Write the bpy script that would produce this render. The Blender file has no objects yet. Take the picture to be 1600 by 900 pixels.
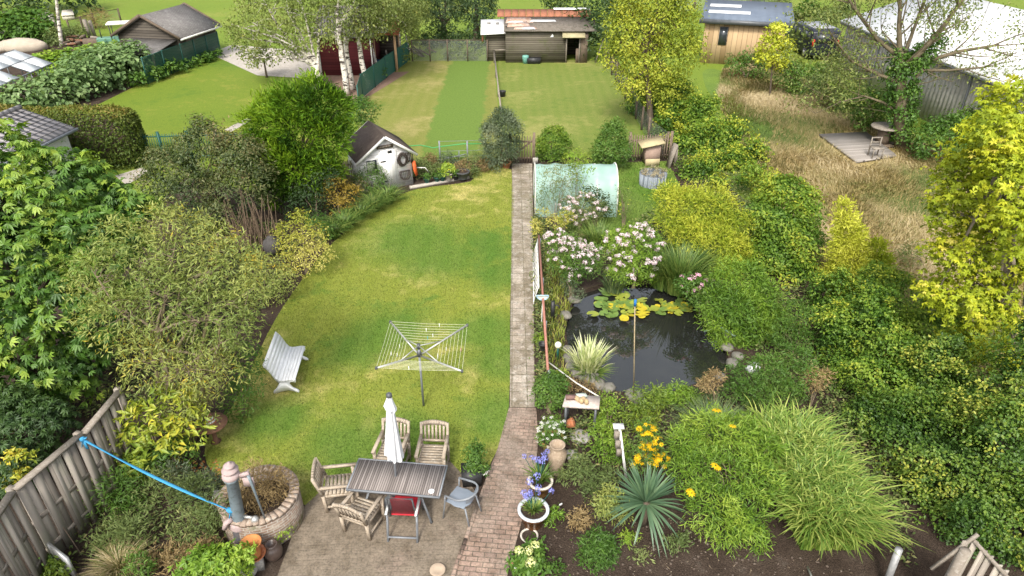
import bpy, math, random
import numpy as np
from mathutils import Vector, Matrix

# ------------------------------------------------------------------ camera, world, sun, exposure
SC = bpy.context.scene
COL = SC.collection
HCAM, PITCH, FPX = 10.4, math.radians(31.0), 1067.0
cam_d = bpy.data.cameras.new("camera"); cam = bpy.data.objects.new("camera", cam_d); COL.objects.link(cam)
cam.location = (0, 0, HCAM); cam.rotation_euler = (math.radians(90) - PITCH, 0, 0)
cam_d.sensor_width = 36; cam_d.lens = FPX / 1600 * 36; cam_d.clip_end = 1500; cam_d.clip_start = 0.1
SC.camera = cam
SUN_EL, SUN_AZ = 48.0, 194.0        # azimuth clockwise from +Y: the light comes from behind and left of the camera
world = bpy.data.worlds.new("World"); SC.world = world; world.use_nodes = True
wn = world.node_tree
sky = wn.nodes.new("ShaderNodeTexSky"); sky.sky_type = 'NISHITA'; sky.sun_disc = False
sky.sun_elevation = math.radians(SUN_EL); sky.sun_rotation = math.radians(SUN_AZ)
sky.air_density = 1.0; sky.dust_density = 4.0; sky.ozone_density = 1.0
hsv = wn.nodes.new("ShaderNodeHueSaturation"); hsv.inputs['Saturation'].default_value = 0.35
wn.links.new(sky.outputs[0], hsv.inputs['Color'])
bg = wn.nodes["Background"]; bg.inputs['Strength'].default_value = 0.13
wn.links.new(hsv.outputs[0], bg.inputs['Color'])
sd = bpy.data.lights.new("sun", 'SUN'); sd.energy = 1.5; sd.angle = math.radians(10); sd.color = (1.0, 0.95, 0.86)
sun = bpy.data.objects.new("sun", sd); COL.objects.link(sun)
_e, _a = math.radians(SUN_EL), math.radians(SUN_AZ)
sun_dir = Vector((math.sin(_a) * math.cos(_e), math.cos(_a) * math.cos(_e), math.sin(_e)))
sun.rotation_euler = sun_dir.to_track_quat('Z', 'Y').to_euler(); sun.location = (-20, -20, 40)
SC.view_settings.view_transform = 'Standard'; SC.view_settings.look = 'None'
SC.view_settings.exposure = 1.22; SC.view_settings.gamma = 1.0; SC.view_settings.use_curve_mapping = False
SC.cycles.max_bounces = 6; SC.cycles.diffuse_bounces = 3; SC.cycles.glossy_bounces = 3
SC.cycles.transmission_bounces = 4; SC.cycles.transparent_max_bounces = 6
SC.cycles.use_denoising = True
SC.cycles.caustics_reflective = False; SC.cycles.caustics_refractive = False

# ------------------------------------------------------------------ where a pixel of the 1600 x 900 photograph falls
_ct, _st = math.cos(PITCH), math.sin(PITCH)
def ray(px, py):
    x, y = (px - 800) / FPX, -(py - 450) / FPX
    return Vector((x, _ct + y * _st, -_st + y * _ct))
def G(px, py, z=0.0):                       # on the plane at height z
    d = ray(px, py); t = (z - HCAM) / d.z
    return Vector((d.x * t, d.y * t, z))
def P(px, py, Y):                           # on the upright plane at distance Y
    d = ray(px, py); t = Y / d.y
    return Vector((d.x * t, Y, HCAM + d.z * t))
def mpp(px, py, Y):                         # metres per photograph pixel there
    return Y / ray(px, py).y / FPX

# ------------------------------------------------------------------ materials
MATS = {}
def _new(name):
    m = bpy.data.materials.new(name); m.use_nodes = True
    nt = m.node_tree; nt.nodes.clear()
    out = nt.nodes.new("ShaderNodeOutputMaterial")
    return m, nt, out
def _coord(nt, kind, scale, rot=(0, 0, 0)):
    if kind == 'World':
        c = nt.nodes.new("ShaderNodeNewGeometry").outputs['Position']
    else:
        c = nt.nodes.new("ShaderNodeTexCoord").outputs[kind]
    mp = nt.nodes.new("ShaderNodeMapping"); mp.inputs['Scale'].default_value = scale; mp.inputs['Rotation'].default_value = rot
    nt.links.new(c, mp.inputs['Vector']); return mp.outputs[0]
def _noise(nt, vec, scale, detail=4, rough=.6, dist=0.0):
    n = nt.nodes.new("ShaderNodeTexNoise"); n.inputs['Scale'].default_value = scale
    n.inputs['Detail'].default_value = detail; n.inputs['Roughness'].default_value = rough; n.inputs['Distortion'].default_value = dist
    nt.links.new(vec, n.inputs['Vector']); return n.outputs[0]
def _ramp(nt, fac, stops, interp='LINEAR'):
    r = nt.nodes.new("ShaderNodeValToRGB"); cr = r.color_ramp; cr.interpolation = interp
    while len(cr.elements) < len(stops): cr.elements.new(0.5)
    for e, (p, c) in zip(cr.elements, stops): e.position = p; e.color = (*c[:3], 1)
    nt.links.new(fac, r.inputs[0]); return r.outputs[0]
def _mix(nt, fac, a, b, mode='MIX'):
    m = nt.nodes.new("ShaderNodeMix"); m.data_type = 'RGBA'; m.blend_type = mode; m.clamp_factor = True
    for s, v in ((m.inputs[0], fac), (m.inputs[6], a), (m.inputs[7], b)):
        if hasattr(v, 'links'): nt.links.new(v, s)
        elif isinstance(v, (int, float)): s.default_value = v
        else: s.default_value = (*v[:3], 1)
    return m.outputs[2]
def _math(nt, op, a, b=0.0, clamp=False):
    m = nt.nodes.new("ShaderNodeMath"); m.operation = op; m.use_clamp = clamp
    for s, v in ((m.inputs[0], a), (m.inputs[1], b)):
        if hasattr(v, 'links'): nt.links.new(v, s)
        else: s.default_value = v
    return m.outputs[0]
def _bsdf(nt, out, color, rough=.7, spec=.3, metal=0.0, bump=None, bs=.3, bd=.01):
    b = nt.nodes.new("ShaderNodeBsdfPrincipled")
    if hasattr(color, 'links'): nt.links.new(color, b.inputs['Base Color'])
    else: b.inputs['Base Color'].default_value = (*color, 1)
    if hasattr(rough, 'links'): nt.links.new(rough, b.inputs['Roughness'])
    else: b.inputs['Roughness'].default_value = rough
    b.inputs['Specular IOR Level'].default_value = spec; b.inputs['Metallic'].default_value = metal
    if bump is not None:
        bn = nt.nodes.new("ShaderNodeBump"); bn.inputs['Strength'].default_value = bs; bn.inputs['Distance'].default_value = bd
        nt.links.new(bump, bn.inputs['Height']); nt.links.new(bn.outputs[0], b.inputs['Normal'])
    nt.links.new(b.outputs[0], out.inputs[0]); return b
def mat(name, c1, c2=None, scale=6, rough=.7, spec=.3, metal=0, stretch=(1, 1, 1), coords='Object', bs=.25, bd=.01, c3=None, lo=.35, hi=.68):
    """two or three tone noise: c1 main, c2 worn tone, c3 small dark stains"""
    if name in MATS: return MATS[name]
    m, nt, out = _new(name)
    if c2 is None: c2 = tuple(v * .75 for v in c1)
    v = _coord(nt, coords, stretch)
    n = _noise(nt, v, scale, 6, .65)
    col = _ramp(nt, n, [(lo, c1), (hi, c2)])
    if c3 is not None:
        n2 = _noise(nt, v, scale * 2.7, 5, .7)
        col = _mix(nt, _ramp(nt, n2, [(.52, (0, 0, 0)), (.66, (1, 1, 1))]), col, c3)
    _bsdf(nt, out, col, rough, spec, metal, n, bs, bd)
    MATS[name] = m; return m
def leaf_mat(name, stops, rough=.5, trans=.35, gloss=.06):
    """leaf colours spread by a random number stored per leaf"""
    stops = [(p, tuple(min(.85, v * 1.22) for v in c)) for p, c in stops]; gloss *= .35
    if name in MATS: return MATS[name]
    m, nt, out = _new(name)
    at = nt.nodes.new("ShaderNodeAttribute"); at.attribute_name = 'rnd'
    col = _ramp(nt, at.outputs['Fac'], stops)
    d = nt.nodes.new("ShaderNodeBsdfDiffuse"); t = nt.nodes.new("ShaderNodeBsdfTranslucent")
    g = nt.nodes.new("ShaderNodeBsdfGlossy"); g.inputs['Roughness'].default_value = rough
    nt.links.new(col, d.inputs[0]); nt.links.new(_mix(nt, 1.0, col, (1.0, .95, .55), 'MULTIPLY'), t.inputs[0])
    s1 = nt.nodes.new("ShaderNodeMixShader"); s1.inputs[0].default_value = trans
    nt.links.new(d.outputs[0], s1.inputs[1]); nt.links.new(t.outputs[0], s1.inputs[2])
    s2 = nt.nodes.new("ShaderNodeMixShader"); s2.inputs[0].default_value = gloss
    nt.links.new(s1.outputs[0], s2.inputs[1]); nt.links.new(g.outputs[0], s2.inputs[2])
    nt.links.new(s2.outputs[0], out.inputs[0]); MATS[name] = m; return m

# ------------------------------------------------------------------ objects
def setp(o, label=None, cat=None, group=None, kind=None):
    if label: o['label'] = label
    if cat: o['category'] = cat
    if group: o['group'] = group
    if kind: o['kind'] = kind
    return o
def thing(name, label, cat, loc=(0, 0, 0), rotz=0.0, group=None):
    o = bpy.data.objects.new(name, None); COL.objects.link(o); o.empty_display_size = .2
    o.location = loc; o.rotation_euler = (0, 0, rotz)
    return setp(o, label, cat, group)
def part_label(o, l): o['label'] = l; return o
def copy_thing(root, loc, rotz=None, label=None, group=None, scale=None):
    r = root.copy(); COL.objects.link(r); r.location = loc
    if rotz is not None: r.rotation_euler = (0, 0, rotz)
    if scale is not None: r.scale = (scale,) * 3 if isinstance(scale, (int, float)) else scale
    if label: r['label'] = label
    if group: r['group'] = group
    for ch in KIDS.get(root.name, []):
        c = ch.copy(); COL.objects.link(c); c.parent = r; KIDS.setdefault(r.name, []).append(c)
        for g in KIDS.get(ch.name, []):
            d = g.copy(); COL.objects.link(d); d.parent = c; KIDS.setdefault(c.name, []).append(d)
    return r
KIDS = {}
def adopt(o, parent):
    if parent is not None:
        o.parent = parent; KIDS.setdefault(parent.name, []).append(o)
    return o
def origin_of(parent):
    p = Vector((0, 0, 0))
    while parent is not None:
        p += parent.location; parent = parent.parent
    return p

def mesh_np(name, verts, faces_flat, loop_start, mat_, parent=None, world=True, rnd=None, smooth=False, loc=None):
    """verts (N,3); faces as flat index array + starts; world=True: verts are world coordinates"""
    verts = np.asarray(verts, dtype=np.float32).reshape(-1, 3)
    off = origin_of(parent) if parent is not None else (Vector(loc) if loc is not None else Vector((0, 0, 0)))
    if world: verts = verts - np.array(off, dtype=np.float32)
    me = bpy.data.meshes.new(name)
    me.vertices.add(len(verts)); me.vertices.foreach_set('co', verts.ravel())
    faces_flat = np.asarray(faces_flat, dtype=np.int32).ravel(); loop_start = np.asarray(loop_start, dtype=np.int32)
    me.loops.add(len(faces_flat)); me.loops.foreach_set('vertex_index', faces_flat)
    me.polygons.add(len(loop_start)); me.polygons.foreach_set('loop_start', loop_start)
    if smooth: me.polygons.foreach_set('use_smooth', np.ones(len(loop_start), dtype=bool))
    if rnd is not None:
        a = me.attributes.new('rnd', 'FLOAT', 'POINT'); a.data.foreach_set('value', np.asarray(rnd, dtype=np.float32))
    me.update(calc_edges=True)
    me.materials.append(mat_)
    o = bpy.data.objects.new(name, me); COL.objects.link(o)
    if parent is not None: adopt(o, parent)
    elif loc is not None: o.location = loc
    return o

class MB:
    def __init__(s): s.v = []; s.f = []
    def add(s, vs, fs):
        b = len(s.v); s.v += [tuple(v) for v in vs]; s.f += [tuple(i + b for i in f) for f in fs]; return s
    def box(s, c, size, R=None, taper=1.0):
        x, y, z = (k / 2 for k in size); c = Vector(c)
        vs = [Vector((sx * x * (taper if sz > 0 else 1), sy * y * (taper if sz > 0 else 1), sz * z)) for sz in (-1, 1) for sy in (-1, 1) for sx in (-1, 1)]
        if R is not None: vs = [R @ v for v in vs]
        return s.add([v + c for v in vs], [(0, 2, 3, 1), (4, 5, 7, 6), (0, 1, 5, 4), (2, 6, 7, 3), (0, 4, 6, 2), (1, 3, 7, 5)])
    def beam(s, a, b, w, h, up=(0, 0, 1)):
        a, b = Vector(a), Vector(b); d = (b - a); L = d.length
        if L < 1e-6: return s
        d /= L; up = Vector(up)
        if abs(d.dot(up)) > .98: up = Vector((0, 1, 0)) if abs(d.y) < .9 else Vector((1, 0, 0))
        x = d.cross(up).normalized(); z = x.cross(d)
        R = Matrix((x, d, z)).transposed()
        return s.box((a + b) / 2, (w, L, h), R)
    def tube(s, pts, r, n=8, cap=True):
        pts = [Vector(p) for p in pts]; m = len(pts)
        rs = r if isinstance(r, (list, tuple)) else [r] * m
        vs = []; ref = None
        for i, p in enumerate(pts):
            t = (pts[min(i + 1, m - 1)] - pts[max(i - 1, 0)])
            t = t.normalized() if t.length > 1e-9 else Vector((0, 0, 1))
            if ref is None: ref = Vector((1, 0, 0)) if abs(t.x) < .8 else Vector((0, 1, 0))
            x = (ref - t * ref.dot(t))
            x = x.normalized() if x.length > 1e-6 else t.orthogonal().normalized()
            ref = x; y = t.cross(x)
            for k in range(n):
                a = 2 * math.pi * k / n; vs.append(p + (x * math.cos(a) + y * math.sin(a)) * rs[i])
        fs = [(i * n + k, i * n + (k + 1) % n, (i + 1) * n + (k + 1) % n, (i + 1) * n + k) for i in range(m - 1) for k in range(n)]
        if cap: fs += [tuple(reversed(range(n))), tuple(range((m - 1) * n, m * n))]
        return s.add(vs, fs)
    def lathe(s, prof, c=(0, 0, 0), n=24, R=None, cap=True):
        c = Vector(c); vs = []
        for r, z in prof:
            for k in range(n):
                a = 2 * math.pi * k / n; v = Vector((r * math.cos(a), r * math.sin(a), z)); vs.append((R @ v if R is not None else v) + c)
        m = len(prof)
        fs = [(i * n + k, i * n + (k + 1) % n, (i + 1) * n + (k + 1) % n, (i + 1) * n + k) for i in range(m - 1) for k in range(n)]
        if cap: fs += [tuple(reversed(range(n))), tuple(range((m - 1) * n, m * n))]
        return s.add(vs, fs)
    def prism(s, poly, off):                # polygon pushed along a vector
        n = len(poly); poly = [Vector(p) for p in poly]; off = Vector(off)
        return s.add(poly + [p + off for p in poly], [tuple(reversed(range(n))), tuple(range(n, 2 * n))] + [(i, (i + 1) % n, n + (i + 1) % n, n + i) for i in range(n)])
    def face(s, poly): return s.add(poly, [tuple(range(len(poly)))])
    def blob(s, c, r, sub=1, jit=.12, rng=random, flat=1.0):
        import bmesh
        bm = bmesh.new(); bmesh.ops.create_icosphere(bm, subdivisions=sub, radius=1.0)
        rx, ry, rz = (r, r, r * flat) if isinstance(r, (int, float)) else r
        vs = [Vector((v.co.x * rx, v.co.y * ry, v.co.z * rz)) * (1 + rng.uniform(-jit, jit)) + Vector(c) for v in bm.verts]
        bm.verts.ensure_lookup_table(); fs = [tuple(v.index for v in f.verts) for f in bm.faces]; bm.free()
        return s.add(vs, fs)
    def build(s, name, mat_, parent=None, world=False, smooth=False, loc=None, bevel=0.0):
        flat = [i for f in s.f for i in f]; st = np.cumsum([0] + [len(f) for f in s.f[:-1]])
        o = mesh_np(name, s.v, flat, st, mat_, parent, world, None, smooth, loc)
        if bevel:
            md = o.modifiers.new('bevel', 'BEVEL'); md.width = bevel; md.segments = 2; md.limit_method = 'ANGLE'
        return o
def rotz(a): return Matrix.Rotation(a, 3, 'Z')
def sheet(name, outer, z, mat_, holes=()):
    """flat ground polygon, may have holes; world coordinates"""
    import bmesh
    bm = bmesh.new()
    for loop in [outer, *holes]:
        vs = [bm.verts.new((p[0], p[1], z)) for p in loop]
        for i in range(len(vs)): bm.edges.new((vs[i], vs[(i + 1) % len(vs)]))
    bmesh.ops.triangle_fill(bm, use_beauty=True, use_dissolve=False, edges=bm.edges[:], normal=(0, 0, 1))
    for f in bm.faces:
        if f.normal.z < 0: f.normal_flip()
    me = bpy.data.meshes.new(name); bm.to_mesh(me); bm.free(); me.materials.append(mat_)
    o = bpy.data.objects.new(name, me); COL.objects.link(o); o['kind'] = 'structure'
    return o
def gp(pts, z=0.0): return [G(x, y, z) for x, y in pts]
def smooth_loop(pts, n=4):
    """Catmull-Rom closed loop"""
    pts = [Vector(p) for p in pts]; out = []; m = len(pts)
    for i in range(m):
        p0, p1, p2, p3 = pts[i - 1], pts[i], pts[(i + 1) % m], pts[(i + 2) % m]
        for k in range(n):
            t = k / n
            out.append(.5 * ((2 * p1) + (p2 - p0) * t + (2 * p0 - 5 * p1 + 4 * p2 - p3) * t * t + (3 * p1 - p0 - 3 * p2 + p3) * t ** 3))
    return out
def in_poly(x, y, poly):
    poly = np.array([(p[0], p[1]) for p in poly]); r = np.zeros(len(x), bool); n = len(poly)
    for i in range(n):
        x1, y1 = poly[i]; x2, y2 = poly[(i + 1) % n]
        if y1 == y2: continue
        c = ((y1 > y) != (y2 > y)) & (x < (x2 - x1) * (y - y1) / (y2 - y1) + x1); r ^= c
    return r

# ------------------------------------------------------------------ foliage
def _unit(a): return a / np.maximum(np.linalg.norm(a, axis=1, keepdims=True), 1e-9)
def leaves(name, pos, d, n, L, W, rnd, mat_, parent=None, fold=.25, fan=1, fanang=1.1, loc=None):
    """one mesh of folded four-point leaves; fan > 1 makes a hand of leaflets from every point"""
    pos, d, n = np.asarray(pos), _unit(np.asarray(d)), _unit(np.asarray(n))
    n = _unit(n - d * np.sum(n * d, axis=1, keepdims=True)); L = np.asarray(L)
    W = np.asarray(W) * np.ones(len(L))
    if fan > 1:
        s = np.cross(n, d); P_, D_, N_, L_, W_, R_ = [], [], [], [], [], []
        for k in range(fan):
            a = (k / (fan - 1) - .5) * 2 * fanang
            P_.append(pos); D_.append(d * math.cos(a) + s * math.sin(a) - np.array([0, 0, .12 + .25 * abs(a)])); N_.append(n)
            L_.append(L * (1 - .22 * abs(a))); W_.append(W); R_.append(rnd)
        pos, d, n = np.concatenate(P_), _unit(np.concatenate(D_)), np.concatenate(N_)
        L, W, rnd = np.concatenate(L_), np.concatenate(W_), np.concatenate(R_)
        n = _unit(n - d * np.sum(n * d, axis=1, keepdims=True))
    s = np.cross(n, d); Lc, Wc = L[:, None], W[:, None]
    mid = pos + d * Lc * .45
    v = np.stack([pos, mid + s * Wc * .5 + n * Wc * fold, pos + d * Lc - n * Lc * .08, mid - s * Wc * .5 + n * Wc * fold], axis=1)
    k = np.arange(len(pos), dtype=np.int32)[:, None] * 4
    f = np.stack([k + 0, k + 2, k + 1, k + 0, k + 3, k + 2], axis=1).reshape(-1)
    return mesh_np(name, v.reshape(-1, 3), f, np.arange(0, len(f), 3), mat_, parent, True, np.repeat(rnd, 4), False, loc)

def crown(name, blobs, n, L, W, mat_, parent=None, seed=0, up=.55, droop=.25, out=0.0, per=14, cr=.3, lump=.14, fan=1, inner=.12,
          fold=.25, zmin=.03, tip=0.0, clip=.72, loc=None, bias=0.0, under=.55, fanang=1.1):
    """foliage over a set of ellipsoids (x,y,z,rx,ry,rz): sprigs near the surface, leaves round each sprig.
       out: leaves point outwards; tip: young growth at the tips takes the far end of the colours"""
    rs = np.random.RandomState(seed + 7); B = np.array([list(b) for b in blobs], float)
    w = (B[:, 3] * B[:, 4] + B[:, 4] * B[:, 5] + B[:, 3] * B[:, 5]); w /= w.sum()
    nc = max(1, int(n / per)); nc0 = int(nc * 1.6)
    bi = rs.choice(len(B), nc0, p=w); dr = _unit(rs.normal(size=(nc0, 3)))
    flip = (dr[:, 2] < -.3) & (rs.rand(nc0) < under); dr[flip, 2] *= -1
    ph = rs.uniform(0, 6.3, (len(B), 3, 3)); fr = rs.uniform(2.2, 4.5, (len(B), 3, 3))
    wob = sum(np.sin(np.sum(dr * fr[bi, k], axis=1) + ph[bi, k, 0]) for k in range(3)) / 3
    rho = rs.uniform(.70, 1.0, nc0) ** .6 * (1 + lump * wob * 1.6)
    inn = rs.rand(nc0) < inner; rho[inn] *= rs.uniform(.45, .85, inn.sum())
    C = B[bi, :3] + dr * B[bi, 3:] * rho[:, None]
    ok = C[:, 2] > zmin
    for j in range(len(B)):
        q = np.sum(((C - B[j, :3]) / B[j, 3:]) ** 2, axis=1); ok &= (q > clip ** 2) | (bi == j)
    idx = np.nonzero(ok)[0][:nc]; C, dr, rho, bi = C[idx], dr[idx], rho[idx], bi[idx]
    # colour drifts through the plant in patches about half a metre across
    cw = .5 + .5 * sum(np.sin(C @ rs.normal(size=3) * 2.6 + rs.uniform(0, 6.3)) for _ in range(4)) / 2.2
    cw = np.clip(.75 * cw + .25 * rs.rand(len(C)), 0, 1); k = np.repeat(np.arange(len(C)), per)
    pos = C[k] + rs.normal(size=(len(k), 3)) * cr * np.array([.5, .5, .38])
    pos[:, 2] = np.maximum(pos[:, 2], zmin)
    o = _unit(dr[k] / B[bi[k], 3:]); R = rs.normal(size=(len(k), 3))
    nrm = _unit(.55 * o + np.array([0, 0, up]) + .42 * R)
    d = np.cross(nrm, rs.normal(size=(len(k), 3))); d = _unit(d) + o * out + .25 * o; d[:, 2] -= droop
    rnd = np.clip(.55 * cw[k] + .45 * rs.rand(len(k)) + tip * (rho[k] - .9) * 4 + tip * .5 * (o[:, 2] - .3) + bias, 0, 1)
    sz = rs.uniform(.45, 1.25, len(k))
    return leaves(name, pos, d, nrm, L * sz, W * sz, rnd, mat_, parent, fold, fan, fanang, loc)

def blades(name, base, height, width, lean, mat_, parent=None, bend=.5, seed=0, rnd=None, loc=None, segs=3):
    """grass-like strips: base (N,3), height (N), lean = (N,3) horizontal direction with length = how far the tip leans, in heights"""
    rs = np.random.RandomState(seed + 3); base = np.asarray(base, float); N = len(base); height = np.asarray(height) * np.ones(N); width = np.asarray(width) * np.ones(N)
    lean = np.asarray(lean, float)
    side = np.cross(lean + rs.normal(size=(N, 3)) * .15, np.array([0, 0, 1.0])); side = _unit(side)
    V = []
    for i in range(segs):
        t = i / segs; p = base + np.array([0, 0, 1.0]) * (height * (t - bend * .55 * t ** 2.6))[:, None] + lean * (height * t ** 1.7)[:, None]
        wd = (width * (1 - .55 * t ** 2) * .5)[:, None]; V += [p - side * wd, p + side * wd]
    t = 1.0; V.append(base + np.array([0, 0, 1.0]) * (height * (1 - bend * .55))[:, None] + lean * height[:, None])
    m = 2 * segs + 1; v = np.stack(V, axis=1).reshape(-1, 3)
    k = np.arange(N, dtype=np.int32)[:, None] * m; F = []; st = []
    q = [np.concatenate([k + 2 * i, k + 2 * i + 1, k + 2 * i + 3, k + 2 * i + 2], axis=1) for i in range(segs - 1)]
    quads = np.concatenate(q, axis=0).reshape(-1) if q else np.zeros(0, np.int32)
    tri = np.concatenate([k + 2 * segs - 2, k + 2 * segs - 1, k + 2 * segs], axis=1).reshape(-1)
    flat = np.concatenate([quads, tri]); st = np.concatenate([np.arange(0, len(quads), 4), len(quads) + np.arange(0, len(tri), 3)])
    if rnd is None: rnd = rs.rand(N)
    return mesh_np(name, v, flat, st, mat_, parent, True, np.repeat(rnd, m), False, loc)

def tuft(name, c, r, n, h, w, mat_, parent=None, seed=0, lean=.6, bend=.5, hv=.35, loc=None, inward=.35):
    """a fountain of blades round c"""
    rs = np.random.RandomState(seed); a = rs.uniform(0, 6.283, n); rr = np.sqrt(rs.rand(n)); c = Vector(c)
    rx, ry = (r, r) if isinstance(r, (int, float)) else r
    b = np.stack([c.x + rx * rr * np.cos(a) * inward, c.y + ry * rr * np.sin(a) * inward, np.full(n, c.z)], axis=1)
    ln = np.stack([np.cos(a), np.sin(a), np.zeros(n)], axis=1) * (rr * lean)[:, None] + rs.normal(size=(n, 3)) * [.10, .10, 0]
    return blades(name, b, h * rs.uniform(1 - hv, 1, n), w, ln, mat_, parent, bend, seed, None, loc)

def branches(mb, a, direction, length, radius, depth, rng, spread=.6, up=.15, k=3, n=6, tips=None, wob=.12):
    """a limb that forks; tips collects the twig ends"""
    a = Vector(a); d = Vector(direction).normalized(); pts = [a]; rs_ = [radius]; p = a.copy(); seg = 4
    for i in range(seg):
        d = (d + Vector((rng.uniform(-wob, wob), rng.uniform(-wob, wob), rng.uniform(-wob, wob) + up * .15))).normalized()
        p = p + d * (length / seg); pts.append(p.copy()); rs_.append(radius * (1 - .55 * (i + 1) / seg))
    mb.tube(pts, rs_, n, cap=False)
    if depth <= 0:
        if tips is not None: tips.append(p.copy())
        return
    for j in range(k):
        q = pts[rng.choice((2, 3, 4))] if j else pts[-1]
        ax = Vector((rng.uniform(-1, 1), rng.uniform(-1, 1), rng.uniform(-.3, 1)))
        nd = (d + ax * spread + Vector((0, 0, up))).normalized()
        branches(mb, q, nd, length * rng.uniform(.6, .8), rs_[-1] * rng.uniform(.75, .95), depth - 1, rng, spread, up, k, max(4, n - 1), tips, wob)
# ================================================================== GROUND AND PAVING
def grass_mat(name, base, lush, straw, patches=(), stripes=None, amount=.5, scale=.35, sw=.28, band=None):
    """mown grass in world position: large soft patches, straw tips, fine mottling; patches = (x, y, radius) of lusher turf"""
    m, nt, out = _new(name)
    v = _coord(nt, 'World', (1, 1, 1))
    big = _noise(nt, v, scale, 3, .55, .4); med = _noise(nt, v, 2.3, 5, .65, .3); fine = _noise(nt, v, 26, 4, .7)
    f = _math(nt, 'ADD', _math(nt, 'MULTIPLY', big, .65), _math(nt, 'MULTIPLY', med, .35))
    col = _ramp(nt, f, [(.35, lush), (.45, base), (.52, base), (.64, straw)])
    wv = nt.nodes.new("ShaderNodeVectorMath"); wv.operation = 'ADD'
    nv = nt.nodes.new("ShaderNodeTexNoise"); nv.inputs['Scale'].default_value = .9; nv.inputs['Detail'].default_value = 3; nt.links.new(v, nv.inputs['Vector'])
    nt.links.new(v, wv.inputs[0]); nt.links.new(nv.outputs['Color'], wv.inputs[1])
    acc = None
    for (x, y, r) in patches:
        ds = nt.nodes.new("ShaderNodeVectorMath"); ds.operation = 'DISTANCE'; nt.links.new(wv.outputs[0], ds.inputs[0]); ds.inputs[1].default_value = (x + .5, y + .5, .5)
        k = _ramp(nt, _math(nt, 'DIVIDE', ds.outputs['Value'], r * 1.5), [(.35, (1, 1, 1)), (1.0, (0, 0, 0))])
        acc = k if acc is None else _math(nt, 'MAXIMUM', acc, k)
    if acc is not None: col = _mix(nt, _math(nt, 'MULTIPLY', acc, .85), col, lush)
    if stripes:
        w = nt.nodes.new("ShaderNodeTexWave"); w.wave_type = 'BANDS'; w.bands_direction = 'X'
        w.inputs['Scale'].default_value = stripes; w.inputs['Distortion'].default_value = 2.5; w.inputs['Detail'].default_value = 3; w.inputs['Detail Scale'].default_value = .6
        nt.links.new(_coord(nt, 'World', (1, .04, 1)), w.inputs['Vector'])
        col = _mix(nt, _math(nt, 'MULTIPLY', w.outputs['Fac'], sw), col, straw)
    if band:
        x0, x1, bc = band
        sp_ = nt.nodes.new("ShaderNodeSeparateXYZ"); nt.links.new(v, sp_.inputs[0])
        xx = _math(nt, 'ADD', sp_.outputs['X'], _math(nt, 'MULTIPLY', _math(nt, 'SUBTRACT', _noise(nt, v, 1.1, 5, .7), .5), 1.1))
        k_ = _math(nt, 'MULTIPLY', _ramp(nt, _math(nt, 'MULTIPLY', _math(nt, 'SUBTRACT', xx, x0), 2.0), [(0, (0, 0, 0)), (.35, (1, 1, 1))]), _ramp(nt, _math(nt, 'MULTIPLY', _math(nt, 'SUBTRACT', x1, xx), 2.0), [(0, (0, 0, 0)), (.35, (1, 1, 1))]))
        col = _mix(nt, k_, col, bc)
    fleck = _ramp(nt, _noise(nt, v, 9, 8, .85), [(.34, (.40, .45, .36)), (.45, (.95, .97, .95)), (.58, (1, 1, 1)), (.70, (1.5, 1.36, 1.45))])
    col = _mix(nt, .8, col, _mix(nt, 1, col, fleck, 'MULTIPLY'))
    fl = _ramp(nt, fine, [(.30, (.52, .58, .5)), (.5, (1, 1, 1)), (.72, (1.35, 1.28, 1.3))])
    col = _mix(nt, amount + .35, col, _mix(nt, 1.0, col, fl, 'MULTIPLY'))
    at = nt.nodes.new("ShaderNodeAttribute"); at.attribute_name = 'rnd'       # every standing blade a little lighter or darker
    col = _mix(nt, 1.0, col, _ramp(nt, _math(nt, 'ADD', at.outputs['Fac'], .5), [(0, (.26, .32, .22)), (.5, (1, 1, 1)), (1, (1.9, 1.7, 1.9))]), 'MULTIPLY')
    _bsdf(nt, out, col, .85, .15, 0, fine, .5, .03)
    MATS[name] = m; return m
Lp = [G(x, y) for x, y in ((650, 375), (690, 400), (610, 520), (560, 545), (630, 690), (545, 700), (760, 520), (785, 430), (785, 560), (775, 650), (760, 380), (430, 660))]
Lr = (1.7, 1.4, 1.1, .8, 1.0, 1.0, .9, .9, .8, .8, .7, .7)
LAWN = grass_mat('mown lawn', (.195, .230, .036), (.088, .168, .024), (.40, .36, .12), [(p.x, p.y, r) for p, r in zip(Lp, Lr)], stripes=.45, scale=.28, sw=.05)
NEIGH = grass_mat('neighbour lawn', (0.136, 0.188, 0.021), (0.096, 0.160, 0.018), (0.216, 0.224, 0.040), scale=.2)
FIELD = grass_mat('pasture', (0.148, 0.208, 0.026), (0.104, 0.168, 0.019), (0.216, 0.232, 0.048), scale=.1)
STRIPC = (.122, .185, .034)
BACKL = grass_mat('dry lawn', (.175, .19, .042), (.11, .165, .028), (.28, .245, .09), stripes=.5, scale=.3, sw=.16, band=(G(668, 200).x, G(756, 200).x, STRIPC))
BACKR = grass_mat('mid green lawn', (.145, .185, .036), (.095, .155, .024), (.25, .245, .075), stripes=.55, scale=.25, sw=.16)  # turf of its own colour, greener than the dry lawn beside it
STRIP = grass_mat('fresh lawn strip', STRIPC, (.085, .165, .02), (.15, .22, .035), scale=.3)
MEADOW = grass_mat('hay meadow', (.30, .235, .095), (.14, .165, .045), (.42, .31, .16), scale=.22)

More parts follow.
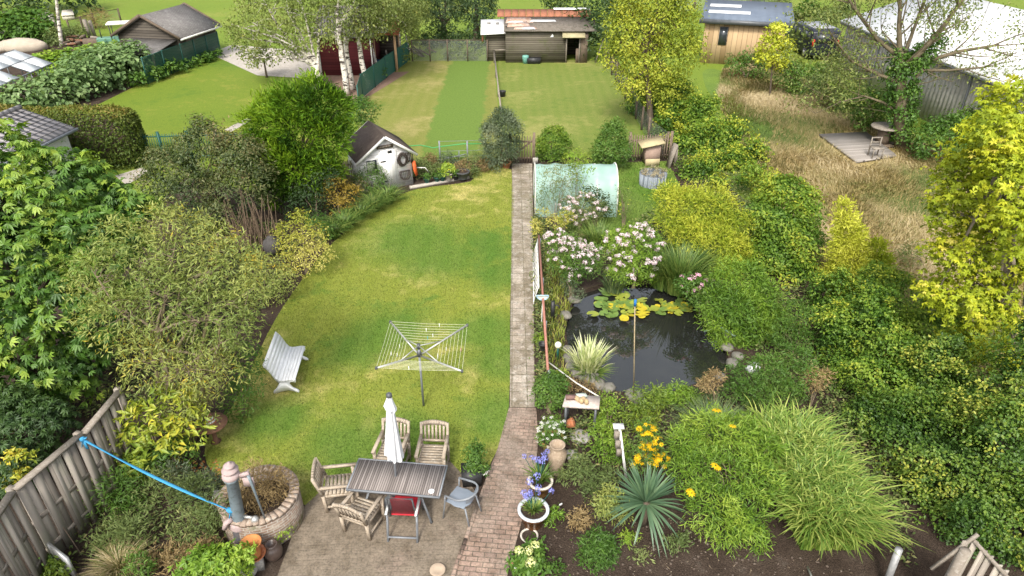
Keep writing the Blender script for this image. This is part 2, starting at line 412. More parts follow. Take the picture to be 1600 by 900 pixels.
def soil_mat():
    m, nt, out = _new('garden soil'); v = _coord(nt, 'World', (1, 1, 1))
    n = _noise(nt, v, 1.6, 6, .7); f = _noise(nt, v, 34, 5, .75); col = _ramp(nt, n, [(.35, (.050, .035, .026)), (.6, (.085, .062, .047)), (.75, (.13, .105, .085))])
    fl = _ramp(nt, f, [(.36, (.45, .45, .45)), (.55, (1, 1, 1)), (.70, (1.4, 1.35, 1.3)), (.78, (2.2, 2.0, 1.8))])
    _bsdf(nt, out, _mix(nt, .9, col, _mix(nt, 1, col, fl, 'MULTIPLY')), .95, .1, 0, f, .9, .05); MATS['soil'] = m; return m
SOIL = soil_mat()
def brick_mat(name, c1, c2, mortar, sx, sy, rot=0.0, offset=.5, mort=.012, moss=None, kind='World', bs=.5, squash=1.0, dirt=.5, lichen=None, cover=(.40, .58)):
    m, nt, out = _new(name); v = _coord(nt, kind, (1, 1, 1), (0, 0, rot))
    b = nt.nodes.new("ShaderNodeTexBrick"); nt.links.new(v, b.inputs['Vector'])
    b.offset = offset; b.squash = squash; b.inputs['Scale'].default_value = 1.0; b.inputs['Brick Width'].default_value = sx; b.inputs['Row Height'].default_value = sy
    b.inputs['Mortar Size'].default_value = mort; b.inputs['Mortar Smooth'].default_value = .3; b.inputs['Bias'].default_value = 0
    b.inputs['Color1'].default_value = (*c1, 1); b.inputs['Color2'].default_value = (*c2, 1); b.inputs['Mortar'].default_value = (*mortar, 1)
    big = _noise(nt, v, .9, 5, .6, .3); f = _noise(nt, v, 30, 5, .7)
    col = b.outputs['Color']
    if moss: col = _mix(nt, _math(nt, 'MULTIPLY', _ramp(nt, big, [(cover[0], (0, 0, 0)), (cover[1], (1, 1, 1))]), dirt), col, moss)
    if lichen: col = _mix(nt, _math(nt, 'MULTIPLY', _ramp(nt, _noise(nt, v, 5, 6, .7), [(.52, (0, 0, 0)), (.64, (1, 1, 1))]), .6), col, lichen)
    # grit, lichen specks and damp blotches over the whole surface
    fl = _ramp(nt, _noise(nt, v, 24, 8, .8), [(.34, (.45, .44, .42)), (.5, (1, 1, 1)), (.68, (1.5, 1.48, 1.42))])
    col = _mix(nt, .85, col, _mix(nt, 1, col, fl, 'MULTIPLY'))
    bl_ = _ramp(nt, _noise(nt, v, 2.6, 6, .7, .4), [(.36, (.62, .60, .55)), (.52, (1, 1, 1)), (.66, (1.2, 1.18, 1.16))])
    col = _mix(nt, .8, col, _mix(nt, 1, col, bl_, 'MULTIPLY'))
    h = _math(nt, 'ADD', _math(nt, 'MULTIPLY', b.outputs['Fac'], -1.0), _math(nt, 'MULTIPLY', f, .35))
    _bsdf(nt, out, col, .85, .2, 0, h, bs, .02); MATS[name] = m; return m
TILE = brick_mat('concrete path tiles', (.40, .35, .29), (.29, .245, .20), (.13, .12, .075), .36, .33, 0, 0.0, .014, moss=(.19, .16, .11), dirt=.8, lichen=(.45, .42, .37))
BRICKP = brick_mat('brick path', (.31, .22, .17), (.22, .155, .125), (.12, .098, .075), .215, .105, .10, .5, .010, moss=(.25, .21, .17), dirt=.6)
TERR = brick_mat('old terrace bricks', (.235, .175, .14), (.19, .145, .115), (.125, .10, .08), .215, .105, -.05, .5, .010, moss=(.185, .153, .115), dirt=.92, cover=(.22, .42))
CONC = mat('worn concrete', (.42, .38, .33), (.30, .27, .23), 1.2, .9, .2, coords='World', bs=.3)
GRAVEL = mat('pale gravel', (.43, .39, .34), (.30, .27, .23), 3.5, .95, .1, coords='World', bs=.6, bd=.03, c3=(.5, .47, .42))
REDGRAV = mat('red brown gravel', (.24, .155, .115), (.17, .115, .09), 3.5, .95, .1, coords='World', bs=.6, bd=.03)

pond_px = [(893, 480), (903, 458), (950, 442), (1010, 438), (1075, 450), (1112, 492), (1135, 545), (1132, 582), (1085, 600), (1040, 613), (990, 614), (945, 606), (912, 586), (893, 555), (884, 515)]
POND = smooth_loop(gp(pond_px), 4)
sheet('ground', [(-160, -6), (160, -6), (160, 320), (-160, 320)], 0, FIELD, [POND])
bed = [(-12.5, -1), (13, -1), (13, 12), (10.5, 17), (9.2, 22), (7.3, 30), (7.0, 47), (6.2, 48), (6.5, 30), (-7.5, 30), (-13.2, 29), (-13.2, 20), (-12.5, 12)]
sheet('soil', bed, .004, SOIL, [POND])
lawn_px = [(478, 790), (503, 768), (560, 742), (640, 726), (702, 724), (727, 748), (757, 738), (782, 690), (795, 640), (797, 480), (799, 266), (740, 270), (735, 284), (650, 296), (600, 318), (560, 345), (515, 385), (470, 440), (430, 500), (395, 570), (360, 640), (322, 690), (335, 740), (420, 760)]
LAWN_POLY = smooth_loop(gp(lawn_px), 3)
sheet('lawn', LAWN_POLY, .008, LAWN)
sheet('back_lawn', gp([(641, 94), (772, 94), (776, 150), (790, 246), (640, 256), (575, 250), (560, 200), (566, 158), (604, 120)]), .008, BACKL)
sheet('back_lawn_beside_fence', gp([(778, 94), (942, 94), (975, 150), (1010, 222), (1000, 246), (795, 246), (783, 165)]), .008, BACKR)
SIDEL = gp([(842, 258), (1042, 252), (1068, 300), (1015, 350), (940, 372), (880, 360), (842, 300)])
sheet('side_lawn', SIDEL, .008, STRIP)
sheet('neighbour_lawn', gp([(95, 182), (150, 165), (225, 128), (330, 86), (400, 117), (470, 121), (520, 150), (560, 200), (560, 262), (400, 300), (215, 262)]), .006, NEIGH)
sheet('garden_path', [(.0, G(0, 256).y), (.86, G(0, 256).y), (.52, G(0, 637).y), (-.05, G(0, 637).y)], .012, TILE)
BP = gp([(795, 638), (838, 638), (841, 690), (836, 740), (822, 790), (806, 850), (790, 910), (770, 985), (680, 985), (704, 905), (726, 842), (748, 778), (778, 700)])
sheet('brick_path', BP, .016, BRICKP)
TP = gp([(475, 792), (503, 766), (560, 740), (640, 724), (703, 721), (732, 752), (748, 778), (726, 842), (704, 905), (680, 985), (420, 985), (432, 905), (452, 850)])
sheet('terrace', TP, .012, TERR)
kb = MB()
ks = gp([(750, 778), (728, 842), (706, 905), (682, 985)], .02)
for a, b in zip(ks[:-1], ks[1:]): kb.beam(a, b, .07, .05)
o = kb.build('path_edging', BRICKP); o['kind'] = 'structure'
sheet('gravel_yard', gp([(328, 84), (362, 70), (480, 80), (520, 110), (472, 122), (402, 118)]), .010, GRAVEL)
sheet('gravel_drive', gp([(478, 118), (640, 112), (598, 138), (548, 168), (505, 146)]), .010, REDGRAV)
sheet('concrete_path', gp([(351, 203), (361, 206), (424, 173), (416, 168)]), .012, CONC)
sheet('side_path', gp([(180, 275), (222, 262), (232, 268), (198, 290)]), .010, CONC)
sheet('vegetable_plot', gp([(-40, 175), (-40, 40), (130, 55), (190, 90), (225, 135), (150, 172)]), .004, SOIL)
MEAD = gp([(1128, 108), (1235, 100), (1300, 140), (1450, 230), (1600, 300), (1760, 520), (1700, 640), (1480, 640), (1370, 540), (1240, 380), (1185, 270), (1120, 160)])
sheet('meadow', MEAD, .010, MEADOW)
sheet('meadow_track', smooth_loop(gp([(1098, 112), (1128, 112), (1165, 160), (1205, 195), (1195, 225), (1150, 190), (1110, 150)]), 3), .014, STRIP)

# pond: bank wall, water a little below the turf
def water_mat():
    m, nt, out = _new('pond water'); v = _coord(nt, 'World', (1, 1, 1))
    n = _noise(nt, v, 3.0, 3, .5); murk = _noise(nt, v, 1.1, 4, .6)
    b = _bsdf(nt, out, _ramp(nt, murk, [(.35, (.014, .015, .013)), (.7, (.024, .025, .021))]), .008, .5, 0, n, .012, .02)
    b.inputs['IOR'].default_value = 2.0; MATS['water'] = m; return m
wl = [Vector((p.x, p.y, 0)) for p in POND]; pc = sum(wl, Vector()) / len(wl)
sheet('pond_water', [pc + (p - pc) * 1.03 for p in wl], -.14, water_mat())
mb = MB()
for a, b in zip(wl, wl[1:] + wl[:1]): mb.face([a, b, b - Vector((0, 0, .5)), a - Vector((0, 0, .5))])
o = mb.build('pond_bank', SOIL); o['kind'] = 'structure'

# grass that stands up from the lawns
def scatter(poly, per_m2, seed, ymax=None):
    rs = np.random.RandomState(seed); a = np.array([(p[0], p[1]) for p in poly]); lo, hi = a.min(0), a.max(0)
    if ymax: hi[1] = min(hi[1], ymax)
    n = int((hi - lo).prod() * per_m2); x = rs.uniform(lo[0], hi[0], n); y = rs.uniform(lo[1], hi[1], n); k = in_poly(x, y, poly)
    return x[k], y[k], rs
def lawn_blades(name, poly, per, h, w, m, seed, ymax=None, lean=.5):
    x, y, rs = scatter(poly, per, seed, ymax); n = len(x); a = rs.uniform(0, 6.28, n)
    o = blades(name, np.stack([x, y, np.full(n, .005)], 1), h * rs.uniform(.5, 1.1, n), w, np.stack([np.cos(a), np.sin(a), 0 * a], 1) * (lean * rs.rand(n))[:, None], m, None, .3, seed, rs.uniform(-.5, .5, n), segs=1)
    return setp(o, kind='stuff')
setp(lawn_blades('lawn_grass', LAWN_POLY, 1300, .055, .013, LAWN, 1), 'short mown yellow green grass of the garden lawn', 'grass')
setp(lawn_blades('side_lawn_grass', SIDEL, 350, .11, .02, STRIP, 2), 'bright green grass beside the polytunnel', 'grass')
HAY = leaf_mat('hay', [(0, (.075, .12, .03)), (.25, (.13, .145, .045)), (.45, (.25, .21, .095)), (.75, (.37, .30, .165)), (1, (.48, .40, .25))], trans=.3, gloss=.03)
def hay():
    x, y, rs = scatter(MEAD, 270, 5)
    keep = ~in_poly(x, y, gp([(1272, 214), (1352, 206), (1408, 247), (1340, 264)])); keep &= ~((np.hypot(x - G(1377, 226).x, y - G(1377, 226).y) < .75)); x, y = x[keep], y[keep]; n = len(x)
    # swathes lie over in drifts; low ground between stays greener
    f = np.sin(x * .55 + 1.3 * np.sin(y * .35)) + np.sin(y * .7 + 1.1 * np.sin(x * .45 + 2)) + .6 * np.sin(x * 1.7 + y * 1.3)
    a = 2.2 * np.sin(x * .45 + .6 * np.sin(y * .9)) + 2.0 * np.cos(y * .4 + np.sin(x * .8)) + rs.normal(size=n) * .9
    h = .36 * rs.uniform(.35, 1.25, n) * (1 + .35 * f / 2)
    rnd = np.clip(.42 + .24 * f + rs.normal(size=n) * .16, 0, 1)
    setp(blades('meadow_grass', np.stack([x, y, 0 * x], 1), h, .022, np.stack([np.cos(a), np.sin(a), 0 * a], 1) * rs.uniform(.3, 1.0, n)[:, None], HAY, None, .8, 5, rnd, segs=2),
         'tall dry tan meadow grass lying over in drifts', 'grass', kind='stuff')
hay()
# ================================================================== BUILDINGS AND FENCES
def plank_mat(name, c1, c2, gap, width, axis='Z', gapw=.08, scale=3, rough=.85, c3=None, coords='Object', bs=.5):
    """boards of one width along an axis, each board its own tone, dark joints, grain and weather"""
    m, nt, out = _new(name); v = _coord(nt, coords, (1, 1, 1))
    sep = nt.nodes.new("ShaderNodeSeparateXYZ"); nt.links.new(v, sep.inputs[0])
    a = _math(nt, 'DIVIDE', sep.outputs[axis], width); fl = _math(nt, 'FLOOR', a); fr = _math(nt, 'FRACT', a)
    wn_ = nt.nodes.new("ShaderNodeTexWhiteNoise"); wn_.noise_dimensions = '1D'; nt.links.new(fl, wn_.inputs['W'])
    st = {'X': (5, .5, .5), 'Y': (.5, 5, .5), 'Z': (.5, .5, 5)}[axis]
    n = _noise(nt, _coord(nt, coords, st), scale, 6, .7)
    f = _math(nt, 'ADD', _math(nt, 'MULTIPLY', wn_.outputs['Value'], .5), _math(nt, 'MULTIPLY', n, .6))
    col = _ramp(nt, f, [(.25, c1), (.8, c2)])
    if c3: col = _mix(nt, _ramp(nt, _noise(nt, _coord(nt, coords, (1, 1, 1)), 1.3, 5, .7), [(.5, (0, 0, 0)), (.68, (1, 1, 1))]), col, c3)
    g = _math(nt, 'LESS_THAN', fr, gapw)
    col = _mix(nt, g, col, gap)
    h = _math(nt, 'SUBTRACT', _math(nt, 'MULTIPLY', n, .3), g)
    _bsdf(nt, out, col, rough, .2, 0, h, bs, .015); MATS[name] = m; return m
def corr_mat(name, c1, c2, pitch, axis='X', c3=None, rough=.7, bs=1.0, scale=1.2):
    m, nt, out = _new(name); v = _coord(nt, 'Object', (1, 1, 1))
    sep = nt.nodes.new("ShaderNodeSeparateXYZ"); nt.links.new(v, sep.inputs[0])
    w = _math(nt, 'SINE', _math(nt, 'MULTIPLY', sep.outputs[axis], 6.2832 / pitch))
    n = _noise(nt, v, scale, 6, .7); col = _ramp(nt, n, [(.35, c1), (.65, c2)])
    if c3: col = _mix(nt, _ramp(nt, _noise(nt, v, 4.5, 6, .75), [(.5, (0, 0, 0)), (.66, (1, 1, 1))]), col, c3)
    _bsdf(nt, out, col, rough, .25, 0, w, bs, .03); MATS[name] = m; return m
WHITEP = mat('white paint', (.78, .77, .74), (.66, .65, .61), 5, .55, .35, c3=(.55, .53, .48))
WHITEB = mat('clean white paint', (.88, .88, .87), (.82, .82, .81), 3, .45, .4)
GREYW = mat('grey weathered wood', (.26, .225, .185), (.17, .145, .115), 6, .9, .15, c3=(.33, .30, .26), bs=.5)
TEAK = mat('silvered teak', (.40, .33, .25), (.27, .22, .165), 7, .85, .15, c3=(.46, .41, .34))
DARKM = mat('dark grey metal', (.085, .09, .095), (.06, .065, .07), 6, .45, .5)
GREYM = mat('grey painted metal', (.21, .225, .24), (.16, .17, .185), 6, .45, .5)
ALU = mat('dull aluminium', (.50, .50, .48), (.40, .40, .38), 6, .4, .5, metal=.6)
BLACK = mat('black plastic', (.018, .019, .020), (.03, .03, .03), 6, .5, .4)
GREENM = mat('green metal', (.012, .085, .065), (.010, .06, .05), 6, .5, .4)
TERRA = mat('terracotta', (.44, .16, .07), (.33, .12, .055), 7, .8, .2, c3=(.50, .30, .20))
OLDWOOD = mat('old brown wood', (.15, .115, .085), (.10, .075, .055), 5, .9, .15)
STONE = mat('grey stone', (.33, .31, .28), (.22, .205, .185), 5, .9, .2, bs=.6, c3=(.42, .41, .37))
GLASS = mat('window glass', (.03, .035, .04), (.045, .05, .055), 2, .08, .6)
ROPE = mat('white cord', (.68, .66, .60), (.58, .56, .50), 8, .8, .2)
MESHG = None
def mesh_mat(name, color, cell=.06, wire=.12, diag=True):
    """wire mesh: real gaps between the wires"""
    m, nt, out = _new(name); v = _coord(nt, 'UV', (1, 1, 1)) if False else _coord(nt, 'Object', (1, 1, 1), (0, 0, 0))
    sep = nt.nodes.new("ShaderNodeSeparateXYZ"); nt.links.new(v, sep.inputs[0])
    h = _math(nt, 'ADD', sep.outputs['X'], sep.outputs['Y'])
    p = _math(nt, 'ADD', h, sep.outputs['Z']) if diag else h
    q = _math(nt, 'SUBTRACT', h, sep.outputs['Z']) if diag else sep.outputs['Z']
    k = None
    for s in (p, q):
        l = _math(nt, 'LESS_THAN', _math(nt, 'FRACT', _math(nt, 'DIVIDE', s, cell)), wire); k = l if k is None else _math(nt, 'MAXIMUM', k, l)
    b = nt.nodes.new("ShaderNodeBsdfPrincipled"); b.inputs['Base Color'].default_value = (*color, 1); b.inputs['Roughness'].default_value = .5
    t = nt.nodes.new("ShaderNodeBsdfTransparent"); mx = nt.nodes.new("ShaderNodeMixShader")
    nt.links.new(k, mx.inputs[0]); nt.links.new(t.outputs[0], mx.inputs[1]); nt.links.new(b.outputs[0], mx.inputs[2]); nt.links.new(mx.outputs[0], out.inputs[0])
    MATS[name] = m; return m
WIRE = mesh_mat('galvanised wire mesh', (.22, .23, .22), .07, .14)
GWIRE = mesh_mat('green wire mesh', (.012, .075, .055), .06, .42)
NETTING = mesh_mat('green windbreak net', (.012, .10, .080), .05, .80, False)

def frame_at(o, x_to):
    """rotation about Z so that local X runs from o towards x_to"""
    return math.atan2(x_to.y - o.y, x_to.x - o.x)
def gable(root, L, D, he, hr, wall_m, roof_m, over=.25, th=.07, ridge='X', gable_m=None):
    """walls + two roof slopes in local coordinates: x 0..L, y 0..D"""
    w = MB(); y2 = D / 2
    if ridge == 'X':
        w.prism([(0, 0, 0), (0, D, 0), (0, D, he), (0, y2, hr), (0, 0, he)], (L, 0, 0))
    root_w = w.build('wall', wall_m, root)
    r = MB(); s = (hr - he) / y2
    for sg in (0, 1):
        e = [(-over, -over, he - over * s + .03), (-over, y2, hr + .03), (L + over, y2, hr + .03), (L + over, -over, he - over * s + .03)]
        if sg: e = [(x, D - y, z) for x, y, z in reversed(e)]
        r.prism(e, (0, 0, th))
    rf = r.build('roof', roof_m, root)
    return root_w, rf

# dark timber barn of the neighbours
CORRG = corr_mat('grey corrugated sheet', (.20, .185, .175), (.145, .135, .125), .18, 'X', c3=(.26, .25, .23))
BARNW = plank_mat('dark barn boards', (.050, .042, .034), (.105, .09, .072), (.012, .010, .008), .17, 'Z', .14)
c1, c2 = G(290, 107), G(345, 85)
a = frame_at(c1, c2); Lb = (c2 - c1).length
t = thing('barn', 'dark timber barn with grey corrugated gable roof and low lean-to', 'barn', c1, a)
# local x along the long wall, y away to the left
Db = 4.2
gable(t, Lb, Db, 1.95, 3.05, BARNW, CORRG, .28)
for x in (-.30, Lb + .30):
    mb = MB()
    for (y0, z0, y1, z1) in ((-.3, 1.86, Db / 2, 3.16), (Db + .3, 1.86, Db / 2, 3.16)): mb.beam((x, y0, z0), (x, y1, z1), .05, .16)
    mb.build('bargeboard', OLDWOOD, t)
MB().box((Lb / 2, -.33, 1.80), (Lb + .5, .09, .09)).build('gutter', WHITEP, t)
mb = MB(); mb.prism([(-2.6, .1, 1.35), (-.02, .1, 1.72), (-.02, 3.2, 1.72), (-2.6, 3.2, 1.35)], (0, 0, .05)); lt = mb.build('lean_to_roof', CORRG, t)
mb = MB()
for y in (.2, 1.7, 3.1): mb.box((-2.5, y, .66), (.1, .1, 1.32))
mb.build('post', OLDWOOD, lt)
MB().box((-1.2, 3.15, .6), (2.4, .05, 1.2)).build('lean_to_wall', BARNW, lt)

def run_fence(name, label, cat, pts, h, post_m, mesh_m, post_w=.06, every=2.0, rail=None, group=None, top=.05, thick=0):
    """posts and one sheet of mesh along a ground line"""
    t = thing(name, label, cat, pts[0], 0, group)
    o = Vector(pts[0]); sh = MB(); rl = MB(); first = None
    for a, b in zip(pts[:-1], pts[1:]):
        a, b = Vector(a) - o, Vector(b) - o; n = max(1, round((b - a).length / every))
        for i in range(n + (1 if b == Vector(pts[-1]) - o else 0)):
            p = a.lerp(b, i / n); q = MB().box((p.x, p.y, (h + top) / 2), (post_w, post_w, h + top))
            q.build('post', post_m, t)
        sh.face([a + Vector((0, 0, .03)), b + Vector((0, 0, .03)), b + Vector((0, 0, h)), a + Vector((0, 0, h))])
        if rail: rl.tube([a + Vector((0, 0, h)), b + Vector((0, 0, h))], rail, 6)
    sh.build('mesh', mesh_m, t)
    if rail: rl.build('top_rail', post_m, t)
    return t
run_fence('mesh_fence', 'dark green chain link fence along the timber barn', 'fence', gp([(232, 132), (290, 108), (346, 86)]), 1.5, GREENM, GWIRE, .06, 1.6, .02)
run_fence('netting_fence', 'tall fence hung with dark green windbreak netting beside the birches', 'fence', gp([(562, 172), (567, 153), (604, 122), (640, 95)]), 1.25, GREENM, NETTING, .06, 2.0, .02)
run_fence('wire_fence', 'wire mesh fence with thin posts at the back of the lawn strip', 'fence', gp([(645, 96), (700, 96), (762, 96)]), 1.35, OLDWOOD, WIRE, .07, 1.4, .025)
run_fence('wire_fence', 'sagging wire fence with wooden posts down the right edge of the back lawn', 'fence', gp([(944, 98), (962, 128), (985, 170), (1012, 222), (1040, 246)]), 1.1, OLDWOOD, WIRE, .09, 1.7)

# green railings with flat posts
t = thing('railing_fence', 'green metal bar railing beside the clipped hedge', 'fence', G(213, 252))
o0 = G(213, 252); p1 = G(400, 246) - o0; n = 52; bars = MB()
for i in range(n + 1):
    p = p1 * (i / n); bars.tube([(p.x, p.y, .05), (p.x, p.y, 1.16)], .014, 6)
for z in (.15, 1.05): bars.beam((0, 0, z), (p1.x, p1.y, z), .04, .04)
bars.build('bar_panel', GREENM, t)
for f in (0, .235, .47, .71, 1):
    p = p1 * f; MB().box((p.x, p.y, .63), (.09, .09, 1.26)).build('post', GREENM, t)

# neighbour's house with grey tiles, greenhouse
TILES = corr_mat('grey pantiles', (.40, .37, .36), (.31, .285, .28), .30, 'X', rough=.8, bs=.9)
e1, e2 = G(107, 199, 2.1), G(0, 250, 2.1)
t = thing('house_annex', 'white walled annex with a grey pantile roof behind the broad leaved tree', 'house', (e1.x, e1.y, 0), frame_at(e1, e2))
Lx = 7.0
mb = MB(); mb.prism([(0, .25, 2.02), (0, -1.75, 2.72), (0, -1.75, 2.82), (0, .25, 2.12)], (Lx, 0, 0)); mb.prism([(0, -1.76, 2.72), (0, -3.76, 2.02), (0, -3.76, 2.12), (0, -1.76, 2.82)], (Lx, 0, 0)); rf = mb.build('roof', TILES, t)
for k in range(1, 8):
    f = k / 8; MB().beam((0.01, .25 - 2 * f, 2.13 + .70 * f), (Lx, .25 - 2 * f, 2.13 + .70 * f), .05, .03).build('tile_course', TILES, rf)
MB().tube([(-.05, -1.75, 2.84), (Lx, -1.75, 2.84)], .09, 8).build('ridge', TILES, rf)
MB().tube([(-.05, .31, 2.03), (Lx, .31, 2.03)], .06, 8).build('gutter', GREYM, t)
MB().prism([(.2, 0, 0), (.2, -3.5, 0), (.2, -3.5, 2.1), (.2, -1.75, 2.68), (.2, 0, 2.1)], (Lx - .4, 0, 0)).build('wall', WHITEP, t)

def glass_pane_mat():
    m, nt, out = _new('greenhouse glass')
    b = nt.nodes.new("ShaderNodeBsdfPrincipled"); b.inputs['Base Color'].default_value = (.75, .78, .78, 1); b.inputs['Roughness'].default_value = .35
    t_ = nt.nodes.new("ShaderNodeBsdfTransparent"); mx = nt.nodes.new("ShaderNodeMixShader"); mx.inputs[0].default_value = .92
    nt.links.new(t_.outputs[0], mx.inputs[1]); nt.links.new(b.outputs[0], mx.inputs[2]); nt.links.new(mx.outputs[0], out.inputs[0]); return m
e1, e2, r1 = G(82, 99, 1.5), G(-10, 138, 1.5), G(22, 78, 2.3)
t = thing('greenhouse', 'low greenhouse with a milky glass roof and thin grey glazing bars', 'greenhouse', (e1.x, e1.y, 0), frame_at(e1, e2))
inv = rotz(-t.rotation_euler.z); rl = inv @ (r1 - e1); Lx = (e2 - e1).length
GP = glass_pane_mat()
q = lambda u, w: Vector((Lx * u + rl.x * w, rl.y * w, 1.5 + .8 * w))
cells = [(i, j) for i in range(5) for j in range(2)]
for i, j in cells:
    if (i, j) == (2, 0): continue
    MB().prism([q((i + .02) / 5, (j + .02) / 2), q((i + .98) / 5, (j + .02) / 2), q((i + .98) / 5, (j + .98) / 2), q((i + .02) / 5, (j + .98) / 2)], (0, 0, .012)).build('roof_pane', GP, t)
mb = MB()
for i in range(6): mb.beam(q(i / 5, 0), q(i / 5, 1), .04, .05)
for w in (0, .5, 1): mb.beam(q(0, w), q(1, w), .05, .05)
for i in range(11): mb.box((Lx * i / 10, 0, .75), (.035, .035, 1.5)); 
for i in range(5): f = i / 4; mb.beam((rl.x * f, rl.y * f, 0), (rl.x * f, rl.y * f, 1.5 + .8 * f), .035, .035)
for i in range(6): mb.beam((Lx * i / 5 + rl.x, rl.y, 0), (Lx * i / 5 + rl.x, rl.y, 2.3), .035, .035)
mb.beam((0, 0, .06), (Lx, 0, .06), .05, .1)
mb.build('frame', GREYM, t)

# burgundy shed behind the birches
BURG = plank_mat('burgundy boards', (.085, .018, .022), (.13, .028, .032), (.03, .008, .01), .16, 'Z', .06)
c1, c2 = G(503, 118), G(582, 118)
t = thing('shed', 'burgundy boarded shed half hidden behind white birch trunks', 'shed', c1, frame_at(c1, c2))
Lb = (c2 - c1).length + .1
gable(t, Lb, 4.5, 2.3, 3.6, BURG, CORRG, .2)
for x in (0.02, Lb * .5, Lb - .02): MB().box((x, -.03, 1.15), (.07, .05, 2.28)).build('corner_strip', WHITEP, t)
c1 = G(588, 112)
t = thing('lean_to', 'open lean-to of pale timber posts with a white tarpaulin and red tiles on top', 'lean-to', c1, .05)
mb = MB()
for x, y in ((0, 0), (1.3, 0), (0, 2), (1.3, 2)): mb.box((x, y, 1.1), (.14, .14, 2.2))
mb.build('post', mat('peach timber', (.52, .33, .19), (.42, .27, .16), 4, .8), t)
mb = MB(); mb.prism([(-.2, -.2, 2.2), (1.6, -.2, 2.2), (1.6, 2.4, 2.75), (-.2, 2.4, 2.75)], (0, 0, .06)); rf = mb.build('roof', mat('red clay tiles', (.40, .13, .07), (.30, .10, .06), 6, .85), t)
mb = MB(); mb.prism([(.1, -.1, 2.31), (.9, -.1, 2.31), (.9, 1.5, 2.66), (.1, 1.6, 2.68)], (0, 0, .03)); mb.build('tarpaulin', WHITEB, rf)
MB().box((.65, 1.9, .95), (1.3, .06, 1.9)).build('back_wall', BARNW, t)
o = MB().box((0, 0, .35), (.6, .5, .7), taper=1.12).build('crate', mat('blue plastic', (.03, .14, .30), (.02, .1, .22), 5, .5), loc=G(594, 112)); setp(o, 'blue plastic crate by the peach timber post', 'crate')

# old stable at the end of the back lawn
STAB = plank_mat('weathered stable boards', (.085, .073, .052), (.17, .15, .115), (.015, .012, .010), .115, 'Z', .2, c3=(.10, .105, .05))
ORANGE = mat('orange clay ridge tiles', (.34, .135, .075), (.27, .11, .062), 5, .85, c3=(.20, .11, .08))
c1 = G(790, 98); c2 = G(917, 98)
t = thing('stable', 'long low stable of weathered boards with orange ridge tiles and a dark open doorway', 'stable', c1, 0)
Ls = (c2 - c1).length; Ld = 2.6
mb = MB(); dx0, dx1 = Ls * .74, Ls * .90
mb.box((dx0 / 2, .04, 1.0), (dx0, .08, 2.0)); mb.box(((dx0 + dx1) / 2, .04, 1.87), (dx1 - dx0, .08, .26)); mb.box(((dx1 + Ls) / 2, .04, 1.0), (Ls - dx1, .08, 2.0))
mb.box((.04, Ld / 2 + .06, 1.1), (.08, Ld - .05, 2.2)); mb.box((Ls - .04, Ld / 2 + .06, 1.1), (.08, Ld - .05, 2.2)); mb.box((Ls / 2, Ld, 1.1), (Ls, .08, 2.2))
mb.build('wall', STAB, t)
BARK = mat('mossy roof felt', (.17, .145, .12), (.10, .088, .07), 4, .95, .1, c3=(.23, .21, .18))
mb = MB(); mb.prism([(-.1, -.25, 1.98), (Ls + .5, -.25, 1.98), (Ls + .5, 2.0, 2.45), (-.1, 2.0, 2.45)], (0, 0, .06)); rf = mb.build('roof', BARK, t)
rng = random.Random(4)
mb = MB()
for (u0, u1, w0, w1, dz) in ((.02, .30, .25, .6, .02), (.0, .34, .5, .9, .03), (.1, .38, .05, .28, .03)):
    zz = lambda w: 1.98 + .47 * w + .05 + dz
    y0, y1 = -.25 + 2.25 * w0, -.25 + 2.25 * w1
    mb.prism([(Ls * u0, y0, zz(w0)), (Ls * u1, y0 + .1, zz(w0) + .02), (Ls * u1 - .2, y1, zz(w1) + .02), (Ls * u0 + .1, y1, zz(w1))], (0, 0, .02))
mb.build('rusty_sheet', mat('rusty tin', (.40, .20, .12), (.55, .42, .34), 2.5, .7, .3, c3=(.62, .58, .54)), rf)
mb = MB()
for (u0, u1, w0, w1, dz) in ((.30, .62, .60, .72, .03), (.20, .36, .02, .16, .06), (.03, .22, .5, .58, .06)):
    y0, y1 = -.25 + 2.25 * w0, -.25 + 2.25 * w1
    mb.prism([(Ls * u0, y0, 2.05 + .47 * w0 + dz), (Ls * u1, y0, 2.05 + .47 * w0 + dz), (Ls * u1 - .1, y1, 2.05 + .47 * w1 + dz), (Ls * u0 + .15, y1, 2.05 + .47 * w1 + dz)], (0, 0, .02))
mb.build('white_sheet', WHITEB, rf)
mb = MB()
for i in range(13):
    x = -.55 + (Ls + .9) * i / 13; mb.prism([(x, 1.95, 2.5), (x + (Ls + .9) / 13 - .02, 1.95, 2.5), (x + (Ls + .9) / 13 - .02, 2.75, 2.82), (x, 2.75, 2.82)], (0, 0, .05))
mb.build('ridge_tile', ORANGE, rf)
MB().prism([(Ls * .60, 2.55, 2.86), (Ls + .3, 2.55, 2.86), (Ls + .3, 2.75, 2.92), (Ls * .60, 2.75, 2.92)], (0, 0, .04)).build('ridge_cap', WHITEB, rf)
MB().prism([(dx0 - .3, -.42, 1.62), (dx1 + .3, -.42, 1.62), (dx1 + .3, -.06, 1.95), (dx0 - .3, -.06, 1.95)], (0, 0, .05)).build('door_canopy', mat('ochre board', (.40, .35, .20), (.30, .27, .16), 4, .85), t)
mb = MB()
for x in (dx0, dx1): mb.box((x, -.03, .87), (.08, .06, 1.74))
mb.build('door_frame', GREYW, t)
mb = MB()
mb.box((dx1 - .12, -.02, .45), (.22, .06, .9)); mb.box((dx1 + .3, -.05, .9), (.45, .05, 1.8))
mb.build('door', OLDWOOD, t)
MB().beam((Ls * .56, -.03, 1.80), (Ls * .58, -.03, 1.66), .07, .04).add([(Ls * .54, -.05, 1.62), (Ls * .56, -.05, 1.74), (Ls * .58, -.05, 1.62)], [(0, 1, 2)]).build('wall_lamp', WHITEB, t)
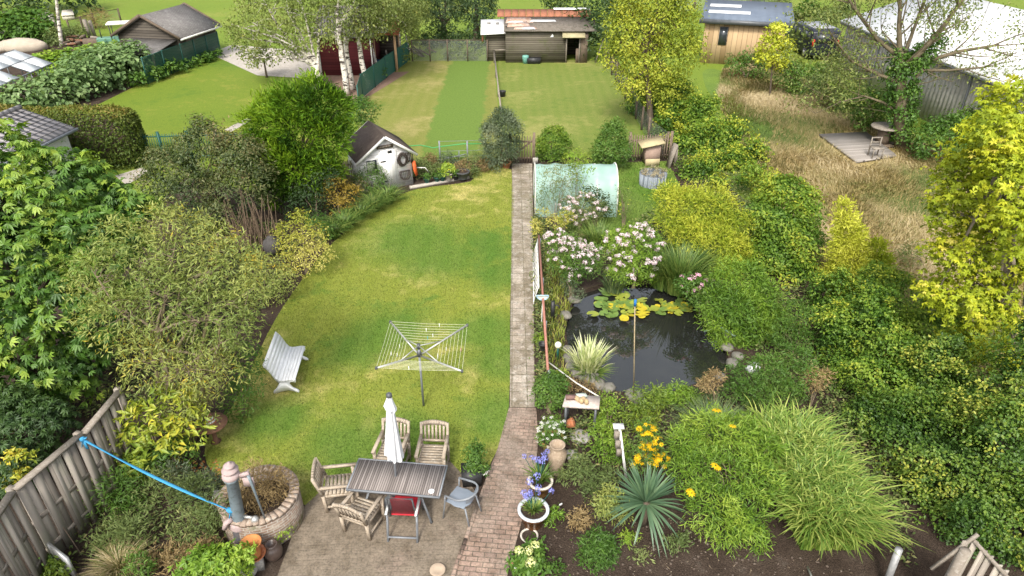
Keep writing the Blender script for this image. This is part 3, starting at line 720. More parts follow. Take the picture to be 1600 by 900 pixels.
o = MB(); o.beam((0, 0, 0), (.55, .1, 1.75), .09, .06); o = o.build('plank', GREYW, loc=G(930, 98)); setp(o, 'pale plank leaning at the right end of the stable', 'plank')
c = G(757, 97)
t = thing('rabbit_hutch', 'small boarded hutch with a white sheet roof left of the stable', 'hutch', c, 0)
MB().box((.75, .9, .85), (1.25, 1.2, 1.7)).build('body', STAB, t)
mb = MB(); mb.prism([(-.2, -.15, 1.72), (1.45, -.15, 1.80), (1.40, 1.7, 2.35), (-.25, 1.7, 2.30)], (0, 0, .05)); rf = mb.build('roof', WHITEB, t)
mb = MB()
for x, y, z in ((.3, 1.1, 2.24), (.85, 1.0, 2.25), (.15, .1, 1.86)): mb.box((x, y, z), (.22, .12, .09))
mb.build('weight', STONE, rf)
MB().box((-.1, .3, 1.55), (.10, .5, .55)).build('side_board', ORANGE, t)
o = MB().lathe([(.17, 0), (.22, .42), (.2, .5), (.09, .52)], n=16).build('watering_can', mat('mint plastic', (.16, .36, .30), (.12, .28, .24), 5, .5), loc=G(821, 99), smooth=True); setp(o, 'mint green feed bin standing against the stable wall', 'bin')
t = thing('trough', 'black trough with a pale board behind it against the stable wall', 'trough', G(834, 99))
MB().box((0, 0, .18), (.8, .4, .36), taper=1.15).build('tub', BLACK, t); MB().box((-.05, .3, .45), (.75, .04, .8)).build('board', GREYW, t)
# low rail that divides the back lawns
t = thing('divider_rail', 'long thin pole rail on short posts dividing the two back lawns', 'rail', G(783, 190))
o0 = G(783, 190); pa, pb = Vector((0, 0, .55)), G(772, 97) - o0 + Vector((0, 0, .75))
MB().tube([pa, pb], .045, 8).build('rail', GREYW, t)
for f in (.02, .35, .68, .98):
    p = pa.lerp(pb, f); MB().box((p.x, p.y, p.z / 2), (.07, .07, p.z)).build('post', GREYW, t)
MB().tube([pb, pb + Vector((.75, -.05, .04))], .04, 8).build('end_bar', GREYW, t)
o = MB().lathe([(.14, 0), (.2, .3), (.21, .32), (.18, .31), (.12, .04)], n=16).build('bucket', BLACK, loc=G(785, 151), smooth=True); setp(o, 'small black bucket beside the pole rail on the back lawn', 'bucket')

# timber clad house, van, white barn
CLAD = plank_mat('larch cladding', (.36, .24, .13), (.50, .36, .21), (.14, .09, .05), .30, 'X', .07)
ROOFG = corr_mat('blue grey roof sheet', (.135, .165, .21), (.11, .135, .175), .5, 'X', rough=.5, bs=.3)
c1, c2 = G(1093, 98), G(1216, 106)
t = thing('timber_house', 'timber clad outbuilding with a blue grey roof and two pale roof lights', 'house', c1, frame_at(c1, c2))
Lh = (c2 - c1).length; Dh = 4.4
MB().prism([(0, 0, 0), (0, Dh, 0), (0, Dh, 3.05), (0, 0, 2.7)], (Lh, 0, 0)).build('wall', CLAD, t)
rz = lambda y: 2.73 + .35 * y / Dh
mb = MB(); mb.prism([(-.3, -.35, rz(-.35)), (Lh + .4, -.35, rz(-.35)), (Lh + .4, Dh + .3, rz(Dh + .3)), (-.3, Dh + .3, rz(Dh + .3))], (0, 0, .12)); rf = mb.build('roof', ROOFG, t)
for y in (1.0, 2.7): MB().prism([(.1, y, rz(y) + .13), (Lh * .55 + (0 if y < 2 else -.6), y, rz(y) + .13), (Lh * .55 + (0 if y < 2 else -.6), y + .7, rz(y + .7) + .13), (.1, y + .7, rz(y + .7) + .13)], (0, 0, .03)).build('roof_light', WHITEB, rf)
MB().box((Lh / 2, -.38, 2.63), (Lh + .7, .07, .26)).build('fascia', DARKM, t)
w = MB().box((Lh * .25, -.02, 1.75), (.52, .08, 1.10)).build('window', DARKM, t); MB().box((Lh * .25, -.065, 1.75), (.42, .02, 1.0)).build('pane', GLASS, w)

t = thing('van', 'dark blue van parked behind the hedge with its red tail light showing', 'van', G(1262, 83), 0)
NAVY = mat('dark blue car paint', (.016, .019, .028), (.020, .024, .034), 2, .3, .5)
van_dir = G(1236, 62) - G(1270, 80); t.rotation_euler[2] = math.atan2(van_dir.y, van_dir.x)
prof = [(-2.3, 0, .32), (2.35, 0, .32), (2.45, 0, .75), (2.3, 0, 1.0), (1.55, 0, 1.15), (.95, 0, 1.88), (.4, 0, 1.95), (-1.9, 0, 1.95), (-2.25, 0, 1.8), (-2.35, 0, 1.0)]
MB().prism([(x, -.92, z) for x, y, z in prof], (0, 1.84, 0)).build('body', NAVY, t, bevel=.07)
MB().box((-.65, 0, 1.965), (2.5, 1.45, .04)).build('roof', mat('grey van roof', (.30, .31, .33), (.26, .27, .29), 2, .35, .5), t)
for y in (-.925, .925):
    for x0, x1 in ((-1.9, -.75), (-.6, .35), (.45, 1.1)): MB().prism([(x0, y, 1.18), (x1, y, 1.18), (min(x1, .85), y, 1.68), (x0, y, 1.68)], (0, .012 if y > 0 else -.012, 0)).build('side_window', GLASS, t)
MB().box((-2.33, 0, 1.4), (.06, 1.5, .55)).build('rear_window', GLASS, t)
for y in (-.84, .84): MB().box((-2.33, y, 1.15), (.08, .14, .42)).build('tail_light', mat('red lamp', (.55, .03, .02), (.45, .02, .02), 3, .3, .5), t)
for x in (-1.45, 1.5):
    for y in (-.86, .86):
        wh = MB().lathe([(.33, -.1), (.34, 0), (.33, .1)], (x, y, .34), 18, Matrix.Rotation(math.pi / 2, 3, 'X')).build('wheel', BLACK, t)
        MB().lathe([(.19, -.115), (.19, .115)], (x, y, .34), 14, Matrix.Rotation(math.pi / 2, 3, 'X')).build('rim', ALU, wh)

CORRW = corr_mat('grey white corrugated cladding', (.50, .48, .44), (.36, .345, .31), .30, 'X', c3=(.27, .26, .22), rough=.75)
ROOFW = mat('white coated roof', (.84, .84, .83), (.74, .74, .73), .7, .6, .3, c3=(.68, .67, .63))
c1, c2 = G(1306, 113), G(1580, 262)
t = thing('white_barn', 'long barn with streaked corrugated walls and a bright white roof', 'barn', c1, frame_at(c1, c2))
Lw = (c2 - c1).length
MB().prism([(0, 0, 0), (0, 10.0, 0), (0, 10.0, 3.2), (0, 5, 4.6), (0, 0, 3.0)], (Lw, 0, 0)).build('wall', CORRW, t)
mb = MB(); mb.prism([(-.25, -.35, 2.92), (Lw + .3, -.35, 2.92), (Lw + .3, 5, 4.65), (-.25, 5, 4.65)], (0, 0, .1)); mb.prism([(-.25, 5.01, 4.65), (Lw + .3, 5.01, 4.65), (Lw + .3, 10.3, 3.1), (-.25, 10.3, 3.1)], (0, 0, .1)); mb.build('roof', ROOFW, t)
MB().box((Lw / 2, -.38, 2.88), (Lw + .4, .06, .10)).build('gutter', DARKM, t)
for i in range(1, 4): MB().box((Lw * i / 4, -.03, 1.45), (.07, .05, 2.8)).build('downpipe', GREYM, t)

# deck with a cable reel table
DECK = plank_mat('grey deck boards', (.235, .21, .185), (.34, .31, .28), (.08, .07, .06), .14, 'Y', .12)
d0, d1, d2, d3 = gp([(1279, 214), (1352, 210), (1400, 247), (1338, 257)])
t = thing('deck', 'weathered grey timber deck lying in the dry meadow', 'deck', d0, frame_at(d0, d1))
inv = rotz(-t.rotation_euler.z)
MB().prism([inv @ (p - d0) + Vector((0, 0, .06)) for p in (d3, d2, d1, d0)], (0, 0, .08)).build('boards', DECK, t)
t = thing('reel_table', 'round wooden cable reel used as a table beside the ivy clad tree', 'table', G(1377, 226))
MB().lathe([(.62, .80), (.64, .83), (.62, .87)], n=28).build('top', GREYW, t)
MB().lathe([(.30, .1), (.28, .45), (.30, .8)], n=18).build('drum', OLDWOOD, t); MB().lathe([(.55, .02), (.55, .1)], n=24).build('base', OLDWOOD, t)
MB().beam((.45, -.2, 0), (.62, .1, .75), .5, .04).build('leaning_panel', GREYW, t)
t = thing('chair', 'small bare wooden chair frame on the meadow deck', 'chair', G(1366, 246, .12))
for x in (-.2, .2):
    for y in (-.2, .2): MB().box((x, y, .22 if y < 0 else .42), (.04, .04, .44 if y < 0 else .84)).build('leg', GREYW, t)
MB().box((0, 0, .44), (.46, .46, .03)).build('seat', GREYW, t); mb = MB()
for z in (.6, .8): mb.box((0, .225, z), (.36, .02, .06))
mb.build('backrest', GREYW, t)

# ------------------------------------------------------------------ garden shed
SHEDW = plank_mat('peeling white boards', (.74, .72, .69), (.86, .85, .83), (.30, .27, .24), .16, 'Z', .05, c3=(.52, .48, .43))
SHEDD = plank_mat('white door planks', (.78, .76, .73), (.87, .86, .84), (.40, .37, .33), .115, 'X', .06, c3=(.60, .56, .50))
FELT = mat('brown roof felt', (.085, .066, .055), (.065, .050, .043), 3, .9, .15, c3=(.11, .09, .07))
sr = G(646, 288); sa = math.radians(27)
u = Vector((math.cos(sa), math.sin(sa), 0)); hw = 1.02; so = sr - u * hw
t = thing('garden_shed', 'small white boarded garden shed with a brown felt gable roof', 'shed', so, sa)
SH = t; D = 1.75; he, hr = 1.38, 2.12
MB().prism([(-hw, 0, 0), (hw, 0, 0), (hw, 0, he), (0, 0, hr), (-hw, 0, he)], (0, D, 0)).build('wall', SHEDW, t)
r = MB(); sl = (hr - he) / hw
for s in (-1, 1):
    e = [(s * (hw + .17), -.18, he - .17 * sl + .03), (0, -.18, hr + .03), (0, D + .15, hr + .03), (s * (hw + .17), D + .15, he - .17 * sl + .03)]
    r.prism(e if s > 0 else list(reversed(e)), (0, 0, .045))
rf = r.build('roof', FELT, t)
for y in (-.20, D + .17):
    mb = MB()
    for s in (-1, 1): mb.beam((s * (hw + .19), y, he - .19 * sl), (0, y, hr + .005), .03, .10)
    mb.build('bargeboard', WHITEP, rf)
d = MB().box((.10, -.025, .80), (.62, .05, 1.56)).build('door', SHEDD, t)
mb = MB()
for z in (.35, 1.15): mb.box((-.12, -.056, z), (.2, .012, .045))
mb.build('hinge', BLACK, d)
MB().box((.16, -.056, 1.50), (.17, .014, .10)).build('vent_hole', BLACK, d)
w = MB().box((-.58, -.02, 1.02), (.50, .06, .62)).build('window', WHITEP, t)
MB().box((-.58, -.056, 1.02), (.40, .014, .52)).build('pane', GLASS, w)
CURT = plank_mat('pale curtain', (.33, .35, .27), (.50, .52, .42), (.22, .23, .18), .06, 'X', .2); MB().box((-.61, -.068, 1.0), (.30, .008, .46)).build('curtain', CURT, w)
pl = MB().box((.0, -.04, 1.72), (.64, .03, .13)).build('plaque', OLDWOOD, t)
mb = MB(); rng = random.Random(3)
for i in range(11):
    x = -.24 + i * .045; mb.beam((x, -.058, 1.69 + rng.uniform(0, .02)), (x + rng.uniform(-.01, .03), -.058, 1.75), .012, .004)
mb.build('lettering', WHITEP, pl)
R27 = rotz(sa)
def on_shed(x, y, z): return so + R27 @ Vector((x, y, z))
def loop_pts(cx, cz, rx, rz, n=14, y=0): return [(cx + rx * math.cos(6.2832 * k / n), y + .02 * math.sin(k * 2), cz + rz * math.sin(6.2832 * k / n)) for k in range(n + 1)]
LEATH = mat('dark leather', (.030, .024, .020), (.055, .042, .035), 8, .7, .3)
o = MB().tube(loop_pts(0, 0, .17, .25), .045, 7).tube(loop_pts(.02, 0, .12, .19, y=-.03), .03, 6).build('horse_collar', LEATH, loc=on_shed(.63, -.08, 1.12)); o.rotation_euler[2] = sa; setp(o, 'black oval horse collar hanging on the shed wall right of the door', 'collar')
mb = MB()
for k in range(5): mb.tube([(-.12 + k * .06, -.02 * (k % 2), .15), (-.14 + k * .07, -.05, -.05), (-.08 + k * .05, -.02, -.28 + .04 * (k % 3))], .022, 6)
o = mb.build('harness', LEATH, loc=on_shed(.90, -.08, 1.22)); o.rotation_euler[2] = sa; setp(o, 'tangle of dark harness straps at the right corner of the shed', 'harness')
mb = MB(); mb.tube([(-.19, 0, .13), (-.19, -.04, -.08), (-.1, -.10, -.17), (.1, -.10, -.17), (.19, -.04, -.08), (.19, 0, .13)], .03, 7); mb.tube([(-.2, 0, .13), (.2, 0, .13)], .02, 6)
for k in range(5): mb.tube([(-.14 + .07 * k, 0, .12), (-.13 + .065 * k, -.08, -.16)], .01, 5)
o = mb.build('hanging_basket', LEATH, loc=on_shed(.70, -.05, .50)); o.rotation_euler[2] = sa; setp(o, 'dark wire half basket hung low on the shed wall', 'basket')
mb = MB(); mb.prism([(-.06, 0, .28), (.07, 0, .25), (.12, -.05, -.3), (.02, -.08, -.34), (-.05, -.05, -.1)], (0, -.05, 0))
o = mb.build('orange_sack', mat('orange plastic', (.62, .12, .03), (.5, .09, .025), 6, .6), loc=on_shed(1.08, -.02, .72)); o.rotation_euler[2] = sa; setp(o, 'bright orange bag hanging on the corner of the white shed', 'bag')
o = MB().tube([G(646, 262, .55), G(664, 262, .62), G(671, 270, .3)], .022, 7).build('pipe', ROPE); setp(o, 'bent white pipe sticking out beside the garden shed', 'pipe')

# low paling behind the shrubs left of the shed
PALE = plank_mat('yellow grey palings', (.33, .29, .17), (.43, .39, .25), (.06, .05, .03), .085, 'X', .22)
def paling(name, label, a, b, h, m, posts=True, pw=.075, gap=.085, cat='fence'):
    t = thing(name, label, cat, a, frame_at(a, b)); L = (b - a).length; mb = MB(); n = max(2, int(L / gap))
    rng = random.Random(int(L * 100))
    for i in range(n):
        x = (i + .5) * L / n; hh = h * rng.uniform(.97, 1.02); w2 = pw / 2 * .9
        mb.prism([(x - w2, -.012, .03), (x + w2, -.012, .03), (x + w2, -.012, hh - .05), (x, -.012, hh), (x - w2, -.012, hh - .05)], (0, .022, 0))
    mb.build('pickets', m, t); r = MB()
    for z in (.22, h * .78): r.box((L / 2, .04, z), (L, .035, .07))
    r.build('rails', m, t)
    if posts:
        for x in (.0, L): MB().box((x, .07, (h + .1) / 2), (.10, .10, h + .1)).build('post', m, t)
    return t
paling('paling_fence', 'short run of yellowish palings behind the shrubs beside the shed', G(515, 294), G(563, 284), 1.0, mat('yellowish paling', (.40, .36, .22), (.30, .27, .16), 5, .9))
BRPAL = mat('brown paling', (.20, .15, .105), (.14, .105, .075), 5, .9)
t = paling('garden_gate', 'brown picket gate with a diagonal brace at the end of the garden path', G(797, 255), G(834, 255), 1.2, BRPAL, True, .05, .105, 'gate')
MB().beam((.05, .065, .25), (.95, .065, .98), .03, .07).build('brace', BRPAL, t)
MB().box((1.07, .05, .12), (.22, .22, .24)).build('post_foot', STONE, t)
paling('picket_fence', 'dark picket fence behind the compost ring', G(982, 252), G(1046, 250), 1.15, BRPAL, True, .06, .11)

# hoops, hose and wires of the back boundary
t = thing('wire_trellis', 'grey post and wire trellis with a sagging green hose behind the pot row', 'trellis', G(688, 254))
o0 = G(688, 254)
for px in (688, 731):
    p = G(px, 254) - o0; MB().tube([(p.x, p.y, 0), (p.x, p.y, .95)], .035, 7).build('post', GREYM, t)
p0, p1 = Vector((0, 0, 0)), G(762, 252) - o0; q0 = G(640, 256) - o0
MB().tube([q0 + Vector((0, 0, .78)), q0.lerp(p0, .4) + Vector((0, 0, .80)), q0.lerp(p0, .8) + Vector((0, 0, .66)), p0 + Vector((0, 0, .70)), p0.lerp(p1, .5) + Vector((0, 0, .80)), p1 + Vector((0, 0, .78))], .022, 7).build('hose', mat('bright green hose', (.06, .32, .10), (.05, .25, .08), 4, .5), t)
mb = MB()
for z in (.25, .5, .93): mb.tube([p0 + Vector((0, 0, z)), p1 + Vector((0, 0, z))], .008, 5)
mb.tube([p0 + Vector((0, 0, .12)), p0.lerp(p1, .55) + Vector((0, 0, .35))], .02, 6); mb.tube([p0.lerp(p1, .4) + Vector((0, 0, .05)), p0.lerp(p1, .4) + Vector((0, 0, .5))], .02, 6)
mb.build('wires', GREYM, t)

# polytunnel
def film_mat():
    m, nt, out = _new('aqua polythene'); v = _coord(nt, 'Object', (1, 1, 1)); n = _noise(nt, v, 1.6, 4, .6, .5)
    col = _ramp(nt, n, [(.3, (.34, .52, .45)), (.7, (.46, .63, .56))])
    b = _bsdf(nt, out, col, .35, .4, 0, n, .5, .06)
    t_ = nt.nodes.new("ShaderNodeBsdfTranslucent"); nt.links.new(col, t_.inputs[0]); mx = nt.nodes.new("ShaderNodeMixShader"); mx.inputs[0].default_value = .35
    nt.links.new(b.outputs[0], mx.inputs[1]); nt.links.new(t_.outputs[0], mx.inputs[2]); nt.links.new(mx.outputs[0], out.inputs[0]); return m
FILM = film_mat()
a0 = G(836, 340); b0 = G(963, 340); Lp_ = (b0 - a0).length
t = thing('polytunnel', 'pale aqua plastic polytunnel standing beside the garden path', 'polytunnel', a0, frame_at(a0, b0))
def arch(k, n=14, r=1.02, h=1.62):
    th_ = math.pi * k / n; return (r + .0 - r * math.cos(th_), h * math.sin(th_) ** .62 if 0 < k < n else 0)
N = 14; nx = 16; rng = random.Random(8); vs, fs = [], []
for i in range(nx + 1):
    for k in range(N + 1):
        y, z = arch(k, N); s = .045 * math.sin(i * 2.1 + k * .9 + math.sin(k * 1.7)) + rng.uniform(-.03, .03); mid = math.sin(math.pi * ((i * 4 / nx) % 1)) * .05
        vs.append((Lp_ * i / nx, y + s * (1 if k < N / 2 else -1) + mid * (1 if k < N / 2 else -1), z - abs(s) - mid * (.8 if 0 < k < N else 0)))
for i in range(nx):
    for k in range(N): a_ = i * (N + 1) + k; fs.append((a_, a_ + N + 1, a_ + N + 2, a_ + 1))
MB().add(vs, fs).build('film', FILM, t, smooth=True)
for x in (0, Lp_): MB().face([(x, *arch(k, N)) for k in range(N + 1)]).build('end_flap', FILM, t)
for i in range(5): MB().tube([(Lp_ * i / 4, arch(k, N)[0], arch(k, N)[1] - (.012 if i in (0, 4) else .06)) for k in range(N + 1)], .022, 7).build('hoop', ROPE, t)

# compost ring, slanted hutch
t = thing('compost_ring', 'round compost bin of grey corrugated sheet heaped with dry clippings', 'compost bin', G(1019, 288))
MB().lathe([(.52 * 1, 0), (.54, .48), (.49, .48), (.47, .1)], n=30, cap=False).build('ring', corr_mat('blue grey corrugated ring', (.27, .30, .33), (.20, .225, .25), .14, 'X'), t)
crown('clippings', [(G(1019, 288).x, G(1019, 288).y, .50, .5, .5, .17)], 900, .10, .02, leaf_mat('dry clippings', [(0, (.20, .17, .10)), (.5, (.36, .31, .20)), (1, (.45, .42, .32))]), t, 3, cr=.06, zmin=.4)
t = thing('hutch', 'pinkish box hutch with a slanted tan lid by the picket fence', 'hutch', G(1018, 258), .1)
MB().box((0, .2, .45), (.62, .5, .7)).build('box', mat('pinkish board', (.36, .25, .20), (.28, .20, .16), 5, .9), t)
MB().prism([(-.55, -.2, .80), (.42, -.2, .98), (.42, .6, 1.02), (-.55, .6, .84)], (0, 0, .05)).build('lid', mat('tan board', (.46, .38, .22), (.37, .31, .18), 5, .9), t)
MB().box((-.02, -.14, .17), (.6, .06, .30)).build('front_board', mat('tan board', (.46, .38, .22)), t)
o = MB().beam((0, 0, 0), (.25, .1, 1.0), .3, .04).beam((.35, .15, 0), (.3, .1, .9), .12, .05).build('leaning_boards', GREYW, loc=G(1043, 262)); setp(o, 'old boards propped up right of the slanted hutch', 'boards')
# ================================================================== TERRACE FURNITURE
def make_teak(label, loc, rot):
    t = thing('garden_armchair', label, 'chair', loc, rot, 'silvered teak armchairs round the table')
    rng = random.Random(1); W, Dp = .60, .56; hx = W / 2 - .03
    for sx in (-1, 1):
        MB().beam((sx * hx, Dp / 2 - .03, 0), (sx * hx, Dp / 2 - .03, .62), .055, .055, (0, 1, 0)).build('leg', TEAK, t)
        MB().beam((sx * hx, -Dp / 2 + .03, 0), (sx * hx, -Dp / 2 - .0, .45), .055, .055, (0, 1, 0)).beam((sx * hx, -Dp / 2, .44), (sx * hx, -Dp / 2 - .13, .90), .05, .05, (0, 1, 0)).build('leg', TEAK, t)
        MB().beam((sx * hx, -Dp / 2 - .06, .645), (sx * hx, Dp / 2 + .05, .645), .065, .035).build('armrest', TEAK, t)
        MB().beam((sx * hx, -Dp / 2 + .05, .14), (sx * hx, Dp / 2 - .05, .14), .03, .045).build('stretcher', TEAK, t)
    mb = MB()
    for k in range(7): mb.box((0, -Dp / 2 + .06 + k * .073, .435), (W - .12, .055, .02))
    mb.beam((-hx, Dp / 2 - .03, .40), (hx, Dp / 2 - .03, .40), .03, .06); mb.beam((-hx, -Dp / 2 + .02, .40), (hx, -Dp / 2 + .02, .40), .03, .06)
    for sx in (-1, 1): mb.beam((sx * (hx - .02), -Dp / 2 + .03, .40), (sx * (hx - .02), Dp / 2 - .05, .40), .03, .055)
    mb.build('seat', TEAK, t)
    mb = MB(); yb = lambda z: -Dp / 2 - .13 * (z - .44) / .46
    n = 10
    for k in range(n):
        x0, x1 = -hx + 2 * hx * k / n, -hx + 2 * hx * (k + 1) / n; z = lambda x: .90 + .06 * (1 - (x / hx) ** 2)
        mb.prism([(x0, yb(.88) - .02, z(x0) - .085), (x1, yb(.88) - .02, z(x1) - .085), (x1, yb(.92) - .02, z(x1)), (x0, yb(.92) - .02, z(x0))], (0, .045, 0))
    mb.beam((-hx, yb(.52), .52), (hx, yb(.52), .52), .03, .05)
    for k in range(6):
        x = -.19 + k * .076; mb.beam((x, yb(.53), .53), (x, yb(.87), .87 + .03 * (1 - (x / hx) ** 2)), .042, .016, (0, 1, 0))
    mb.build('backrest', TEAK, t)
    return t
ch = make_teak('silvered teak armchair at the left end of the table', G(532, 777), math.radians(-100))
def put_teak(px, z, rot, label): 
    p = G(px[0], px[1], z); copy_thing(ch, (p.x, p.y, 0), math.radians(rot), label)
p = G(530, 756, .44); ch.location = (p.x, p.y, 0); ch.rotation_euler[2] = math.radians(-82)
put_teak((676, 709), .44, 177, 'silvered teak armchair behind the right half of the table')
put_teak((612, 704), .44, 171, 'silvered teak armchair behind the table, partly hidden by the closed parasol')
put_teak((566, 796), .44, -22, 'silvered teak armchair at the front left of the table, seen from its back')

# table: corners of the top as they lie at 0.74 m
FL, FR, NR, NL = G(563, 717, .74), G(702, 727, .74), G(684, 778, .74), G(538, 764, .74)
tc = (FL + FR + NR + NL) / 4; ux = ((NR - NL) + (FR - FL)) / 2; uy = ((FL - NL) + (FR - NR)) / 2
TL, TW = ux.length, uy.length; ta = math.atan2(ux.y, ux.x)
SLAT = plank_mat('grey table slats', (.135, .115, .105), (.29, .255, .235), (.05, .044, .04), .042, 'X', .22, 5, .85)
t = thing('garden_table', 'long outdoor table with weathered brown grey slats and a thin metal frame', 'table', (tc.x, tc.y, 0), ta)
MB().box((0, 0, .735), (TL - .04, TW - .04, .02)).build('tabletop', SLAT, t)
mb = MB()
for s in (-1, 1): mb.box((0, s * (TW / 2 - .01), .728), (TL, .028, .04)); mb.box((s * (TL / 2 - .01), 0, .728), (.028, TW - .05, .04))
mb.build('frame', GREYM, t)
for sx in (-1, 1):
    for sy in (-1, 1):
        lg = MB().tube([(sx * (TL / 2 - .42), sy * (TW / 2 - .14), .71), (sx * (TL / 2 - .20), sy * (TW / 2 - .03), .03)], .022, 8).build('leg', GREYM, t)
        MB().lathe([(.03, 0), (.03, .035)], (sx * (TL / 2 - .20), sy * (TW / 2 - .03), 0), 10).build('foot', BLACK, lg)
mb = MB()
for sx in (-1, 1): mb.beam((sx * (TL / 2 - .42), -TW / 2 + .14, .70), (sx * (TL / 2 - .42), TW / 2 - .14, .70), .03, .03)
mb.build('crossbar', GREYM, t)
o = MB().lathe([(.05, 0), (.055, .012), (.05, .014), (.03, .008)], n=18).build('saucer', WHITEB, loc=G(674, 768, .748)); setp(o, 'small white saucer on the near right corner of the table', 'saucer')
mb = MB(); rng = random.Random(2)
for x, y in ((555, 757), (583, 760), (592, 761)):
    q = G(x, y, .75); mb.beam(q - Vector((.02, 0, 0)), q + Vector((.05, .12, 0)), .03, .006)
# closed parasol through the table
pb = G(622, 786); CANV = mat('pale grey canvas', (.66, .67, .68), (.58, .59, .60), 4, .8, .15)
pt = P(608, 619, pb.y - .05); t = thing('parasol', 'closed pale grey parasol standing through the middle of the table', 'parasol', pb)
ax = Vector((pt.x - pb.x, -.05, pt.z)); top = ax.copy()
MB().tube([(0, 0, .05), top], .022, 8).build('pole', GREYM, t)
def folded(z0, z1, r0, r1, n=40, rows=9, lob=8, amp=.22):
    vs, fs = [], []
    for i in range(rows + 1):
        f = i / rows; c = ax * ((z0 + (z1 - z0) * f) / ax.z); r = r0 + (r1 - r0) * f ** 1.25
        for k in range(n):
            a = 6.2832 * k / n; rr = r * (1 - amp * (.4 + .6 * f) * (.5 + .5 * math.cos(lob * a + 1.1 * f)))
            vs.append(c + Vector((rr * math.cos(a), rr * math.sin(a), (-.06 * (.5 + .5 * math.cos(lob * a)) - .05 * math.cos(a)) * f)))
        if i: fs += [((i - 1) * n + k, (i - 1) * n + (k + 1) % n, i * n + (k + 1) % n, i * n + k) for k in range(n)]
    return MB().add(vs, fs)
zt = ax.z
cn = folded(zt - .06, zt - 1.42, .055, .185, amp=.38).build('canopy', CANV, t, smooth=True)
folded(zt - .02, zt - .24, .045, .115, amp=.15, rows=4).build('top_flounce', CANV, cn, smooth=True)
c = ax * ((zt - 1.40) / zt); MB().lathe([(.10, .12), (.08, -.05), (.05, -.12)], c, 12).build('inner_fold', mat('beige canvas', (.52, .47, .42), (.44, .40, .36), 4, .85), cn, smooth=True)
MB().lathe([(.04, -.03), (.055, 0), (.05, .05), (.02, .07)], top, 12).build('finial', DARKM, t, smooth=True)
MB().lathe([(.27, 0), (.27, .05), (.23, .09), (.05, .10), (.04, .4), (.03, .4)], n=24).build('base', GREYM, t, smooth=False)

# folding recliner with red cushion
p = G(636, 818); t = thing('folding_chair', 'grey framed folding chair with a black mesh back and a red seat cushion', 'chair', p, math.radians(-3))
for sx in (-1, 1):
    x = sx * .27
    MB().tube([(x, -.42, 0), (x, -.30, .42), (x, -.28, .60)], .023, 8).build('leg', GREYM, t)
    MB().tube([(x * .96, .34, 0), (x * .96, .22, .44)], .02, 8).build('leg', DARKM, t)
    MB().beam((x, -.36, .63), (x, .22, .65), .05, .03).build('armrest', ALU, t)
MB().tube([(-.27, -.40, .10), (.27, -.40, .10)], .018, 8).build('stretcher', GREYM, t)
fr = MB(); fr.tube([(-.23, -.16, .40), (-.235, -.34, 1.05), (.235, -.34, 1.05), (.23, -.16, .40)], .018, 8); fr.tube([(-.25, .25, .43), (-.25, -.18, .40)], .018, 8); fr.tube([(.25, .25, .43), (.25, -.18, .40)], .018, 8); fr.build('frame', DARKM, t)
def fabric_mesh():
    m, nt, out = _new('black mesh fabric'); b = nt.nodes.new("ShaderNodeBsdfPrincipled"); b.inputs['Base Color'].default_value = (.02, .021, .022, 1); b.inputs['Roughness'].default_value = .7
    t_ = nt.nodes.new("ShaderNodeBsdfTransparent"); mx = nt.nodes.new("ShaderNodeMixShader"); mx.inputs[0].default_value = .38
    nt.links.new(t_.outputs[0], mx.inputs[1]); nt.links.new(b.outputs[0], mx.inputs[2]); nt.links.new(mx.outputs[0], out.inputs[0]); return m
MB().prism([(-.225, -.185, .44), (.225, -.185, .44), (.225, -.34, 1.03), (-.225, -.34, 1.03)], (0, .006, 0)).build('backrest', fabric_mesh(), t)
RED = mat('red cushion', (.55, .035, .05), (.44, .025, .04), 6, .85, .15)
MB().box((.02, .05, .47), (.50, .50, .07)).build('seat_cushion', RED, t, bevel=.03)
MB().box((0, -.18, .70), (.40, .06, .46), Matrix.Rotation(.22, 3, 'X')).build('back_cushion', RED, t, bevel=.025)
# bistro chair
p = G(722, 803); t = thing('bistro_chair', 'small blue grey metal chair with curved bent tube arms right of the table', 'chair', p, math.radians(62))
BG = mat('blue grey metal seat', (.21, .24, .28), (.17, .20, .235), 5, .5, .4)
MB().prism([(.23 * math.cos(a) * (1 if abs(math.cos(a)) > .3 else 1), .23 * math.sin(a), .43) for a in [6.2832 * k / 20 for k in range(20)]], (0, 0, .02)).box((0, .02, .44), (.42, .40, .021)).build('seat', BG, t, bevel=.005)
for sx in (-1, 1):
    MB().tube([(sx * .26, .26, 0), (sx * .25, .20, .46), (sx * .25, .19, .64)], .016, 8).build('leg', GREYM, t)
    MB().tube([(sx * .22, -.30, 0), (sx * .19, -.20, .44)], .016, 8).build('leg', GREYM, t)
arc = [(.26 * math.cos(a) * 1.0, -.05 + .28 * math.sin(a), .66 + .08 * max(0, -math.sin(a))) for a in [0 - math.pi * k / 16 for k in range(17)]]
MB().tube([(.25, .19, .64)] + arc + [(-.25, .19, .64)], .02, 8).build('armrest', GREYM, t)
MB().add([(x * .98, y + .01, z - .02) for x, y, z in arc[4:13]] + [(x * .85, y + .06, .53) for x, y, z in arc[4:13]], [(k, k + 1, k + 10, k + 9) for k in range(8)]).build('backrest', BG, t)

# white bench on the lawn
a = G(461, 594, .40); b = G(477, 541, .40); dv = (b - a); Lb = dv.length
ang = math.atan2(dv.y, dv.x); mid = (a + b) / 2; nx_ = Vector((-dv.y, dv.x, 0)).normalized()   # towards the left, the back of the bench
org = mid + nx_ * .22
t = thing('garden_bench', 'white slatted bench with curled side frames under the bushes on the left', 'bench', (org.x, org.y, 0), ang)
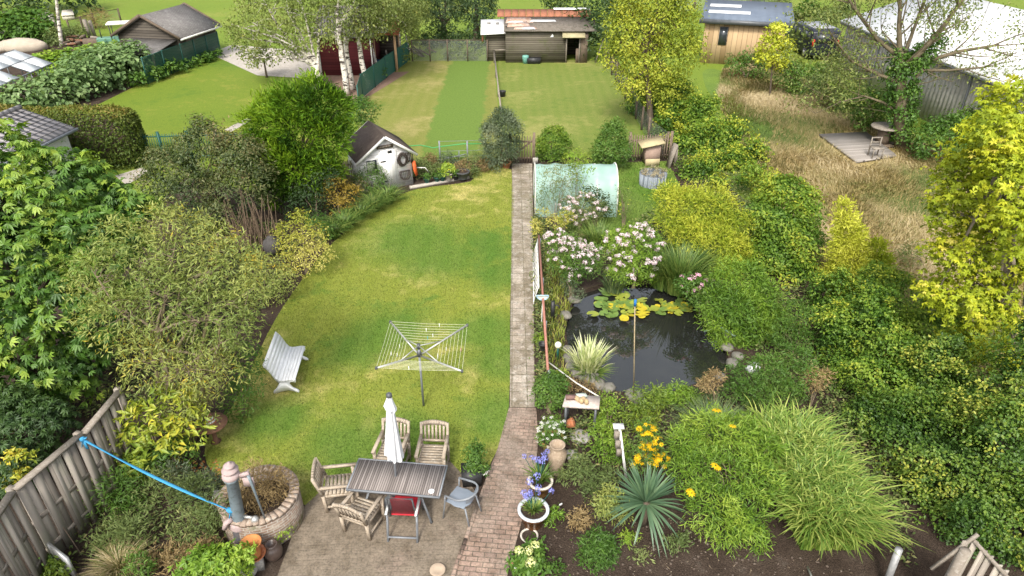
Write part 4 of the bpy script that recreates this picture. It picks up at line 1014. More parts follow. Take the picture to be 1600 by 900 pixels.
# local x along the bench, y towards the back
curve = [(-.22, .385), (-.15, .41), (-.07, .405), (.02, .39), (.10, .385), (.17, .41), (.22, .48), (.26, .57), (.30, .67), (.34, .76), (.39, .84), (.43, .88)]
for (k0, k1, nm, nn) in ((0, 5, 'seat', 5), (5, 11, 'backrest', 5)):
    mb = MB(); pts = [Vector((0, y, z)) for y, z in curve[k0:k1 + 1]]; tot = sum((q - p).length for p, q in zip(pts, pts[1:])); step = tot / nn
    def at_len(s):
        for p, q in zip(pts, pts[1:]):
            l = (q - p).length
            if s <= l: return p + (q - p) * (s / l)
            s -= l
        return pts[-1]
    for k in range(nn):
        p, q = at_len(step * k + .004), at_len(step * (k + 1) - .004); m_ = (p + q) / 2; d_ = (q - p); th_ = math.atan2(d_.z, d_.y)
        mb.box(m_, (Lb, d_.length, .024), Matrix.Rotation(th_, 3, 'X'))
    mb.build(nm, WHITEB, t)
for sx in (-1, 1):
    x = sx * (Lb / 2 - .03); mb = MB()
    mb.prism([(x, y, z - .015) for y, z in curve] + [(x, y + .03 - .02, z - .085) for y, z in reversed(curve)], (.05 * -sx, 0, 0))
    mb.prism([(x, -.20, .0), (x, -.14, .05), (x, -.02, .09), (x, .16, .06), (x, .30, .0), (x, .34, .0), (x, .33, .07), (x, .24, .16), (x, .17, .30), (x, .20, .40), (x, .10, .36), (x, -.10, .36), (x, -.06, .25), (x, -.12, .14), (x, -.21, .08), (x, -.25, .03), (x, -.24, 0)], (.05 * -sx, 0, 0))
    mb.build('side_frame', WHITEB, t)

# rotary clothes dryer
pb = G(662, 634); t = thing('clothes_dryer', 'open rotary clothes dryer with four arms and white lines on the lawn', 'dryer', pb)
hub_top = P(662, 539, pb.y).z; zt = hub_top + .02
tips = [G(x, y, zt) - pb for x, y in ((610, 503), (730, 508), (722, 580), (588, 575))]
hub = Vector((0, 0, hub_top - .28)); MB().tube([(0, 0, 0), (0, 0, hub_top)], .025, 10).build('pole', GREYM, t)
MB().lathe([(.045, 0), (.05, .1), (.04, .14)], (0, 0, hub_top - .30), 12).lathe([(.035, 0), (.04, .12)], (0, 0, hub_top - .1), 12).build('hub', DARKM, t)
for tp in tips:
    am = MB().beam(hub, tp, .030, .030).build('arm', ALU, t)
    mid_ = hub.lerp(tp, .47); MB().beam(mid_, (0, 0, hub_top - .02), .018, .018).build('strut', ALU, am)
    MB().box(tp, (.05, .05, .05)).build('end_cap', DARKM, am)
LINE = mat('cream washing line', (.78, .76, .60), (.70, .68, .52), 5, .6, .3)
mb = MB()
for k in range(8):
    f = .42 + .58 * k / 7
    q = [hub.lerp(tp, f) + Vector((0, 0, .01)) for tp in tips]
    for i in range(4):
        m_ = (q[i] + q[(i + 1) % 4]) / 2 - Vector((0, 0, .02)); mb.tube([q[i], m_, q[(i + 1) % 4]], .0028, 4, cap=False)
mb.build('lines', LINE, t)
pegm = [mat('white peg', (.8, .8, .78)), mat('pink peg', (.7, .2, .25)), mat('teal peg', (.1, .4, .42))]
rng = random.Random(5)
for i in range(12):
    s_ = rng.randrange(4); f = .42 + .58 * rng.randrange(8) / 7; q = hub.lerp(tips[s_], f).lerp(hub.lerp(tips[(s_ + 1) % 4], f), rng.uniform(.25, .75))
    MB().box((q.x, q.y, q.z - .035), (.014, .014, .09)).build('peg', pegm[i % 3 if i % 4 == 0 else 0], t)

# ------------------------------------------------------------------ brick well, pump, strap
BRKW = None
def ring_brick():
    m, nt, out = _new('ring of old bricks'); tc_ = nt.nodes.new("ShaderNodeTexCoord"); sep = nt.nodes.new("ShaderNodeSeparateXYZ"); nt.links.new(tc_.outputs['Object'], sep.inputs[0])
    an = _math(nt, 'ARCTAN2', sep.outputs['Y'], sep.outputs['X']); cb = nt.nodes.new("ShaderNodeCombineXYZ")
    nt.links.new(_math(nt, 'MULTIPLY', an, .72), cb.inputs[0]); nt.links.new(sep.outputs['Z'], cb.inputs[1])
    b = nt.nodes.new("ShaderNodeTexBrick"); nt.links.new(cb.outputs[0], b.inputs['Vector']); b.inputs['Scale'].default_value = 1
    b.inputs['Brick Width'].default_value = .20; b.inputs['Row Height'].default_value = .062; b.inputs['Mortar Size'].default_value = .009
    b.inputs['Color1'].default_value = (.27, .18, .125, 1); b.inputs['Color2'].default_value = (.17, .115, .085, 1); b.inputs['Mortar'].default_value = (.30, .275, .24, 1)
    n = _noise(nt, tc_.outputs['Object'], 5, 6, .7); col = _mix(nt, _ramp(nt, n, [(.5, (0, 0, 0)), (.68, (1, 1, 1))]), b.outputs[0], (.36, .32, .26))
    n2 = _noise(nt, tc_.outputs['Object'], 2.2, 5, .7); col = _mix(nt, _ramp(nt, n2, [(.55, (0, 0, 0)), (.72, (1, 1, 1))]), col, (.10, .10, .045))
    _bsdf(nt, out, col, .9, .15, 0, _math(nt, 'ADD', _math(nt, 'MULTIPLY', b.outputs['Fac'], -1), n), .6, .02); return m
WZ = .72; wc = G(404, 771, WZ); wr = .71
t = thing('well', 'round brick well planter filled with dry brown plants beside the terrace', 'well', (wc.x, wc.y, 0))
RB = ring_brick()
mb = MB(); mb.lathe([(wr, 0), (wr, WZ - .06), (wr - .15, WZ - .06), (wr - .15, .25)], n=48, cap=False); mb.build('wall', RB, t)
mb = MB(); rng = random.Random(6); n = 40
for k in range(n):
    a0_, a1_ = 6.2832 * (k + .04) / n, 6.2832 * (k + .96) / n; z0, z1 = WZ - .058, WZ + rng.uniform(-.012, .012); ro, ri = wr + rng.uniform(0, .018), wr - .16
    mb.prism([(ri * math.cos(a0_), ri * math.sin(a0_), z0), (ro * math.cos(a0_), ro * math.sin(a0_), z0), (ro * math.cos(a1_), ro * math.sin(a1_), z0), (ri * math.cos(a1_), ri * math.sin(a1_), z0)], (0, 0, z1 - z0))
mb.build('coping', mat('worn rim bricks', (.36, .28, .215), (.24, .18, .14), 6, .9, .15, c3=(.44, .40, .34)), t)
MB().lathe([(.0, .50), (wr - .19, .50)], n=32, cap=False).build('earth', SOIL, t)

pb = G(381, 851); pt = P(357, 722, pb.y); t = thing('water_pump', 'old grey blue cast iron water pump with pink grey stacked cap', 'pump', pb)
H = pt.z; tv = Vector((pt.x - pb.x, 0, 0)) / H
PUMP = mat('grey blue cast iron', (.20, .245, .27), (.15, .185, .20), 6, .5, .4, c3=(.10, .12, .125)); PINK = mat('pinkish weathered iron', (.42, .32, .30), (.33, .26, .25), 8, .8, .2)
sh = lambda prof, n=14: MB().add(*(lambda vs, fs: (vs, fs))([Vector((r * math.cos(6.2832 * k / n), r * math.sin(6.2832 * k / n), z)) + tv * z for r, z in prof for k in range(n)],
    [(i * n + k, i * n + (k + 1) % n, (i + 1) * n + (k + 1) % n, (i + 1) * n + k) for i in range(len(prof) - 1) for k in range(n)] + [tuple(range((len(prof) - 1) * n, len(prof) * n))]))
sh([(.23, 0), (.22, .06), (.19, .10), (.17, .14), (.15, .16)], 20).build('base', PINK, t, smooth=True)
vs, fs, n, rows = [], [], 32, (.15, .20, .50, .54)
for z in rows:
    for k in range(n):
        r = .15 * (1 - .10 * (k % 2)); vs.append(Vector((r * math.cos(6.2832 * k / n), r * math.sin(6.2832 * k / n), z)) + tv * z)
fs = [(i * n + k, i * n + (k + 1) % n, (i + 1) * n + (k + 1) % n, (i + 1) * n + k) for i in range(3) for k in range(n)]
MB().add(vs, fs).build('fluted_section', mat('dark grey iron', (.10, .115, .125), (.17, .14, .14), 8, .6, .4), t)
sh([(.17, .53), (.175, .57), (.16, .60), (.165, .64), (.13, .66)], 20).build('collar', PINK, t, smooth=True)
sh([(.115, .65), (.105, H - .42), (.13, H - .40), (.13, H - .34)], 8).build('column', PUMP, t)
sh([(.13, H - .35), (.15, H - .32), (.14, H - .25), (.08, H - .235), (.07, H - .21), (.13, H - .20), (.14, H - .17), (.07, H - .14), (.045, H - .12), (.09, H - .10), (.10, H - .075), (.06, H - .05), (.025, H - .03), (.02, H)], 18).build('cap', PINK, t, smooth=True)
q = Vector((.12, 0, H - .32)) + tv * H
MB().beam(q, q + Vector((.17, 0, .06)), .05, .08).box(q + Vector((.13, -.01, -.13)), (.18, .03, .2)).build('bracket', PINK, t)
MB().tube([q + Vector((.16, -.03, .04)), q + Vector((.19, -.05, -.1)), q + Vector((.24, -.02, -1.02))], [.028, .025, .014], 8).build('handle', PUMP, t)
MB().tube([tv * .72 + Vector((-.10, -.05, .74)), tv * .7 + Vector((-.18, -.12, .72)), tv * .6 + Vector((-.22, -.14, .60))], [.06, .05, .045], 8).build('spout', PINK, t)
MB().tube([Vector((.12, 0, .75)), Vector((.3, .0, .72)), Vector((.33, -.02, .60))], .03, 7).lathe([(.08, 0), (.06, .09), (.02, .12)], (.36, -.05, .68), 12).build('tap', ALU, t)
BLUE = mat('sky blue webbing', (.05, .27, .47), (.04, .21, .38), 8, .75, .2)
fa = P(128, 686, 0) if False else None
fz = 1.86; f0 = G(129, 686, fz); f1 = pb + tv * .95 + Vector((-.10, -.04, .95))
t = thing('blue_strap', 'bright blue webbing strap stretched from the board fence to the old pump', 'strap', f0)
ln = [f0.lerp(f1, k / 12) - Vector((0, 0, .10 * math.sin(math.pi * k / 12))) - f0 for k in range(13)]
sd_ = (ln[-1] - ln[0]).cross(Vector((.25, 0, 1))).normalized(); up_ = Vector((0, 0, 1)); vs, fs = [], []
for i, p in enumerate(ln):
    tw = .5 * math.sin(i * .7); w_ = (sd_ * math.cos(tw) + up_ * math.sin(tw)) * .026; vs += [p - w_, p + w_, p + w_ - up_ * .006, p - w_ - up_ * .006]
    if i: a_ = 4 * (i - 1); fs += [(a_ + k, a_ + (k + 1) % 4, a_ + 4 + (k + 1) % 4, a_ + 4 + k) for k in range(4)]
MB().add(vs, fs).build('band', BLUE, t)
def knot(c, s=1.0):
    mb = MB(); mb.blob(c, (.06 * s, .05 * s, .05 * s), 1, .2); c = Vector(c)
    for d_ in ((.03, -.02, -.22), (-.05, -.02, -.16), (.08, 0, .03)): mb.beam(c, c + Vector(d_) * s, .05, .012)
    return mb
knot((0, 0, 0)).build('knot', BLUE, t); knot(f1 - f0, 1.3).build('knot', BLUE, t)

# left board fence: hit and miss panels
FENB = plank_mat('silver fence boards', (.22, .19, .158), (.38, .335, .285), (.10, .085, .07), .17, 'X', .03, 3, .9, c3=(.33, .32, .24))
def hit_miss(name, label, a, b, h, group=None, posts=(0, 1), n=None):
    t = thing(name, label, 'fence', a, frame_at(a, b), group); L = (b - a).length; n = n or max(3, round(L / .155)); rng = random.Random(int(L * 50))
    for i in range(n):
        x = (i + .5) * L / n; y = -.02 if i % 2 else .02; hh = h * rng.uniform(.985, 1.0) - .05
        MB().box((x, y, hh / 2 + .03), (L / n * .92, .022, hh), rotz(rng.uniform(-.03, .03))).build('board', FENB, t)
    MB().box((L / 2, 0, h + .0), (L, .13, .045)).build('top_rail', GREYW, t); mb = MB()
    for z in (.35, h * .55): mb.box((L / 2, .0, z), (L, .016, .09))
    mb.build('rails', GREYW, t)
    for f in posts: MB().box((L * f, -.075, (h + .03) / 2), (.10, .10, h + .03)).build('post', OLDWOOD if False else GREYW, t)
    return t
FH = 1.86
r0, r1, r2 = G(22, 765, FH), G(126, 679, FH), G(188, 606, FH)
pre = r0 + (r0 - r1).normalized() * 2.0
b0 = G(0, 797, FH); d_ = (b0 - r0).normalized()
flat = lambda v: Vector((v.x, v.y, 0))
hit_miss('board_fence', 'silvered board fence panel with the blue strap tied to its end', flat(r1), flat(r0), FH, 'board fence panels on the left', (0, 1))
hit_miss('board_fence', 'silvered board fence panel in the lower left corner of the photo', flat(r0 + d_ * .06), flat(r0 + d_ * 2.0), FH, 'board fence panels on the left', ())
hit_miss('board_fence', 'silvered board fence panel running back under the branches', flat(r2), flat(r1 + (r2 - r1).normalized() * .06), FH - .04, 'board fence panels on the left', (0,))
def pot_profile(r, h, wall=.015): return [(r * .66, 0), (r * .95, h * .78), (r * 1.05, h * .79), (r * 1.08, h), (r * .96, h), (r * .9, h * .82)]
def pot(name, label, loc, r, h, m, rim=None, fill=True, prof=None, cat='pot', group=None, plant=None):
    t = thing(name, label, cat, loc, 0, group)
    pr = prof or pot_profile(r, h)
    b_ = MB().lathe(pr, n=26, cap=False).lathe([(0, .005), (pr[0][0], .005)], n=26, cap=False).build('body', m, t, smooth=False)
    if rim: MB().lathe([(r * .98, h - .02), (r * 1.14, h - .015), (r * 1.14, h + .015), (r * .92, h + .02), (r * .9, h - .03)], n=30, cap=False).build('rim', rim, t)
    if fill: MB().lathe([(0, h * .84), (r * .92, h * .84)], n=20, cap=False).build('earth', SOIL, t)
    return t
tp = pot('hanging_pot', 'small terracotta pot hanging on the board fence', G(49, 794, 1.05), .16, .22, TERRA)
MB().tube(loop_pts(0, 0, .15, .15), .008, 5).build('hanger', DARKM, tp)
mb = MB(); mb.beam(G(118, 742, .9), G(150, 795, .02), .02, .02); mb.beam(G(75, 790, .9), G(130, 868, .02), .025, .025); mb.beam(G(125, 745, 1.0), G(150, 775, .1), .02, .02)
t = thing('canes', 'brown garden canes leaning against the board fence', 'canes', G(150, 795))
for a_, b_ in (((112, 742, .95), (147, 790, .02)), ((72, 783, .95), (128, 868, .02)), ((122, 742, 1.0), (150, 776, .05))): MB().tube([G(*a_) - t.location, G(*b_) - t.location], .012, 6).build('cane', OLDWOOD, t)
o = MB().prism([(0, 0, 0), (.9, -.55, 0), (.9, -.55, .5), (0, 0, .5)], (.02, .05, 0)).build('cold_frame', ALU, loc=G(66, 862)); setp(o, 'aluminium edged pane standing against the board fence at the lower left', 'frame')

# pots by the pump
t = thing('pot_stack', 'flared orange terracotta pot in a saucer on a stone block beside the pump', 'pot', G(402, 884))
MB().box((0, 0, .12), (.26, .26, .24), rotz(.3)).build('block', STONE, t)
MB().lathe([(.12, .24), (.19, .31), (.21, .34), (.19, .34), (.12, .27)], n=26).build('saucer', TERRA, t)
MB().lathe([(.12, .27), (.13, .36), (.115, .45), (.14, .56), (.185, .62), (.165, .62), (.11, .5)], n=28, cap=False).build('pot', mat('bright terracotta', (.50, .22, .07), (.42, .15, .055), 3, .75), t)
JAR = mat('dark brown glaze', (.065, .045, .038), (.10, .07, .055), 6, .35, .5)
o = MB().lathe([(.09, 0), (.15, .08), (.17, .2), (.14, .30), (.10, .33), (.11, .37), (.08, .37), (.07, .3)], n=26).build('jar', JAR, loc=G(429, 871), smooth=True); setp(o, 'squat dark brown jar with a reddish neck right of the orange pot', 'jar')
tp = pot('flower_pot', 'terracotta pot of dead stems on the block behind the pump', G(352, 795, .40), .14, .24, TERRA)
crown('dead_stems', [(tp.location.x, tp.location.y, .66, .10, .10, .05)], 90, .10, .015, leaf_mat('dead stems', [(0, (.10, .07, .05)), (1, (.28, .24, .20))]), tp, 3, cr=.05)
o = MB().box((0, 0, .2), (.3, .3, .40), rotz(.2)).build('block', STONE, loc=G(352, 797)); setp(o, 'grey block under the pot behind the pump', 'block')
PONDST = mat('damp grey stone', (.20, .185, .16), (.12, .115, .095), 4, .85, .25, bs=.6, c3=(.09, .10, .05))
def stone(px, r, label, flat_=.6, seed=0, z=0, group='rough stones round the pond', m=None):
    rg = random.Random(seed); p = G(*px); o = MB().blob((0, 0, r * flat_ * .45), (r * rg.uniform(.9, 1.3), r * rg.uniform(.8, 1.1), r * flat_), 2, .10, rg).build('stone', m or STONE, loc=(p.x, p.y, z)); o.rotation_euler[2] = rg.uniform(0, 6)
    return setp(o, label, 'stone', group)
stone((385, 893), .22, 'pale rounded boulder below the pump', .8, 3, group='boulders by the terrace')
o = MB().lathe([(.10, 0), (.14, .05), (.13, .06), (.07, .03)], n=20).build('dish', mat('buff dish', (.42, .33, .24), (.34, .26, .19), 5, .8), loc=G(684, 893, .016)); setp(o, 'small round buff dish on the brick terrace', 'dish')

# rusty disc on a stand with a striped pot
pb = G(338, 690); RUST = mat('rusty iron', (.17, .085, .05), (.25, .14, .085), 6, .85, .2, c3=(.10, .06, .045))
t = thing('disc_table', 'rusty round disc on a stand at the lawn edge', 'table', pb)
MB().lathe([(.0, .52), (.33, .50), (.34, .52), (.33, .535), (0, .55)], n=30, cap=False).build('disc', RUST, t); MB().lathe([(.12, 0), (.05, .06), (.04, .5)], n=12).build('stand', RUST, t)
t = thing('striped_pot', 'small brown and cream striped pot on the rusty disc', 'pot', pb + Vector((-.02, .02, .545)))
for k in range(5): MB().lathe([(.13 - k * .014, k * .032), (.13 - (k + 1) * .014, (k + 1) * .032)], n=20, cap=(k == 4)).build('band', WHITEP if k % 2 else TERRA, t)
t = pot('flower_pot', 'brown clay pot behind the rusty disc', G(325, 663), .13, .22, TERRA)

# ------------------------------------------------------------------ right of the path
GLAZE = mat('brown glaze', (.20, .085, .03), (.13, .05, .02), 2.5, .25, .5); RIMW = mat('cream rim', (.62, .56, .48), (.52, .47, .40), 5, .5, .4)
POTS = {}
POTS['daisy'] = pot('flower_pot', 'round ochre pot crowded with white flowers behind the stone vase', G(862, 703), .25, .34, mat('ochre glaze', (.36, .20, .07), (.28, .15, .05), 3, .4, .4))
POTS['aga1'] = pot('flower_pot', 'ochre pot of blue agapanthus with a pale rim', G(844, 769), .22, .32, mat('ochre glaze', (.36, .20, .07)), RIMW)
POTS['aga2'] = pot('flower_pot', 'large brown glazed pot with a thick white rim and blue flowers', G(833, 818), .26, .38, GLAZE, mat('blue white rim', (.60, .62, .64), (.48, .52, .56), 4, .35, .5))
o = MB().lathe([(.13, .0), (.165, .015), (.17, .03), (.155, .035), (.135, .02)], n=30, cap=False).build('pot_ring', RIMW, loc=G(827, 838)); setp(o, 'pale empty ring lying on the soil below the brown glazed pot', 'ring')
VASE = mat('buff stone vase', (.33, .255, .18), (.24, .18, .125), 9, .9, .15, bs=.8, c3=(.40, .33, .25))
o = MB().lathe([(.12, 0), (.13, .05), (.16, .30), (.20, .50), (.19, .58), (.12, .66), (.11, .70), (.15, .75), (.16, .77), (.13, .77), (.09, .68)], n=26).build('vase', VASE, loc=G(869, 738), smooth=True); setp(o, 'tall buff stone vase standing beside the flower pots', 'vase')
o = MB().lathe([(.08, 0), (.11, .16), (.12, .22), (.10, .22), (.07, .05)], n=20, R=Matrix.Rotation(1.2, 3, 'Y')).build('fallen_pot', TERRA, loc=G(882, 664, .12)); setp(o, 'terracotta pot lying on its side by the potting table', 'pot')
o = MB().box((0, 0, .09), (.3, .22, .18), rotz(.2)).build('stone_block', STONE, loc=G(862, 672)); setp(o, 'squared grey stone block under the white flowers', 'stone')
# potting table
tz = .80; q = [G(884, 616, tz), G(938, 619, tz), G(936, 638, tz), G(879, 634, tz)]; c = sum(q, Vector()) / 4
t = thing('potting_table', 'small pinkish stone topped table by the pond', 'table', (c.x, c.y, 0))
cc = Vector((c.x, c.y, 0)); MB().prism([p - cc - Vector((0, 0, .05)) for p in (q[3], q[2], q[1], q[0])], (0, 0, .05)).build('tabletop', mat('pinkish slab', (.50, .42, .37), (.40, .33, .29), 5, .85, c3=(.58, .53, .48)), t)
for p in q:
    l = (p - cc) * .82; MB().box((l.x, l.y, (tz - .05) / 2), (.05, .05, tz - .05)).build('leg', DARKM, t)
o = MB().box((0, 0, .04), (.22, .10, .08)).box((0, 0, .078), (.17, .06, .012)).build('brick_planter', mat('dull red brown', (.20, .12, .10), (.15, .09, .08), 5, .9), loc=G(892, 623, tz)); setp(o, 'dull red brown hollow brick lying on the potting table', 'brick')
TAN = mat('tan leather', (.42, .31, .17), (.34, .25, .14), 5, .8)
def shoe(px, rot, label):
    mb = MB(); mb.blob((0, .06, .045), (.055, .13, .045), 2, .06); mb.blob((0, -.06, .07), (.05, .07, .07), 2, .05); o = mb.build('shoe', TAN, loc=G(px[0], px[1], tz)); o.rotation_euler[2] = rot; return setp(o, label, 'shoe', 'old garden shoes on the potting table')
shoe((905, 628), .6, 'tan old garden shoe nearer the brick on the potting table'); shoe((914, 629), .35, 'tan old garden shoe nearer the table edge')
o = MB().blob((0, 0, .05), (.14, .07, .05), 2, .2).build('glove', mat('mint grey cloth', (.42, .48, .42), (.34, .39, .34), 6, .9), loc=G(908, 621, tz)); setp(o, 'mint grey crumpled glove behind the old shoes', 'glove')
# long copper coloured rail, net, ladder
RAIL = mat('copper red paint', (.36, .165, .12), (.28, .125, .09), 5, .6, .35)
ra, rb = G(856, 578, .55), G(842, 368, .9); t = thing('handrail', 'long copper red pipe rail along the right edge of the garden path', 'rail', (ra.x, ra.y, 0))
o0 = Vector((ra.x, ra.y, 0)); MB().tube([ra - o0, rb - o0], .032, 8).build('pipe', RAIL, t)
mb = MB(); mb.beam((ra - o0).lerp(rb - o0, .25) - Vector((0, 0, .30)), (rb - o0) - Vector((0, 0, .30)), .025, .28); mb.build('board', mat('dark red board', (.20, .075, .05), (.14, .055, .04), 5, .85), t)
for f in (.0, .30, .62, .97):
    p = (ra - o0).lerp(rb - o0, f); MB().box((p.x + .03, p.y, p.z / 2), (.06, .06, p.z)).build('post', GREYM, t)
lo0 = G(834, 476); la, lb = Vector((0, 0, .05)), G(833, 398) - lo0 + Vector((0, 0, .05)); off = Vector((.13, 0, .50))
t = thing('ladder', 'white ladder standing on edge against the copper red rail', 'ladder', lo0)
for v in (Vector((0, 0, 0)), off): MB().beam(la + v, lb + v, .03, .06).build('stile', WHITEP, t)
for k in range(12):
    f = (k + .5) / 12; MB().beam(la.lerp(lb, f), la.lerp(lb, f) + off, .025, .025).build('rung', WHITEP, t)
nc = G(848, 461, .85); t = thing('pond_net', 'white pond net with a pale blue rim leaning on the copper red rail', 'net', nc)
mb = MB(); arcn = [(.16 * math.cos(a), -.02 - .02 * math.sin(a), .16 * math.sin(a)) for a in [math.pi + math.pi * k / 12 for k in range(13)]]
mb.tube(arcn + [arcn[0]], .014, 6); mb.build('rim', mat('pale blue metal', (.36, .52, .62), (.30, .45, .55), 5, .5), t)
MB().face([(x, y + .03, z) for x, y, z in arcn]).build('net', mat('white net', (.66, .68, .62), (.56, .58, .52), 9, .9), t)
MB().tube([(0, 0, -.16), (-.03, -.35, -.80)], .010, 6).build('handle', WHITEP, t)
tp = pot('bucket', 'black bucket hanging on the copper red rail', G(848, 546, .30), .10, .19, BLACK, fill=False, cat='bucket')
t = thing('globe_lamp', 'white glass globe lamp on a short green stem by the pond', 'lamp', G(871, 562))
gz = P(870, 539, G(871, 562).y).z; MB().tube([(0, 0, 0), (0, 0, gz - .07)], .03, 8).build('stem', GREENM, t)
MB().blob((0, 0, gz), .085, 3, 0).build('globe', mat('opal glass', (.78, .75, .64), (.74, .71, .60), 2, .3, .5), t, smooth=True)
t = thing('water_tap', 'black standpipe behind the rail near the pond', 'tap', G(863, 500)); MB().box((0, 0, .3), (.10, .10, .6)).build('post', BLACK, t); MB().tube([(0, 0, .5), (.14, -.05, .5), (.18, -.06, .42)], .02, 6).build('spout', BLACK, t)
o = MB().tube([G(857, 566, .50), G(900, 598, .62), G(936, 620, .72)], .016, 7).build('white_cane', ROPE); setp(o, 'thin white rod running from the red rail to the potting table', 'rod')
sb = G(990, 625); st_ = P(992, 478, sb.y - .1)
t = thing('marker_pole', 'tall thin bamboo pole with a bright blue tip standing before the pond', 'pole', sb)
MB().tube([(0, 0, 0), st_ - sb], .014, 7).build('cane', mat('bamboo', (.34, .27, .16), (.27, .21, .12), 6, .7), t); MB().tube([st_ - sb, st_ - sb + Vector((0, 0, .16))], .028, 8).build('tip', mat('blue plastic cap', (.03, .17, .48)), t)
pb = G(980, 760); pt = P(968, 668, pb.y); t = thing('wooden_post', 'white edged post with stacked weathered blocks beside the yucca', 'post', pb)
v = pt - pb; MB().beam((0, 0, 0), v, .05, .04, (0, 1, 0)).build('upright', WHITEP, t)
for k, f in enumerate((.62, .75, .90)): MB().box(v * f + Vector((-.07, -.02, 0)), (.10, .09, .17)).build('block', GREYW, t)
MB().box(v + Vector((-.02, 0, .03)), (.2, .14, .025)).build('lid', WHITEP, t)
# lower right corner
pa = G(1383, 918); pt = P(1405, 858, pa.y); o = MB().tube([(0, 0, -.2), pt - pa], .058, 14).build('metal_pipe', mat('galvanised pipe', (.40, .40, .39), (.30, .30, .295), 5, .5, .4, metal=.4), loc=pa); setp(o, 'thick galvanised pipe sticking up at the lower right by the ornamental grass', 'pipe')
o = MB().tube([G(1278, 925, .35), G(1262, 886, .02)], .016, 7).build('white_stick', WHITEP); setp(o, 'white stick with a dark tip lying on the soil at the bottom edge', 'stick')
fa, fb = G(1478, 905, 1.2), G(1553, 915, 1.2); hi = P(1518, 842, fa.y)
t = thing('board_fence', 'pointed end of a silvered board fence in the lower right corner', 'fence', (hi.x, hi.y, 0))
o0 = Vector((hi.x, hi.y, 0)); zt = hi.z
for i in range(8):
    x = -.06 + i * .115; top_ = zt - .04 - .085 * max(0, i - 1) * 1.1
    MB().box((x, .03 * (i % 2) - .05 * i, top_ / 2), (.10, .022, top_)).build('board', FENB, t)
MB().beam((-.42, -.05, zt - .62), (.06, .0, zt + .10), .05, .04, (0, 1, 0)).build('rail', GREYW, t); MB().beam((.02, -.03, zt), (.85, -.45, zt - .78), .05, .045, (0, 1, 0)).build('rail', GREYW, t)
MB().tube([(-.10, -.1, 0), (-.10, -.1, zt - .12)], .07, 10).build('post', GREYW, t)

# pond edge stones, kerb of the pot row, deck things
for i, (x, y, r) in enumerate(((884, 494, .16), (886, 548, .15), (893, 563, .19), (893, 575, .17), (902, 585, .20), (915, 590, .18), (925, 596, .22), (936, 603, .20), (951, 608, .17), (985, 617, .15), (994, 624, .19), (1000, 632, .17), (1108, 497, .19), (1115, 510, .17), (1136, 545, .18), (1139, 526, .19), (1144, 570, .18), (1152, 558, .15), (1124, 590, .15), (897, 470, .17))):
    nm = ('left of the pond', 'at the lower left bank of the pond', 'at the front of the pond', 'on the right bank of the pond')[0 if i < 2 or i == 19 else 1 if i < 9 else 2 if i < 12 else 3]
    stone((x, y), r, 'rough grey stone ' + nm, .62, i, 0, 'rough stones ' + nm, PONDST)
for i, (x, y, r) in enumerate(((905, 683, .22), (893, 712, .17), (1000, 625, .14))): stone((x, y), r, ('flat grey slab between the potting table and the vase', 'flat grey slab right of the stone vase', 'pale small rock behind the marker pole')[i], .3, 40 + i, 0, 'slabs in the bed')
o = MB().beam(G(640, 293, .05), G(733, 277, .05), .14, .10).build('kerb', CONC); o['kind'] = 'structure'
t = thing('bath_tub', 'blue grey hose end lying over the right bank of the pond', 'hose', G(1100, 518)); MB().tube([(0, 0, .0), G(1112, 514, .12) - G(1100, 518), G(1125, 510, .2) - G(1100, 518), G(1148, 525, .25) - G(1100, 518)], .022, 7).build('tube', mat('pale blue hose', (.38, .50, .54), (.3, .42, .46), 5, .5), t); t.name = 'pond_hose'
o = MB().box((0, 0, .12), (.30, .18, .10), rotz(.4)).box((.05, .02, .2), (.16, .12, .08), rotz(.9)).build('white_box', WHITEB, loc=G(1175, 582, .25)); setp(o, 'small white plastic box among the plants right of the pond', 'box')
# tractor and clutter in the vegetable plot
pb = G(196, 86); t = thing('tractor', 'small old green tractor with a cream canopy beside the dark barn', 'tractor', pb, math.radians(200))
TG = mat('tractor green', (.10, .23, .16), (.08, .18, .13), 4, .5, .4); CREAM = mat('cream canopy', (.74, .72, .62), (.66, .64, .55), 4, .6)
MB().box((.75, 0, .95), (1.35, .6, .55)).box((-.3, 0, .7), (1.2, .5, .35)).build('body', TG, t, bevel=.05)
MB().box((-.3, .55, 1.05), (.9, .28, .10)).box((-.3, -.55, 1.05), (.9, .28, .10)).build('mudguard', TG, t)
MB().box((-.15, 0, 2.08), (1.5, 1.15, .10)).build('canopy', CREAM, t, bevel=.04)
for x in (-.8, .45):
    for y in (-.48, .48): MB().beam((x, y, 1.0), (x, y, 2.05), .05, .05).build('canopy_post', BLACK, t)
MB().box((-.45, 0, 1.15), (.4, .45, .10)).box((-.65, 0, 1.35), (.08, .45, .35)).build('seat', BLACK, t); MB().tube(loop_pts(0, 0, .17, .17, 14), .015, 6).build('steering_wheel', BLACK, t).location = (.1, 0, 1.45)
for x, y, r, w_ in ((-.5, .62, .55, .28), (-.5, -.62, .55, .28), (1.15, .48, .32, .18), (1.15, -.48, .32, .18)):
    wh = MB().lathe([(r * .93, -w_ / 2), (r, -w_ / 4), (r, w_ / 4), (r * .93, w_ / 2)], (x, y, r), 20, Matrix.Rotation(math.pi / 2, 3, 'X')).build('wheel', BLACK, t)
    MB().lathe([(r * .5, -w_ / 2 - .02), (r * .5, w_ / 2 + .02)], (x, y, r), 14, Matrix.Rotation(math.pi / 2, 3, 'X')).build('rim', CREAM, wh)
MB().tube([(1.1, .15, 1.2), (1.1, .15, 1.75)], .035, 7).build('exhaust', BLACK, t)
PALEW = mat('pale sheeting', (.52, .48, .40), (.42, .38, .31), 3, .8)
